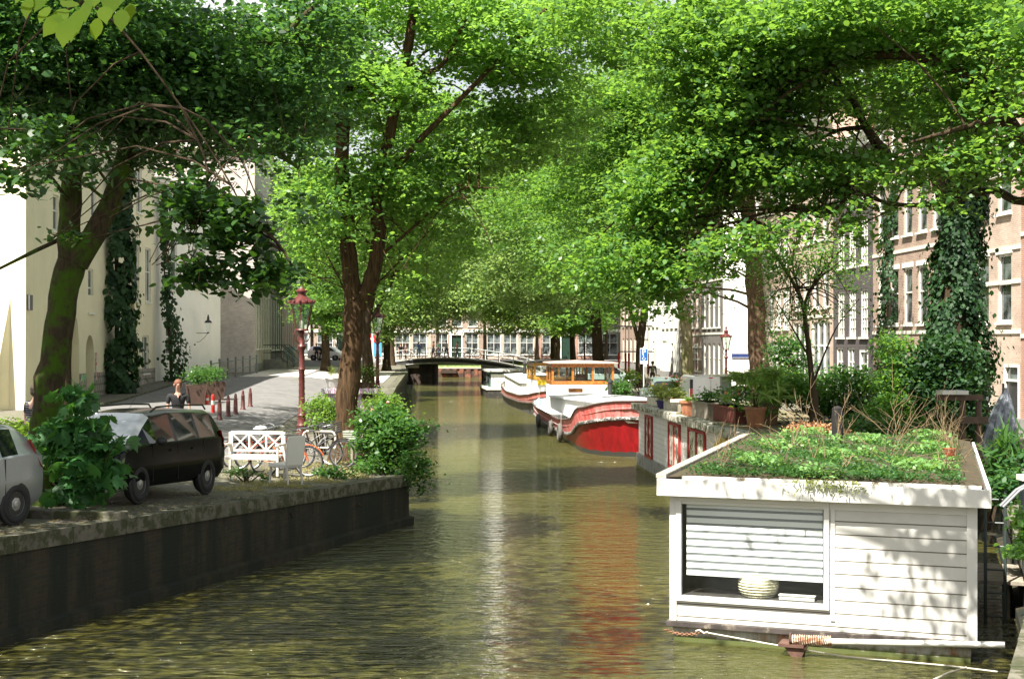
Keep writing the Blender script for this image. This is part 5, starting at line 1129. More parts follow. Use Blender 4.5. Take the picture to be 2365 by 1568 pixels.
# @@
# hull with rust and algae, fender board
def hullmat():
    m, t, n, l, b = node_mat('rusty_pale_hull'); tc = n.new('ShaderNodeTexCoord'); co = tc.outputs['Object']
    mp = n.new('ShaderNodeMapping'); mp.inputs['Scale'].default_value = (6,6,1.2); l.new(co, mp.inputs[0]); n1 = noise(n, l, 1, 7, mp.outputs[0], .75)
    r = ramp(n, [(.40,(.50,.50,.46)),(.56,(.36,.33,.27)),(.64,(.36,.13,.05)),(.8,(.10,.06,.04))]); l.new(n1.outputs[0], r.inputs[0])
    sp = n.new('ShaderNodeSeparateXYZ'); l.new(co, sp.inputs[0]); n2 = noise(n, l, 7, 6, co); ad = n.new('ShaderNodeMath'); ad.operation = 'MULTIPLY_ADD'; l.new(n2.outputs[0], ad.inputs[0]); ad.inputs[1].default_value = .22; l.new(sp.outputs[2], ad.inputs[2])
    rr_ = ramp(n, [(.17,(1,1,1)),(.23,(0,0,0))]); l.new(ad.outputs[0], rr_.inputs[0]); mx = n.new('ShaderNodeMixRGB'); l.new(rr_.outputs[0], mx.inputs[0]); l.new(r.outputs[0], mx.inputs[1]); mx.inputs[2].default_value = (.10,.12,.035,1)
    l.new(mx.outputs[0], b.inputs['Base Color']); b.inputs['Roughness'].default_value = .7; return m
m = MB(); m.loft([[(i0+.06,fy+.10,-.4),(i0+.02,fy+.04,.22)],[(i1-.1,fy+.10,-.4),(i1-.06,fy+.04,.22)]], closed=False, caps=False)
m.add([(i0+.06,fy+.1,-.4),(i0+.06,LN-.3,-.4),(i0+.02,LN-.3,.22),(i0+.02,fy+.04,.22)], [(3,2,1,0)]); m.add([(i1-.1,fy+.1,-.4),(i1-.1,LN-.3,-.4),(i1-.06,LN-.3,.22),(i1-.06,fy+.04,.22)], [(0,1,2,3)]); m.build('hull', hullmat(), hb)
MB().box(i0-.06,i1+.02,fy-.05,fy+.12,.215,.296).build('fender_board', M('dark_wet_timber', (.055,.045,.04), .8, .35, 3, .6, col2=(.2,.17,.13), cover=.6), hb, bev=.01)
MB().box(i0-.03,i0+.05,fy+.12,LN-.2,.215,.296).build('fender_board', M('dark_wet_timber', (.055,.045,.04)), hb)
# mooring pole with coil, chain, rope, floating stick
pc = M('galvanised_pipe', (.62,.62,.58), .45, .15, 3, .1, metal=.2)
mp_ = thing('mooring_pole', 'pale steel mooring pole with a coiled spring in front of the nearest houseboat', 'pole', hbp(2.0,-.15,.22), hb.rotation_euler.z)
m = MB(); m.tube([(.3,0,.01),(2.6,-.12,.16)], .042, 12); m.build('pole', pc, mp_, sm=True)
m = MB(); m.tube([(-.1+.52*k/120+.0, .062*math.cos(k*.55*1.6), .005+.02*k/120+.062*math.sin(k*.55*1.6)) for k in range(121)], .012, 6); m.build('spring', M('rusty_pale_spring', (.50,.45,.36), .6, .2, 6, .2, col2=(.3,.14,.07)), mp_, sm=True)
m = MB(); m.box(-.28,.06,-.06,.28,-.09,-.05); m.slab([(-.2,-.1),(.08,-.1),(.02,-.24),(-.1,-.24)], -.02, .25); m.torus((-.12,0,.02), .07, .014, 'x', 16, 6); m.build('bracket', M('rusty_bracket', (.10,.05,.035), .8, .4, 6, .5), mp_)
rc = M('rusty_chain', (.30,.15,.08), .8, .3, 8, .3)
ch = thing('mooring_chain', 'short rusty chain at the left corner of the nearest houseboat hull', 'chain', hbp(i0-.05,.1,.2), hb.rotation_euler.z)
m = MB()
for k in range(16):
    x = .0+k*.034; z = -.02-.045*math.sin(k/15*3.14); m.torus((x,0,z), .02, .006, 'y' if k % 2 else 'z', 10, 5)
m.build('links', rc, ch, sm=True)
rp = MB(); rp.tube([hbp(.72,.06,.19), hbp(1.5,0,.12), hbp(2.6,-.05,.03), hbp(3.9,-.12,-.0+.03), hbp(4.5,-.25,.03)], .011, 6); rp.tube([hbp(.55,.08,.2), hbp(.6,.06,.22), hbp(.66,.07,.18), hbp(.72,.06,.2)], .014, 6); rp.build('mooring_rope', M('pale_rope', (.62,.58,.48), .9), None, 'thin pale rope stretched along the waterline of the nearest houseboat', cat='rope')
MB().tube([W(2150,1572,17.6), W(2190,1553,17.9), W(2232,1540,18.1)], [.014,.013,.010], 7).build('floating_stick', M('bleached_stick', (.6,.56,.46), .8), None, 'pale stick floating at the bottom of the photo below the nearest houseboat', cat='stick')
# dark gangway posts behind the right corner, between boat and quay
for (a, b_) in (((i1+.2,3.2),'dark slender steel ladder rail beside the right corner of the nearest houseboat'),):
    t = thing('ladder', b_, 'ladder', hbp(a[0], a[1], 0), hb.rotation_euler.z)
    for sx in (0, .28): MB().tube([(sx,0,-.2),(sx,0,2.0)], .025, 7).build('rail', M('dark_green_steel', (.03,.045,.04), .5), t)
    for k in range(6): MB().tube([(0,0,.1+.35*k),(.28,0,.1+.35*k)], .015, 6).build('rung', M('dark_green_steel', (.03,.045,.04)), t)

def shear(o):
    for c in o.children:
        if c.type == 'MESH' and not c.get('sh'):
            c['sh'] = 1
            for v in c.data.vertices: v.co.x -= .07*v.co.y
        shear(c)
shear(hb)
for c in [o for o in bpy.data.objects if 'sh' in o]: del c['sh']
# ================================================================ vehicles
wsglass = glassm('windscreen_sky_sheen', (.42,.47,.46), .12, var=1.2)  # pale base colour painted in for the sky's reflection on the glass
rubber = M('tyre_rubber', (.018,.018,.018), .8); alloy = M('alloy_wheel', (.42,.42,.42), .35, .1, 3, 0, metal=.7); cglass = glassm('car_glass', (.012,.016,.015), .03); blkpl = M('black_plastic', (.02,.02,.02), .5)
taill = M('tail_lamp_red', (.55,.02,.015), .2, .1, 9, coat=.6); headl = M('headlamp_glass', (.65,.68,.7), .15, .1, 9, metal=.3); chrome = M('chrome', (.75,.75,.75), .12, .05, 2, 0, metal=1)
def wheelobj(parent, x, y, r, side):
    w = bpy.data.objects.new('wheel', MB().lathe([(r*.62,-.1),(r*.93,-.1),(r,-.06),(r,.06),(r*.93,.1),(r*.66,.1),(r*.62,.06)], 28).mesh('wheel', rubber, True)); COL.objects.link(w); w.parent = parent; w.location = (x, y, r); w.rotation_euler = (R(-90*side), 0, 0)
    m = MB(); m.lathe([(r*.60,.0),(r*.64,.07),(r*.60,.085),(r*.57,.05)], 28); m.lathe([(.06,.03),(.07,.09),(.03,.1)], 12)
    for k in range(7):
        a = 2*math.pi*k/7; c, s_ = math.cos(a), math.sin(a); m.add([(c*.04-s_*.035,s_*.04+c*.035,.085),(c*.04+s_*.035,s_*.04-c*.035,.085),(c*r*.6+s_*.05,s_*r*.6-c*.05,.065),(c*r*.6-s_*.05,s_*r*.6+c*.05,.065),(c*.04-s_*.035,s_*.04+c*.035,.05),(c*.04+s_*.035,s_*.04-c*.035,.05),(c*r*.6+s_*.05,s_*r*.6-c*.05,.03),(c*r*.6-s_*.05,s_*r*.6+c*.05,.03)],
            [(0,1,2,3),(0,4,5,1),(1,5,6,2),(2,6,7,3),(3,7,4,0)])
    o = m.build('rim', alloy, w); MB().lathe([(r*.6,-.02),(r*.6,.0)], 20).build('brake_disc', blkpl, w); return w
def car(name, label, cat, st, paint, axles, tw, wr, loc, fwd, opts=(), group=None, simple=False):
    """st rows: x, z_sill, w_low, z_belt, w_belt, z_top, w_top, flag for the interval after it"""
    t = thing(name, label, cat, loc, math.atan2(fwd[1], fwd[0]), group); body = MB(); gs = {4: MB(), 9: MB()}; wsx = {}
    rings = []
    for (x, zs, wl, zb, wb, zt, wt, fl) in st:
        h = [(wl*.9, zs), (wl, zs+.12), (wl+.02, zs+(zb-zs)*.55), (wb, zb), (wb-.025, zb+.03), (wt+.03, max(zb+.035, zt-.08)), (wt*.86, zt-.012), (0, zt)]
        rings.append([(x, y, z) for y, z in h]+[(x, -y, z) for y, z in h[-2::-1]])
    n = 15
    for i in range(len(st)-1):
        fl = st[i][7]
        for j in range(n-1):
            q = [rings[i][j], rings[i][j+1], rings[i+1][j+1], rings[i+1][j]]; g = (j in (4, 9) and 's' in fl) or (j in (5,6,7,8) and 'w' in fl)
            (gs[j] if g and j in (4,9) else (wsx.setdefault(fl, MB()) if g else body)).add(q, [(0,1,2,3)])
    body.add(rings[0], [tuple(range(n))]); body.add(rings[-1], [tuple(range(n))[::-1]])
    for i in range(len(st)-1): body.add([rings[i][0], rings[i+1][0], rings[i+1][-1], rings[i][-1]], [(0,1,2,3)])
    def weld(mb):
        import bmesh
        me = mb.mesh('b', paint); b = bmesh.new(); b.from_mesh(me); bmesh.ops.remove_doubles(b, verts=b.verts, dist=.0005); bmesh.ops.recalc_face_normals(b, faces=b.faces); b.to_mesh(me); b.free(); return me
    me = weld(body); me.polygons.foreach_set('use_smooth', [True]*len(me.polygons)); me.set_sharp_from_angle(angle=R(35)); bo = link(me, 'body', t)
    [q.build('side_windows', cglass, t) for q in gs.values()]
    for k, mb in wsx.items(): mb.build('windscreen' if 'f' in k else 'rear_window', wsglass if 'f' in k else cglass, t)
    for ax in axles:
        for sd in (1, -1):
            MB().lathe([(wr*1.17, -.06), (wr*1.17, .0), (wr*1.1, .012)], 24).build('wheel_arch', blkpl, t).matrix_local = Matrix.Translation((ax, sd*(tw+.095), wr*1.03)) @ Matrix.Rotation(R(-90*sd), 4, 'X')
            wheelobj(t, ax, sd*(tw+.03), wr, sd)
    return t
bpaint = M('black_car_paint', (.003,.0035,.0035), .2, .1, 1, 0, coat=.1, spec=.15); spaint = M('silver_car_paint', (.36,.38,.39), .3, .05, 30, 0, metal=.5, coat=.6); wpaintc = M('white_car_paint', (.80,.80,.80), .25, .03, 1, 0, coat=.6); gpaint = M('grey_green_car_paint', (.12,.16,.15), .3, .1, 1, 0, coat=.6)
wagon = [(0,.42,.76,.92,.78,.98,.70,''),(.05,.30,.83,.98,.83,1.08,.72,'wr'),(.17,.25,.85,1.0,.85,1.36,.66,'r'),(.32,.24,.86,1.0,.86,1.50,.63,''),(.45,.24,.86,1.0,.86,1.53,.63,'s'),(1.12,.24,.87,.99,.87,1.56,.63,''),(1.22,.24,.87,.99,.87,1.565,.63,'s'),
  (2.0,.24,.87,.97,.87,1.56,.63,''),(2.1,.24,.87,.97,.87,1.555,.63,'s'),(2.78,.24,.87,.95,.87,1.50,.62,'swf'),(3.05,.24,.87,.94,.87,1.33,.64,'wf'),(3.38,.24,.87,.93,.87,1.08,.68,'wf'),(3.55,.24,.87,.92,.87,1.0,.72,''),(3.9,.25,.86,.88,.86,.96,.74,''),(4.2,.27,.83,.80,.83,.88,.72,''),(4.33,.30,.78,.68,.78,.74,.68,''),(4.40,.36,.68,.56,.68,.62,.60,'')]
fw = Vector((-.30,-.954,0)); rear = Vector((-5.98,27.45,0)); lf = Vector((.954,-.30,0)); 
org = rear-lf*.80-fw*.82; gz_ = gL(org.x, org.y)
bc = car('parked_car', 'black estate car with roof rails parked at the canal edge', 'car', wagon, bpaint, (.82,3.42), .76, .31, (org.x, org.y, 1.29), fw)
bc.rotation_euler = (0, R(-1.5), math.atan2(fw.y, fw.x)); bc.scale = (.91, 1, 1.04)
for sd in (-1,1): MB().tube([(.45,sd*.60,1.53),(.55,sd*.60,1.61),(1.5,sd*.60,1.625),(2.4,sd*.60,1.60),(2.6,sd*.59,1.52)], .018, 6).build('roof_rail', blkpl, bc)
for sd in (-1,1):
    m = MB(); m.ball((2.86,sd*.98,1.02), (.07,.11,.075), 10, 6); m.bar((2.88,sd*.86,.98),(2.86,sd*.95,1.0),.05,.04); m.build('wing_mirror', blkpl, bc, sm=True)
    MB().loft([[(-.01,sd*.835,.80),(.0,sd*.70,.80),(.05,sd*.72,1.12),(.12,sd*.80,1.12)],[(.12,sd*.88,.82),(.1,sd*.88,.82),(.18,sd*.80,1.14),(.2,sd*.85,1.12)]]).build('tail_lamp', taill, bc)
    MB().loft([[(4.15,sd*.83,.62),(4.30,sd*.60,.60),(4.24,sd*.60,.76),(4.1,sd*.80,.78)],[(4.10,sd*.855,.62),(4.36,sd*.58,.6),(4.30,sd*.58,.77),(4.0,sd*.845,.79)]]).build('headlamp', headl, bc)
    for hx in (1.35, 2.2): MB().box(hx, hx+.16, sd*.885 if sd > 0 else -.905, sd*.905 if sd > 0 else -.885, .83, .86).build('door_handle', bpaint, bc)
    for hx in (.98, 2.03, 2.98):
        MB().box(hx, hx+.008, sd*.88-.005, sd*.88+.005, .32, .98).build('door_seam', blkpl, bc)
MB().tube([(3.42,.55,1.06),(3.30,.1,1.19)], .008, 5).build('wiper', blkpl, bc); MB().box(2.6,2.62,-.005,.005,1.55,1.56).tube([(2.35,0,1.56),(2.1,0,1.78)], .004, 5).build('aerial', blkpl, bc)
MB().box(4.39,4.41,-.26,.26,.40,.51).build('number_plate', M('yellow_plate', (.75,.5,.03), .4), bc)
hatch = [(0,.40,.72,.90,.75,.95,.66,''),(.04,.28,.80,.98,.80,1.05,.70,'wr'),(.25,.23,.83,1.02,.83,1.36,.64,'r'),(.45,.22,.84,1.03,.84,1.48,.61,''),(.62,.22,.84,1.02,.84,1.51,.61,'s'),(1.0,.22,.85,1.0,.85,1.53,.61,''),(1.1,.22,.85,1.0,.85,1.53,.61,'s'),(2.0,.22,.85,.96,.85,1.51,.61,'s'),(2.5,.22,.85,.94,.85,1.42,.61,'swf'),(3.1,.22,.85,.92,.85,1.02,.68,''),(3.5,.24,.83,.84,.83,.90,.72,''),(3.75,.30,.74,.64,.74,.70,.66,'')]
fw2 = Vector((-.34,-.94,0)).normalized(); lf2 = Vector((-fw2.y, fw2.x, 0)); rw = Vector((-7.62,21.7,0)); org = rw-lf2*.79-fw2*.72
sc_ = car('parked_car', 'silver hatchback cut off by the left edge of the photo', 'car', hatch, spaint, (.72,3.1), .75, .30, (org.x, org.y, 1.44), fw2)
for sd in (-1,1): MB().loft([[(-.01,sd*.79,.80),(.0,sd*.68,.80),(.16,sd*.66,1.25),(.2,sd*.72,1.25)],[(.1,sd*.845,.82),(.1,sd*.845,.82),(.3,sd*.76,1.27),(.3,sd*.78,1.26)]]).build('tail_lamp', taill, sc_)
MB().box(1.2,1.36,.868,.885,.86,.89).build('door_handle', spaint, sc_); MB().box(.96,.968,.855,.868,.32,1.0).build('door_seam', blkpl, sc_)
# white van on the right bank, rear towards us
van = [(0,.32,.80,1.0,.84,1.72,.74,''),(.06,.26,.84,1.0,.86,1.80,.74,''),(2.4,.26,.86,1.0,.87,1.82,.74,''),(2.5,.26,.86,1.0,.87,1.81,.74,'s'),(3.1,.26,.86,.98,.86,1.72,.72,'wf'),(3.6,.28,.86,.96,.86,1.08,.72,''),(4.0,.3,.82,.85,.82,.92,.7,''),(4.15,.35,.74,.62,.74,.66,.66,'')]
vx = (1564-CX)/57.0+.9
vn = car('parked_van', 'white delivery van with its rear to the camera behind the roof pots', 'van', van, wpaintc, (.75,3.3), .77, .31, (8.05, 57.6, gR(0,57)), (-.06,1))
for sd in (-1,1): MB().box(-.03,.08,sd*.80-.06,sd*.80+.06,.82,1.28).build('tail_lamp', taill, vn); MB().box(-.028,.07,sd*.79-.055,sd*.79+.055,1.29,1.66).build('lamp_pillar', blkpl, vn)
MB().box(-.02,-.008,-.004,.004,.4,1.7).build('door_seam', blkpl, vn); MB().box(-.03,-.005,-.08,.08,1.70,1.74).build('brake_light', taill, vn); MB().box(-.03,.0,-.28,.28,.5,.62).build('number_plate', M('yellow_plate', (.75,.5,.03)), vn)
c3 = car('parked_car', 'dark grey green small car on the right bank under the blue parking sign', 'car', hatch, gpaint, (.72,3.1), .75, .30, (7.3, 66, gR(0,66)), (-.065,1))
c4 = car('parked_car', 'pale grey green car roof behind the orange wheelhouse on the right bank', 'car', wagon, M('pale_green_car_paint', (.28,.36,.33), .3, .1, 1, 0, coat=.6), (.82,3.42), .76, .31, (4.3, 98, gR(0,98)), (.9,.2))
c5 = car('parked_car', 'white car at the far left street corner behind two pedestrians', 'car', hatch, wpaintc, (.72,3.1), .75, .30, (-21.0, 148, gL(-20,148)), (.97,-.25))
# ================================================================ street furniture
lampred = M('crown_lamp_red', (.09,.018,.015), .45, .3, 8, .3, col2=(.16,.055,.04), cover=.62)
lglass = clearglass('lantern_glass', (.86,.92,.88))
def streetlamp(label, loc, sc=1.0):
    t = thing('street_lamp', label, 'street lamp', loc); t.scale = (sc,)*3
    m = MB(); m.lathe([(.26,0),(.26,.12),(.2,.2),(.22,.28),(.17,.42),(.13,.62),(.16,.7),(.12,.78),(.11,.95),(.135,1.0),(.10,1.05),(.088,1.6),(.082,2.3),(.11,2.35),(.08,2.42),(.075,2.9),(.12,2.96),(.13,3.02),(.075,3.1),(.06,3.35),(.09,3.42),(.05,3.5)], 14)
    rr = random.Random(3)
    for k in range(60):
        a = k*.7; m.ball((.09*math.cos(a), .09*math.sin(a), 1.08+k*.02), .014, 5, 3)
    m.build('post', lampred, t, sm=True)
    m = MB()
    for k in range(4):
        a = math.pi/2*k+.6; c, s_ = math.cos(a), math.sin(a); m.tube([(c*.06,s_*.06,3.12),(c*.2,s_*.2,3.18),(c*.27,s_*.27,3.35),(c*.2,s_*.2,3.48),(c*.1,s_*.1,3.5)], .014, 6)
    m.lathe([(.19,3.47),(.21,3.5),(.19,3.53)], 14); m.build('bracket', lampred, t, sm=True)
    m = MB(); m.lathe([(.185,3.53),(.34,4.28),(.335,4.28),(.18,3.535)], 6); m.build('lantern', lglass, t)
    m = MB()
    for k in range(6):
        a = 2*math.pi*(k+.5)/6; m.bar((.185*math.cos(a),.185*math.sin(a),3.53),(.34*math.cos(a),.34*math.sin(a),4.28),.022,.022)
    m.lathe([(.37,4.26),(.37,4.31),(.2,4.46),(.13,4.5),(.12,4.6),(.17,4.62),(.17,4.66),(.07,4.74),(.05,4.84),(.09,4.88),(.04,4.94),(.01,5.02)], 12)
    for k in range(12):
        a = 2*math.pi*k/12; m.ball((.36*math.cos(a),.36*math.sin(a),4.34),(.045,.045,.05),6,4)
    m.build('crown', lampred, t, sm=True)
    MB().lathe([(.05,3.53),(.06,3.7),(.04,3.9),(.02,3.95)], 8).build('bulb', M('milky_bulb', (.7,.68,.6), .4), t); return t
p = atL(697, 41); streetlamp('tall dark red crown topped street lamp left of the large brown trunk', p, .98)
p = atL(872, 68); streetlamp('second red crown topped street lamp, partly behind the large brown trunk', p, .93)
p = atR(1677, 72); streetlamp('dark street lamp on the right bank in front of the white side wall', p, .80)
p = atR(1350, 112); streetlamp('distant street lamp behind the orange wheelhouse', p, .85)
boll = M('brown_red_bollard', (.085,.022,.018), .5, .3, 6, .2)
def bollard(px, py, label, mat_=boll):
    p = onL(px, py); t = thing('bollard', label, 'bollard', p, 0, 'bollards along the pavement on the left')
    MB().lathe([(.11,0),(.11,.05),(.085,.08),(.07,.55),(.075,.58),(.055,.6),(.05,.72),(.03,.78),(.0,.79)], 12).build('post', mat_, t, sm=True); return t
for i, (px, py) in enumerate([(507,971),(527,963),(544,957),(561,947),(578,940)]):
    bollard(px, py, ['brown red bollard nearest the black car','second brown red bollard from the black car','middle one of the five brown red bollards','fourth brown red bollard from the black car','farthest brown red bollard along the kerb'][i])
rw_ = M('red_white_paint', (.65,.03,.02), .4)
for i, (px, py) in enumerate([(478,936),(492,954)]):
    p = onL(px, py); t = thing('marker_post', ['shorter red and white post beside the wooden planters','taller red and white post between the planters and the bollards'][i], 'post', p, 0, 'red and white posts on the left pavement')
    hh = (.45, .7)[i]; MB().lathe([(.07,0),(.07,hh-.05),(.05,hh),(.0,hh+.01)], 12).build('post', rw_, t, sm=True); MB().lathe([(.074,hh*.45),(.074,hh*.68)], 12).build('white_band', white, t)
# planters with shrubs
for i, (px, py) in enumerate([(452,936),(472,932),(497,925)]):
    p = onL(px, py); t = thing('potted_shrub', ['round green shrub in a tapered brown planter, nearest the man in black','green shrub in a brown planter, middle of the three planters','green shrub in a brown planter, nearest the bollards'][i], 'potted shrub', p, .3, 'three tall brown planters with shrubs')
    m = MB(); m.add([(-.28,-.28,0),(.28,-.28,0),(.28,.28,0),(-.28,.28,0),(-.4,-.4,.85),(.4,-.4,.85),(.4,.4,.85),(-.4,.4,.85)], [(0,3,2,1),(0,1,5,4),(1,2,6,5),(2,3,7,6),(3,0,4,7),(4,5,6,7)])
    for sx in (-1,1): m.bar((sx*.29,-.3,0),(sx*.41,-.42,.85),.05,.05)
    m.build('planter', M('brown_planter', (.075,.042,.03), .7, .2, 4, .3), t)
    link(plantmesh(100+i, .62, .75, 130, lf_bush, .085), 'foliage', t, (0,0,.8))
# side railing in front of the white building
grail = M('grey_green_railing', (.16,.19,.17), .6)
t = thing('street_railing', 'grey steel railing on posts in front of the grey brick corner house', 'railing', (-16.2,77,0))
P = [(-16.3+.02*k*0, 77+2.3*k) for k in range(7)]
for (x, y) in P: z = gL(x,y); o = MB().lathe([(.09,-.05),(.08,.1),(.055,.15),(.055,1.1),(.085,1.14),(.0,1.24)], 10).build('railing_post', grail, t, sm=True); o.location = (x+16.2, y-77, z)
for h in (.5, 1.0): m = MB(); m.tube([(x+16.2, y-77, gL(x,y)+h) for x, y in P], .03, 6); m.build('rail', grail, t)
# stoops
for i, (Y, lab) in enumerate([(101,'black steel stoop railing and steps by the grey brick corner house'),(108.5,'dark stoop with handrails by the second grey house on the left bank')]):
    X = xg(Y)+.02; z = gL(X+1,Y)-.03; t = thing('stoop', lab, 'stoop', (X,Y,z), R(-5))
    m = MB()
    for k in range(4): m.box(.03,1.9-.3*k,-.9,.9,.18*k,.18*(k+1))
    m.build('steps', M('grey_stone_plinth', (.25,.24,.23), .8), t)
    for sy in (-.85,.85): m = MB(); m.tube([(.1,sy,1.75),(1.0,sy,1.75),(1.85,sy,1.0),(1.85,sy,0)], .03, 6); m.tube([(.1,sy,1.2),(1.0,sy,1.2),(1.85,sy,.5)], .02, 6); m.tube([(1.0,sy,.7),(1.0,sy,1.75)], .02, 6); m.build('handrail', door_dk, t)
p = atL(681, 113); p = Vector((xg(113)+.9, 113, gL(xg(113)+.9,113))); t = MB().box(-.4,.4,-.5,.5,0,1.5).box(-.44,.44,-.54,.54,1.5,1.56).build('utility_cabinet', M('grey_green_cabinet', (.30,.36,.33), .6, .1, 2), None, 'grey green utility cabinet left of the near street lamp, far down the street', cat='cabinet', bev=.02); t.location = p
# graffiti covered low cabinet with pots on it
def graffiti():
    m, t, n, l, b = node_mat('graffiti_grey'); tc = n.new('ShaderNodeTexCoord'); w1 = n.new('ShaderNodeTexWave'); w1.inputs['Scale'].default_value = 3.2; w1.inputs['Distortion'].default_value = 14; w1.inputs['Detail'].default_value = 3; l.new(tc.outputs['Object'], w1.inputs[0])
    n1 = noise(n, l, 2.2, 2, tc.outputs['Object']); r = ramp(n, [(.0,(.55,.55,.58)),(.72,(.5,.5,.54)),(.80,(.10,.08,.20)),(.9,(.45,.10,.25))]); l.new(w1.outputs[0], r.inputs[0]); l.new(r.outputs[0], b.inputs['Base Color']); b.inputs['Roughness'].default_value = .6; return m
gf = graffiti(); p = atL(810, 60)
t = thing('graffiti_cabinet', 'low grey cabinet covered in faded graffiti under the flower pots behind the large trunk', 'cabinet', p)
MB().box(-1.05,1.0,-.3,.5,0,.82).build('cabinet', gf, t); MB().box(-1.2,1.2,-.45,.65,.82,1.04).build('top', gf, t, bev=.01)
gt_ = p.z+1.04
potted('white round tub with grassy plant, left end of the graffiti cabinet', (p.x-.78,60,gt_), .3,.42,white,.55,.3,lf_pale,.14,21,'pots on the graffiti cabinet',None,50,BLADE)
potted('dark grey bucket with a yellow green bush, right part of the graffiti cabinet', (p.x+.75,60,gt_), .16,.26,dkpot,.85,.5,lf_pot,.09,22,'pots on the graffiti cabinet',None,90)
potted('low brown trough of green plants beside the dark grey bucket', (p.x+.25,60.2,gt_), .2,.24,M('brown_trough', (.25,.15,.08), .8),.75,.45,lf_bush,.09,23,'pots on the graffiti cabinet',(.7,.3),80)
# signs left
def roundpole(t, h, mt=None, r=.035): MB().tube([(0,0,0),(0,0,h)], r, 8).build('pole', mt or M('grey_pole', (.45,.46,.45), .5), t)
p = atL(856, 80); t = thing('no_entry_sign', 'red and white no entry sign beside the large trunk', 'sign', p); roundpole(t, 2.95)
o = MB().torus((0,0,0),.01,.01,'y',3,3); d_ = MB(); d_.lathe([(.30,-.01),(.30,.01)], 28); o = d_.build('disc', M('sign_red', (.65,.02,.02), .4), t); o.location = (-.02,-.05,2.65); o.rotation_euler = (R(90),0,0)
MB().box(-.24,.2,-.068,-.062,2.6,2.70).build('bar', M('sign_white', (.85,.85,.85), .4), t)
p = atL(861, 78); t = thing('blue_sign', 'blue rectangular sign on a white pole beside the second street lamp', 'sign', p); roundpole(t, 3.0, white, .06); MB().box(.06,.48,-.03,0,1.75,2.5).build('panel', M('sign_sky_blue', (.08,.32,.62), .4), t)
# parking sign right
p = atR(1487, 73); t = thing('parking_sign', 'blue disabled parking sign with white P on a grey pole, right bank', 'sign', p); roundpole(t, 2.95)
MB().box(-.20,.20,-.05,-.03,2.18,2.86).build('panel', M('sign_blue', (.01,.10,.35), .4), t); MB().box(-.2,.2,-.048,-.03,2.06,2.17).build('lower_plate', M('sign_white', (.85,.85,.85), .4), t)
m = MB(); F_ = -.053
m.box(-.2,.2,F_,-.05,2.83,2.86); m.box(-.2,.2,F_,-.05,2.18,2.2); m.box(-.2,-.185,F_,-.05,2.2,2.83); m.box(.185,.2,F_,-.05,2.2,2.83); m.build('border', lw, t)
text('P', .40, lw, t, (-.01,F_-.002,2.64), (R(90),0,0))
m = MB(); m.torus((-.0,F_-.002,2.33),.075,.012,'y',20,5,math.pi*.75,math.pi*2.1); m.bar((-.02,F_-.003,2.5),(-.01,F_-.003,2.37),.025,.006); m.bar((-.01,F_-.003,2.37),(.07,F_-.003,2.36),.025,.006); m.bar((.07,F_-.003,2.36),(.11,F_-.003,2.27),.022,.006); m.ball((-.02,F_-.002,2.53),.022,8,5); m.build('wheelchair_symbol', lw, t)
# scaffolding with red sleeved poles
t = thing('scaffolding', 'steel scaffolding with bright red sleeved poles in front of the white houses', 'scaffolding', (8.4,112,gR(0,112)), R(-8))
sc1 = M('scaffold_tube', (.40,.40,.38), .5, .2, 4, 0, metal=.4); sred = M('red_sleeve', (.75,.04,.03), .5); sor = M('orange_sleeve', (.80,.16,.07), .5)
for i, (x, y) in enumerate([(0,0),(.45,1.6),(.8,0),(1.35,1.6),(1.6,0),(2.3,0)]):
    q = MB().tube([(x,y,0),(x,y,6.4)], .03, 6).build('upright', sc1, t); MB().tube([(x,y,.55),(x,y,2.2)], .085, 8).build('sleeve', sred if i < 4 else sor, q)
for z in (2.3, 4.3, 6.2):
    for y in (0, 1.6): MB().tube([(-.3,y-.05,z),(2.7,y-.05,z)], .028, 6).build('ledger', sc1, t)
    MB().box(-.2,2.6,.05,1.55,z+.04,z+.08).build('plank', M('scaffold_plank', (.5,.42,.3), .8), t)
# ================================================================ bench, chair, rack
wood_w = M('white_garden_wood', (.62,.58,.52), .6, .1, 3, .1, col2=(.42,.33,.26), cover=.62)
b = thing('garden_bench', 'white garden bench with crossed lattice back among the parked bicycles', 'bench', (-5.85,32.2,gL(-5.85,32.2)), R(-8))
for x in (-.66,.62):
    MB().box(x,x+.05,-.30,-.25,0,.66).build('leg', wood_w, b); MB().box(x,x+.05,.22,.27,0,.95).build('leg', wood_w, b); MB().box(x-.01,x+.06,-.32,.24,.66,.70).build('armrest', wood_w, b)
m = MB()
for k in range(6): m.box(-.61,.62,-.29+k*.085,-.225+k*.085,.42,.445)
m.box(-.62,.63,-.30,-.27,.36,.42); m.build('seat', wood_w, b)
m = MB(); m.box(-.61,.62,.225,.262,.90,.97); m.box(-.61,.62,.225,.262,.50,.55)
for x in (-.61,-.2,.2,.58): m.box(x,x+.04,.228,.258,.55,.9)
for x in (-.57,-.16,.24): m.bar((x,.243,.55),(x+.36,.243,.9),.03,.03); m.bar((x,.241,.9),(x+.36,.241,.55),.03,.03)
m.build('backrest', wood_w, b)
c = thing('chair', 'white high backed chair seen from behind, right of the garden bench', 'chair', (-4.80,30.1,gL(-4.80,30.1)), R(142))
m = MB(); m.loft([[(-.30,-.24,.42),(-.24,-.24,.42),(-.24,.24,.42),(-.30,.24,.42)],[(-.37,-.25,1.0),(-.31,-.25,1.0),(-.31,.25,1.0),(-.37,.25,1.0)],[(-.38,-.22,1.05),(-.33,-.22,1.05),(-.33,.22,1.05),(-.38,.22,1.05)]])
m.build('backrest', M('white_upholstery', (.74,.72,.66), .7, .06, 2, .1), c, bev=.02); MB().box(-.26,.26,-.24,.24,.38,.47).build('seat', M('white_upholstery', (.74,.72,.66)), c, bev=.02)
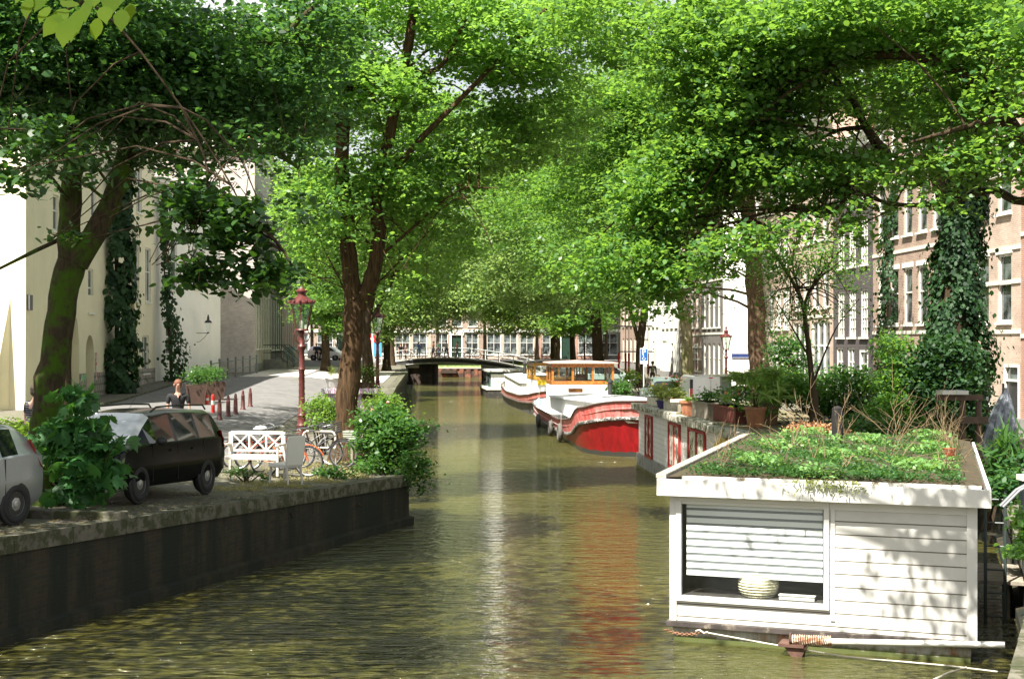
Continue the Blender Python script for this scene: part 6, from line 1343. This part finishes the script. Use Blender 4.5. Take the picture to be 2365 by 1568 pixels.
for (x, y, dx) in ((-.25,-.2,-.06),(-.25,.2,-.06),(.22,-.2,.04),(.22,.2,.04)): MB().tube([(x,y,.4),(x+dx,y,0)], [.03,.02], 6).build('leg', wood_w, c)
rk = thing('bicycle_rack', 'bare pale steel bicycle rack in front of the large brown trunk', 'bicycle rack', (-4.75,35.0,gL(-4.75,35)), R(-12))
m = MB(); m.tube([(-.42,0,0),(-.42,0,.78),(-.38,0,.86),(-.32,0,.9),(.32,0,.9),(.38,0,.87),(.42,0,.8),(.42,0,0)], .028, 8); m.tube([(-.42,0,.5),(.42,0,.5)], .022, 8); m.build('hoop', M('dull_galvanised', (.5,.46,.4), .5, .2, 5, .1, col2=(.3,.16,.1), cover=.65), rk, sm=True)
o = thing('slatted_crate', 'small grey green slatted crate beside the bicycle rack', 'crate', (-4.0,35.6,gL(-4,35.6)+.62), R(-20)); m = MB()
for k in range(5): m.box(-.2,.2,-.14+.0,.14,.0+.055*k,.035+.055*k)
m.build('slats', M('grey_green_slats', (.35,.38,.30), .8), o); MB().box(-.03,.03,-.03,.03,-.62,0).build('stand', oldwood, o)
MB().tube([W(60,1056,24.6),W(112,1058,24.3)], .045, 10).build('guard_rail', M('pale_steel_pipe', (.52,.50,.46), .5), None, 'short pale pipe rail between the silver car and the mossy tree', cat='rail')
# ================================================================ bicycles
def bicycle(label, loc, rz, col, tilt=0, group='bicycles parked by the lamp', basket=None, crate=None, bag=False, simple=False, front=0):
    t = thing('bicycle', label, 'bicycle', loc, rz, group); t.rotation_euler = (R(tilt), 0, rz)
    pm = M('bicycle_paint_%s' % col[0], col[1], .4, .2, 6, .1); r = .34
    for x in (-.52,.53):
        w = MB().torus((0,0,0), r, .02, 'y', 30, 6).build('wheel', rubber, t, sm=True); w.location = (x,0,r+.02)
        m = MB(); m.torus((0,0,0), r-.028, .011, 'y', 26, 4); m.build('rim', alloy, w)
        if not simple:
            m = MB()
            for k in range(14): a = 2*math.pi*k/14; m.tube([(0,.02*(-1)**k,0),((r-.03)*math.cos(a),0,(r-.03)*math.sin(a))], .0022, 3, cap=False)
            m.build('spokes', alloy, w)
        m = MB(); m.torus((x,0,r+.02), r+.045, .014, 'y', 16, 5, R(20), R(165) if x > 0 else R(185)); m.build('mudguard', pm, t)
    m = MB(); bb = (-.05,0,.30); sd = (-.20,0,.80); hd = (.36,0,.83); hb2 = (.39,0,.72); ra = (-.52,0,.36)
    m.tube([bb, sd], .017, 6); m.tube([bb, hb2], .019, 6); m.tube([(-.13,0,.55), hd], .017, 6)
    for y in (-.05,.05): m.tube([ra and (ra[0],y,ra[2]), bb], .010, 5); m.tube([(ra[0],y,ra[2]), (-.18,0,.72)], .009, 5); m.tube([(.40,y*.6,.70), (.53,y,.36)], .012, 5)
    m.tube([(.40,0,.68),(.34,0,.92)], .02, 6); m.build('frame', pm, t, sm=True)
    m = MB(); m.tube([(.34,0,.92),(.325,0,1.04)], .012, 6); m.tube([(.10,-.30,1.02),(.24,-.27,1.06),(.34,-.12,1.05),(.35,0,1.04),(.34,.12,1.05),(.24,.27,1.06),(.10,.30,1.02)], .012, 6); h = m.build('handlebar', chrome, t, sm=True)
    for y in (-.29,.29): MB().tube([(.06,y*1.02,1.01),(.17,y*.97,1.04)], .018, 6).build('grip', blkpl, h)
    m = MB(); m.loft([[(-.33,-.09,.90),(-.33,.09,.90),(-.33,.08,.95),(-.33,-.08,.95)],[(-.2,-.07,.92),(-.2,.07,.92),(-.2,.06,.95),(-.2,-.06,.95)],[(-.05,-.02,.92),(-.05,.02,.92),(-.05,.02,.94),(-.05,-.02,.94)]]); m.tube([(-.2,0,.78),(-.22,0,.92)], .012, 6); m.build('saddle', blkpl, t, bev=.015)
    m = MB(); m.box(-.80,-.32,-.07,.07,.745,.76); m.tube([(-.52,.06,.36),(-.7,.06,.75)], .006, 4); m.tube([(-.52,-.06,.36),(-.7,-.06,.75)], .006, 4); m.build('carrier', blkpl, t)
    m = MB(); m.torus((-.05,.05,.30), .09, .006, 'y', 18, 4); m.tube([(-.05,.05,.30),(.02,.08,.15)], .008, 5); m.tube([(-.05,-.05,.30),(-.12,-.08,.45)], .008, 5); m.box(-.02,.07,.08,.16,.13,.16); m.box(-.16,-.07,-.16,-.08,.44,.47); m.build('crank', alloy, t)
    if basket:
        m = MB()
        for k in range(5): q = .03*k; m.box(.42,.78,-.2,-.19,.86+.055*k,.88+.055*k); m.box(.42,.78,.19,.2,.86+.055*k,.88+.055*k); m.box(.42,.43,-.19,.19,.86+.055*k,.88+.055*k); m.box(.77,.78,-.19,.19,.86+.055*k,.88+.055*k)
        m.box(.42,.78,-.2,.2,.84,.855)
        for xx in (.42,.54,.66,.77): m.box(xx,xx+.012,-.203,-.2,.84,1.1); m.box(xx,xx+.012,.2,.203,.84,1.1)
        m.build('basket', basket, t)
    if bag: MB().ball((-.22,0,1.0), (.17,.12,.07), 12, 8, .25, 4).build('saddle_cover', M('white_plastic_bag', (.82,.82,.82), .5, .05, 9, 1.2), t, sm=True)
    return t
BK = ('black', (.02,.02,.02)); RD = ('red', (.35,.03,.02)); GY = ('grey', (.3,.3,.3)); GN = ('green', (.03,.09,.05)); WH = ('white', (.6,.6,.58)); OR = ('orange', (.55,.12,.03))
def bl_(x, y): return (x, y, gL(x, y))
bicycle('red bicycle leaning behind the white garden bench', bl_(-5.9,33.2), R(8), RD, 8)
bicycle('black bicycle with a white bag over its saddle behind the garden bench', bl_(-5.75,33.9), R(22), BK, -6, bag=True)
bicycle('orange brown bicycle with a big front wheel right of the white chair', bl_(-5.15,32.5), R(-10), OR, 5)
bicycle('black bicycle leaning on the bare bicycle rack', bl_(-4.65,34.75), R(-4), BK, -6)
bicycle('grey bicycle with a dark wire basket between the lamp and the rack', bl_(-5.0,35.8), R(-25), GY, 6, basket=M('dark_wire', (.05,.05,.05), .5))
bicycle('grey bicycle parked at the quay edge beyond the flowering bush', bl_(-6.0,62), R(70), GY, 4, group='bicycles beyond the graffiti cabinet')
bicycle('dark bicycle beside the graffiti cabinet near the quay edge', bl_(-6.25,61.2), R(55), BK, -5, group='bicycles beyond the graffiti cabinet')
q = gR(0,80)
bicycle('dark bicycle with a bright blue plastic crate beside the orange wheelhouse', (5.95,80,q), R(95), BK, 3, group='bicycles on the right bank', basket=M('bright_blue_plastic', (.02,.06,.35), .4), simple=True)
bicycle('grey bicycle in the tangle next to the blue crate', (6.5,79,q), R(60), GY, -4, group='bicycles on the right bank', simple=True)
# bicycles along the bridge railing
def bb_(x, y, off=.0): return (x, y, zdeck(x))
for i, (x, rz, c_, lab) in enumerate([(-4.0,3,RD,'bright red bicycle against the railing at the right part of the far bridge'),(-7.4,-4,BK,'dark bicycle against the railing at the middle of the far bridge'),(-9.9,5,WH,'white bicycle against the railing left of the middle of the far bridge')]):
    bicycle(lab, bb_(x, by+.5), R(rz), c_, 4, group='bicycles on the far bridge', simple=True)
# ================================================================ people
def skin_obj(name, pts, edges, rad, mat, parent, root=0, sub=1):
    me = bpy.data.meshes.new(name); me.from_pydata([tuple(p) for p in pts], edges, []); me.materials.append(mat)
    o = bpy.data.objects.new(name, me); COL.objects.link(o); o.parent = parent
    md = o.modifiers.new('s', 'SKIN'); md.use_smooth_shade = True; sv = me.skin_vertices[0].data
    for i, r in enumerate(rad): sv[i].radius = (r, r) if not isinstance(r, tuple) else r
    sv[root].use_root = True
    if sub: q = o.modifiers.new('u', 'SUBSURF'); q.levels = sub; q.render_levels = sub
    return o
skin_m = M('skin', (.50,.28,.20), .5, .06, 6)
def person(label, loc, rz, H, top, legs, hair, armL=None, armR=None, sleeve=.5, stride=.0, lean=0, shoe=(.03,.03,.03), hat=None, fingers=False, group=None, bag=None, vneck=False, stripes=None, nod=0):
    t = thing('person', label, 'person', loc, rz, group); h = H
    P = {}; P['pel'] = Vector((0,0,.53*h)); P['waist'] = Vector((0,lean*.05,.61*h)); P['chest'] = Vector((0,lean*.12,.73*h)); P['neck'] = Vector((0,lean*.16,.83*h)); P['jaw'] = Vector((0,lean*.18-.01-nod*.02,.873*h)); P['head'] = Vector((0,lean*.2-.005-nod*.05,.93*h)); P['top'] = Vector((0,lean*.2+.01-nod*.06,.965*h))
    aL = armL or [(.24*h/1.75*1,0,-.30),(.26,-.04,-.56)]; aR = armR or [(-.24,0,-.30),(-.26,-.04,-.56)]
    for s_, a, k in ((1,aL,'L'),(-1,aR,'R')):
        P['sh'+k] = Vector((s_*.115*h,lean*.14,.80*h)); P['el'+k] = Vector((a[0][0],a[0][1]+lean*.13,.80*h+a[0][2])); P['wr'+k] = Vector((a[1][0],a[1][1]+lean*.13,.80*h+a[1][2]))
        d = (P['wr'+k]-P['el'+k]).normalized(); P['pa'+k] = P['wr'+k]+d*.075; P['ft'+k] = P['wr'+k]+d*.155
        st = stride*s_; P['hp'+k] = Vector((s_*.055*h,0,.505*h)); P['kn'+k] = Vector((s_*.06*h,-.02-st*.14,.28*h)); P['an'+k] = Vector((s_*.055*h,.01-st*.24,.045*h)); P['to'+k] = Vector((s_*.062*h,-.13-st*.24,.022*h))
    names = list(P); ix = {n: i for i, n in enumerate(names)}
    R0 = dict(pel=.105, waist=.095, chest=(.135,.10), neck=.052, jaw=.062, head=.088, top=.06)
    for k in 'LR': R0.update({'sh'+k:.055,'el'+k:.037,'wr'+k:.025,'pa'+k:.033,'ft'+k:.014,'hp'+k:.075,'kn'+k:.052,'an'+k:.035,'to'+k:.03})
    E = [('pel','waist'),('waist','chest'),('chest','neck'),('neck','jaw'),('jaw','head'),('head','top')]+[e for k in 'LR' for e in (('chest','sh'+k),('sh'+k,'el'+k),('el'+k,'wr'+k),('wr'+k,'pa'+k),('pa'+k,'ft'+k),('pel','hp'+k),('hp'+k,'kn'+k),('kn'+k,'an'+k),('an'+k,'to'+k))]
    pts = [P[n] for n in names]; edges = [(ix[a], ix[b]) for a, b in E]; rad = [R0[n] for n in names]
    if fingers:
        for k, s_ in (('L',1),('R',-1)):
            for j in range(5):
                d = (P['pa'+k]-P['wr'+k]).normalized(); sd = Vector((0,1,0)); off = (j-1.5)*.02 if j < 4 else -.045
                b0 = P['pa'+k]+sd*off; L = [.07,.08,.075,.06,.04][j]; i0 = len(pts); pts += [b0+d*L*.5, b0+d*L+Vector((-s_*.015,0,0))]; rad += [.009,.007]; edges += [(ix['pa'+k], i0), (i0, i0+1)]
    i0 = len(pts); pts += [P['head']+Vector((0,-.10,-.018))]; rad += [.013]; edges += [(ix['head'], i0)]
    skin_obj('body', pts, edges, rad, skin_m, t)
    # shirt
    tm = M('cloth_%.2f_%.2f_%.2f' % top, top, .85, .12, 4, .2) if not stripes else stripes
    hem = P['pel']+Vector((0,0,-.03)); S_ = [hem, P['waist'], P['chest'], P['neck']-Vector((0,0,.035*h/1.75))]; rr = [.125,.118,(.155,.118),.075]; ee = [(0,1),(1,2),(2,3)]
    for k in 'LR':
        i0 = len(S_); S_ += [P['sh'+k], P['sh'+k].lerp(P['el'+k], min(1, sleeve*1.6)) if sleeve < .62 else P['el'+k]]; rr += [.075, .056]; ee += [(2,i0),(i0,i0+1)]
        if sleeve > .62: S_ += [P['wr'+k]]; rr += [.038]; ee += [(i0+1,i0+2)]
    skin_obj('shirt', S_, ee, rr, tm, t, 1)
    lm = M('cloth_%.2f_%.2f_%.2f' % legs, legs, .85, .12, 4, .2)
    S_ = [P['pel']]; rr = [.118]; ee = []
    for k in 'LR':
        i0 = len(S_); S_ += [P['hp'+k], P['kn'+k], P['an'+k]+Vector((0,0,.02))]; rr += [.09,.066,.052]; ee += [(0,i0),(i0,i0+1),(i0+1,i0+2)]
    skin_obj('trousers', S_, ee, rr, lm, t)
    sm_ = M('shoe_%.2f' % shoe[0], shoe, .6)
    for k in 'LR': a = P['an'+k]; MB().loft([[(a.x-.04,a.y+.05,.0),(a.x+.04,a.y+.05,0),(a.x+.035,a.y+.05,.09),(a.x-.035,a.y+.05,.09)],[(a.x-.045,a.y-.08,0),(a.x+.045,a.y-.08,0),(a.x+.035,a.y-.07,.08),(a.x-.035,a.y-.07,.08)],[(a.x-.03,a.y-.19,0),(a.x+.03,a.y-.19,0),(a.x+.02,a.y-.18,.035),(a.x-.02,a.y-.18,.035)]]).build('shoe', sm_, t, bev=.01)
    hd = P['head']; m = MB(); m.ball(hd+Vector((0,.022,.030)), (.098,.105,.098), 14, 9, .07, 3); m.ball(hd+Vector((0,.045,-.03)), (.09,.08,.09), 12, 8, .08, 5); m.build('hair', M('hair_%.2f' % hair[0], hair, .7, .3, 30, .6), t, sm=True)
    em = M('eye_dark', (.03,.02,.02), .3); bw = M('brow', tuple(c*.5 for c in hair), .7); lp_ = M('lips', (.36,.13,.11), .5)
    for s_ in (-1,1):
        MB().ball(hd+Vector((s_*.033,-.084,.0)), (.012,.008,.008), 8, 5).build('eye', em, t); MB().ball(hd+Vector((s_*.092,.0,-.012)), (.014,.02,.032), 8, 6).build('ear', skin_m, t, sm=True)
        MB().ball(hd+Vector((s_*.034,-.088,.018)), (.02,.006,.005), 8, 4).build('eyebrow', bw, t)
    MB().ball(hd+Vector((0,-.078,-.052)), (.024,.008,.007), 8, 4).build('mouth', lp_, t)
    if vneck: 
        c = P['neck']; MB().add([(-.055,c.y-.085,c.z-.01),(.055,c.y-.085,c.z-.01),(0,c.y-.128,c.z-.14),(0,c.y-.10,c.z-.0)], [(0,2,3),(3,2,1)]).build('open_neck', skin_m, t)
    if hat: m = MB(); m.lathe([(.11,.03),(.115,.05),(.10,.10),(.05,.13)], 14, hd); m.box(-.06,.06,hd.y-.19,hd.y-.08,hd.z+.035,hd.z+.045); m.build('cap', M('cap_%.2f' % hat[0], hat, .8), t, sm=True)
    if bag: MB().ball((.0,.17,.66*h), (.15,.09,.2), 10, 7, .1).build('backpack', M('bag_%.2f' % bag[0], bag, .8), t, sm=True)
    return t
blk = (.012,.012,.013); navy = (.02,.03,.07); jean = (.10,.16,.27); pale_ = (.6,.6,.58)
p = atL(411, 34.5)
person('man in a black V-necked shirt with reddish brown hair looking down behind the black car', p, R(14), 1.93, blk, blk, (.16,.06,.03), sleeve=.5, fingers=True, vneck=True, nod=1, lean=-.5)
strp = brick('striped_shirt', (.012,.013,.02), (.012,.013,.02), (.20,.20,.22), 5.0, .045, bump=0)
p = atL(72, 28)
person('person in a dark finely striped short sleeved shirt, half hidden behind the mossy tree', p, R(150), 1.80, blk, navy, (.05,.035,.02), sleeve=.5, stripes=strp, lean=-.6, fingers=True)
Y = 146.0
def br(px, yo=2.0): x = (px-CX)*(by+yo)/F; return Vector((x, by+yo, zdeck(x)))
ph_ = [(.15,-.22,-.08),(.06,-.36,.06)]; ph2 = [(-.15,-.22,-.08),(-.06,-.36,.06)]
for (px, yo, rz, H, top, leg, hr, lab, kw) in [
  (925,2,40,1.78,blk,navy,(.04,.03,.02),'person in black at the left end of the far bridge',{}),
  (937,2.5,-60,1.66,(.09,.05,.04),blk,(.12,.06,.03),'person in dark brown beside the person in black on the far bridge',{}),
  (967,1.6,10,1.76,(.10,.22,.55),jean,(.3,.25,.2),'person in a bright blue shirt and white hat raising a camera on the far bridge',dict(armL=ph_,armR=ph2,hat=(.8,.8,.78))),
  (1001,3,-70,1.7,(.55,.22,.12),navy,(.15,.06,.03),'person in an orange brown top near the middle of the far bridge',dict(stride=.8)),
  (1031,2.2,60,1.8,(.50,.48,.42),(.05,.05,.06),(.1,.08,.06),'person in a pale shirt and cap walking on the middle of the far bridge',dict(stride=.9,hat=(.6,.5,.4))),
  (1056,3.5,-80,1.68,(.45,.12,.12),blk,(.05,.03,.02),'person in a dull red top right of the middle of the far bridge',dict(stride=.6)),
  (1012,5,90,1.72,(.06,.3,.12),jean,(.06,.04,.03),'person in a green top on the far side of the bridge',{}),
  (898,3,-30,1.7,(.6,.5,.1),navy,(.1,.07,.04),'person in a yellow top by the left end of the bridge railing',{})]:
    person(lab, br(px, yo), R(rz), H, top, leg, hr, group='people on the far bridge', **kw)
person('pedestrian in a dark blue shirt and pale cap walking down the far left street', atL(731,138), R(20), 1.82, navy, blk, (.1,.08,.06), stride=.7, hat=(.65,.62,.55), group='pedestrians on the far left street')
person('pedestrian in a black top right of the one in dark blue, far left street', atL(742,134), R(-150), 1.72, blk, blk, (.35,.25,.15), stride=.5, group='pedestrians on the far left street')
person('person with pale hair in a white top by the white car', atL(776,152), R(60), 1.7, (.6,.6,.58), navy, (.4,.35,.28), group='pedestrians on the far left street')
person('person in black with an olive backpack walking on the right bank', atR(1507,100), R(175), 1.86, blk, (.05,.03,.02), (.03,.02,.02), stride=.6, bag=(.12,.13,.06), sleeve=.9)
# ================================================================ shrubs and other plants
def shrub(label, base, blobs, leaf, size, ncl, per, cr, seed, name='shrub', cat='shrub', shape=LEAF6, flat=.45, shell=.25, group=None, stems=6, up=1.0, sm_=None, aspect=1.0, droop=-.25):
    rng = np.random.default_rng(seed); rr = random.Random(seed); base = Vector(base); t = thing(name, label, cat, base, 0, group)
    P, out = sprays(rng, blobs, ncl, per, cr, flat, shell); P[:,2] = np.maximum(P[:,2], .1)
    me = leafmesh('foliage', P, size, leaf, rng, shape, up, .6, heading=out*.8+np.array((0,0,droop)), aspect=aspect); shiftmesh(link(me, 'foliage', t), base)
    m = MB()
    for i in range(stems):
        b = rr.choice(blobs); e = Vector(b[0])+Vector((rr.gauss(0,.5)*b[1][0], rr.gauss(0,.5)*b[1][1], rr.random()*b[1][2]*.7)); s_ = base+Vector((rr.uniform(-.12,.12), rr.uniform(-.12,.12), 0)); mid = s_.lerp(e,.5)+Vector((0,0,.12)); m.tube([s_, mid, e], [.022,.014,.005], 5, cap=False)
    shiftmesh(m.build('stems', sm_ or bk_dark, t), base); return t
lf_big = leafm('maple_leaf', (.03,.10,.03), (.06,.18,.05), (.14,.36,.05), .34, .38); lf_lime = leafm('lime_leaf', (.12,.24,.03), (.24,.38,.07), (.45,.65,.08), .5)
b = atL(180, 23.4); b.z = gL(b.x, 23.4)
shrub('big leaved dark green sapling bush in front of the mossy tree and black car', b, [B(185,930,23.5,55,40,.3,.5),B(180,1010,23.4,85,60,.4,1),B(210,1090,23.3,75,55,.4,1),B(160,1130,23.3,70,45,.4,.8),B(120,1060,23.5,45,60,.35,.5),B(250,1060,23.5,30,45,.3,.35),B(190,1165,23.2,45,20,.3,.3)],
  lf_big, .235, 120, 6, .22, 201, shape=LOBED, flat=.7, shell=.3, up=.55, aspect=.95)
p = atL(40, 26)
shrub('light green nettle like plants behind the silver car', p, [B(20,1000,26.5,55,35,.5,1),B(75,1010,26.5,35,40,.4,.7),B(60,1060,26,30,50,.4,.6)], lf_lime, .085, 130, 10, .2, 202, stems=14)
b = bl_(-3.0, 33.7)
shrub('large dark green bush spilling over the corner of the quay wall', b, [B(880,960,34,60,40,.6,.9),B(850,1010,34,40,60,.5,.7),B(910,1000,33.5,60,55,.6,1.1),B(900,1060,33.4,60,45,.5,1),B(955,1080,32.9,42,50,.4,.7),B(968,1120,32.7,26,34,.3,.35),B(860,1075,33.8,40,28,.4,.5),B(985,982,33.2,34,14,.25,.22),B(940,1000,33.2,45,40,.4,.6),B(960,1030,33.1,25,30,.25,.3)],
  lf_bush, .10, 620, 12, .24, 203, stems=24)
t = shrub('bush with pale pink and red roses behind the corner bush', bl_(-3.9,36.5), [B(880,930,36.5,45,30,.6,1),B(920,950,36.5,22,35,.4,.6)], lf_pot, .07, 160, 10, .2, 204, stems=12)
for i, (px, py, c_, r) in enumerate([(855,951,pinkf,.10),(872,955,pinkf,.08),(863,960,pinkf,.07),(882,966,M('rose_red', (.6,.05,.04), .6),.09),(873,962,M('rose_red', (.6,.05,.04)),.05),(897,930,pinkf,.05)]):
    o = MB().ball((0,0,0), (r,r,r*.8), 9, 6, .5, i).build('rose', c_, t, sm=True); o.location = W(px, py, 35.9)-t.location
shrub('yellow green weeds between the lamp and the large trunk', atL(745,39), [B(745,945,39,45,35,.5,1),B(725,975,38.5,25,20,.4,.5),B(770,960,38.5,20,45,.4,.6)], lf_pot, .08, 190, 10, .22, 205, stems=16)
shrub('small weeds under the white chair and bench', bl_(-5.7,30.6), [B(560,1090,30.8,45,10,.3,1),B(600,1105,30.4,25,6,.2,.5)], lf_bush, .07, 50, 8, .13, 206, stems=6)
shrub('small leafy weeds by the bicycle rack', bl_(-4.1,32.2), [B(760,1090,32,38,13,.3,1),B(835,1085,33,28,16,.3,.7),B(795,1098,31.8,40,7,.2,.6)], lf_bush, .075, 80, 9, .15, 207, stems=8)
shrub('little fern growing out of the brick quay wall', (-3.35,30.4,.7), [B(747,1145,29.95,11,18,.12,1),B(752,1165,29.9,8,10,.1,.5)], lf_lime, .05, 22, 8, .08, 208, stems=3)
shrub('dark trailing weed on the quay wall left of the fern', (-4.3,27.8,.8), [B(640,1175,27.4,18,14,.1,1)], lf_bush, .05, 16, 7, .08, 209, stems=3)
# dry grass around the bikes
rng = np.random.default_rng(301); n = 5200; X_ = []; 
while len(X_) < n:
    y = rng.uniform(28.2, 36.5); e = edgeL(y); x = e-.42-abs(rng.normal(0,1.3))
    if math.sin(x*3.1+y)*math.cos(y*2.3) > -.25: X_.append((x, y, gL(x,y)+.03))
tag(link(leafmesh('dry_grass', np.array(X_), .12, leafm('dry_grass_blade', (.20,.20,.07), (.42,.36,.16), (.4,.4,.12), .3), rng, BLADE, .5, .8, heading=np.tile(np.array((0,0,.8)), (n,1)), hs=.8), 'dry_grass'), 'dry grass tufts along the quay edge around the bicycles', 'grass', kind='stuff')
# litter leaves on the left quay
rng = np.random.default_rng(302); n = 1500; X_ = [(edgeL(y)-.1-abs(rng.normal(0,1.2)), y) for y in rng.uniform(18, 30, n)]
tag(link(leafmesh('fallen_leaves', np.array([(x, y, gL(x,y)+(.035 if x > edgeL(y)-.4 else .022)) for x, y in X_]), .06, leafm('fallen_leaf', (.10,.07,.03), (.30,.22,.09), (.2,.15,.05), .1), rng, LEAF4, 3, .3), 'fallen_leaves'), 'fallen leaves scattered on the left quay', 'fallen leaves', kind='stuff')
# tree pit kerb in front of the mossy tree
q = atL(150, 23.0); o = MB().box(-1.25,1.15,-.13,.13,-.05,.14).build('pit_kerb', stone, None, 'stone kerb block of the tree pit below the big leaved bush', cat='kerb', bev=.02); o.location = (-7.25,22.75,gL(-7.25,22.75)); o.rotation_euler = (0,0,R(-12))
# shrubs on the right bank, behind and beside the houseboats
def rb_(x, y): return (x, y, gR(x,y))
S_ = [('light green compound leaved bush in front of the large brown trunk, right bank', 8.6,36.5, [B(1790,880,36.5,75,30,.8,1),B(1850,905,36.5,70,35,.8,1),B(1760,935,36,55,30,.6,.5)], lf_mid, .10, 420, 211),
 ('dark green bush behind the palm with leafy spreading branches', 9.6,37, [B(1960,890,37,105,45,.9,1),B(1990,950,37,110,35,.9,1),B(1900,930,37,60,35,.7,.7)], lf_bush, .10, 620, 212),
 ('mid green bush at the foot of the ivy column', 10.2,35, [B(2090,880,35.4,80,60,.9,1),B(2080,950,35,90,50,.9,1),B(2060,810,35.6,55,50,.7,.5)], lf_mid, .10, 620, 213),
 ('dark ivy bush at the foot of the massive ivy trunk', 11.2,34.5, [B(2180,850,34.8,95,75,.8,1.2),B(2200,920,34.5,95,60,.8,1),B(2190,980,34,80,45,.8,.8)], lf_ivy, .12, 900, 214),
 ('bushy green plant behind the black stump on the planted roof', 8.7,30.6, [B(2030,1000,31,60,35,.5,1),B(2130,1000,30.8,80,30,.5,1),B(1960,985,31,50,25,.5,.5)], lf_bush, .085, 420, 215)]
S_.append(('tall dark shrub with fine leaves left of the slender young tree', 8.8,38, [B(1830,830,38,50,70,.7,1),B(1790,800,38,35,40,.5,.4)], lf_bush, .085, 260, 230))
for lab, x, y, bl__, lf, sz, nc, sd in S_: shrub(lab, rb_(x, y), bl__, lf, sz, nc, 11, .28, sd, group='bushes behind the nearest houseboat', stems=12)
shrub('heap of dry orange brown leaves and twigs left of the black stump', (7.3,30.3,2.15), [B(1870,990,29.6,60,13,.5,1),B(1930,1000,29.6,50,9,.4,.7)], leafm('dry_orange_leaf', (.35,.15,.06), (.60,.36,.2), (.5,.25,.1), .2), .07, 120, 10, .15, 216, name='leaf_heap', cat='leaf heap', stems=8, sm_=tw)
shrub('dark green potted bush by the blue crate on the right bank', rb_(6.6,70), [B(1430,900,70,32,24,.6,1)], lf_bush, .14, 110, 10, .3, 217, stems=6)
shrub('light green round bush under the scaffolding', rb_(7.6,84), [B(1458,872,84,18,18,.6,1)], lf_lime, .15, 60, 10, .3, 218, stems=6)
shrub('tall reed like grass on the right quay edge beside the nearest houseboat', (8.0,24,1.05), [B(2310,1065,24,25,55,.25,1),B(2335,1040,24,18,45,.2,.5)], lf_bush, .55, 75, 4, .18, 219, name='reeds', cat='reeds', shape=BLADE, flat=1.5, up=.1, stems=6, droop=1.6)
shrub('bright green maple like branches at the right edge beside the nearest houseboat', (6.6,17.2,1.05), [B(2365,1195,17,28,25,.2,1),B(2355,1275,16.6,22,28,.2,.8),B(2390,1240,16.8,30,60,.25,1)], lf_mid, .085, 110, 8, .14, 220, stems=7)
shrub('dark shrub filling the gap between the nearest houseboat and the right quay', (8.3,22,1.05), [B(2330,1130,21.5,35,45,.35,1),B(2370,1080,22,40,50,.35,.8)], lf_dark, .09, 200, 9, .18, 221, stems=8)
# closed parasol / tarp, timber rail, posts, hoop
t = thing('covered_parasol', 'closed parasol wrapped in a ragged grey tarpaulin on the right quay', 'parasol', (11.4,33,gR(0,33)))
m = MB(); rr = random.Random(4); rings = []
for (z, r) in [(.55,.16),(.7,.30),(.9,.36),(1.2,.30),(1.5,.22),(1.8,.13),(2.0,.06),(2.1,.02)]:
    rings.append([((r*(1+.28*math.sin(j*2.6+z*2))+.0)*math.cos(2*math.pi*j/22)-.12*(1.6-z), (r*(1+.28*math.sin(j*2.6+z*2)))*math.sin(2*math.pi*j/22), z+.05*math.sin(j*1.9)*(z < 1)) for j in range(22)])
m.loft(rings); m.build('tarpaulin', M('grey_blue_tarpaulin', (.16,.18,.21), .45, .35, 5, .8, col2=(.33,.35,.38), cover=.58), t, sm=True); MB().tube([(0,0,0),(0,0,2.2)], .03, 8).build('pole', door_dk, t)
t = thing('timber_railing', 'dark timber posts and rail with a pale slab on top behind the planted roof', 'railing', (9.6,30.3,gR(0,30)))
for (x, h) in ((.0,2.05),(.34,1.9)): MB().tube([(x,0,0),(x,.0,h)], .07, 8).build('post', M('dark_brown_timber', (.09,.06,.04), .85, .3, 5, .5), t)
MB().bar((-.55,0,1.98),(.42,0,1.98),.14,.12).build('rail', M('dark_brown_timber', (.09,.06,.04)), t); MB().bar((-.1,-.1,1.5),(.5,-.1,1.5),.14,.14).build('lower_rail', M('dark_brown_timber', (.09,.06,.04)), t); MB().box(-.5,.05,-.25,.25,2.05,2.13).build('slab', M('pale_slab', (.6,.58,.53), .8), t)
t = thing('quay_post', 'dark square post with a pale cap at the right edge of the photo', 'post', (7.62,21,gR(0,21))); MB().box(-.1,.1,-.1,.1,0,1.12).build('post', M('near_black_paint', (.02,.025,.03), .5), t); MB().box(-.13,.13,-.13,.13,1.12,1.2).build('cap', M('pale_slab', (.6,.58,.53)), t)
t = thing('steel_hoop', 'bent pale steel tube hoop at the right edge beside the nearest houseboat', 'hoop', (7.15,19.9,1.05)); m = MB()
for y in (0,.12): m.tube([(-.28,y,.85),(-.05,y,1.08),(.1,y,1.16),(.3,y,1.14),(.36,y,1.05),(.37,y,0)], .022, 8)
m.build('tube', M('dull_steel_tube', (.22,.23,.24), .5, .1, 4, 0, metal=.4), t, sm=True)
# gangway of planks between houseboat and quay (dark, right of the boat)
t = thing('jetty', 'dark plank jetty in the shade between the nearest houseboat and the right quay', 'jetty', hbp(i1+.05, 4.2, .55), hb.rotation_euler.z)
for k in range(7): MB().box(.03,1.0,-.8+k*.26,-.57+k*.26,0,.05).build('plank', oldwood, t)
for y in (-.6,.8): MB().tube([(.5,y,-1),(.5,y,0)], .06, 7).build('pile', oldwood, t)
print('objects', len(bpy.data.objects), 'polys', sum(len(m.polygons) for m in bpy.data.meshes))
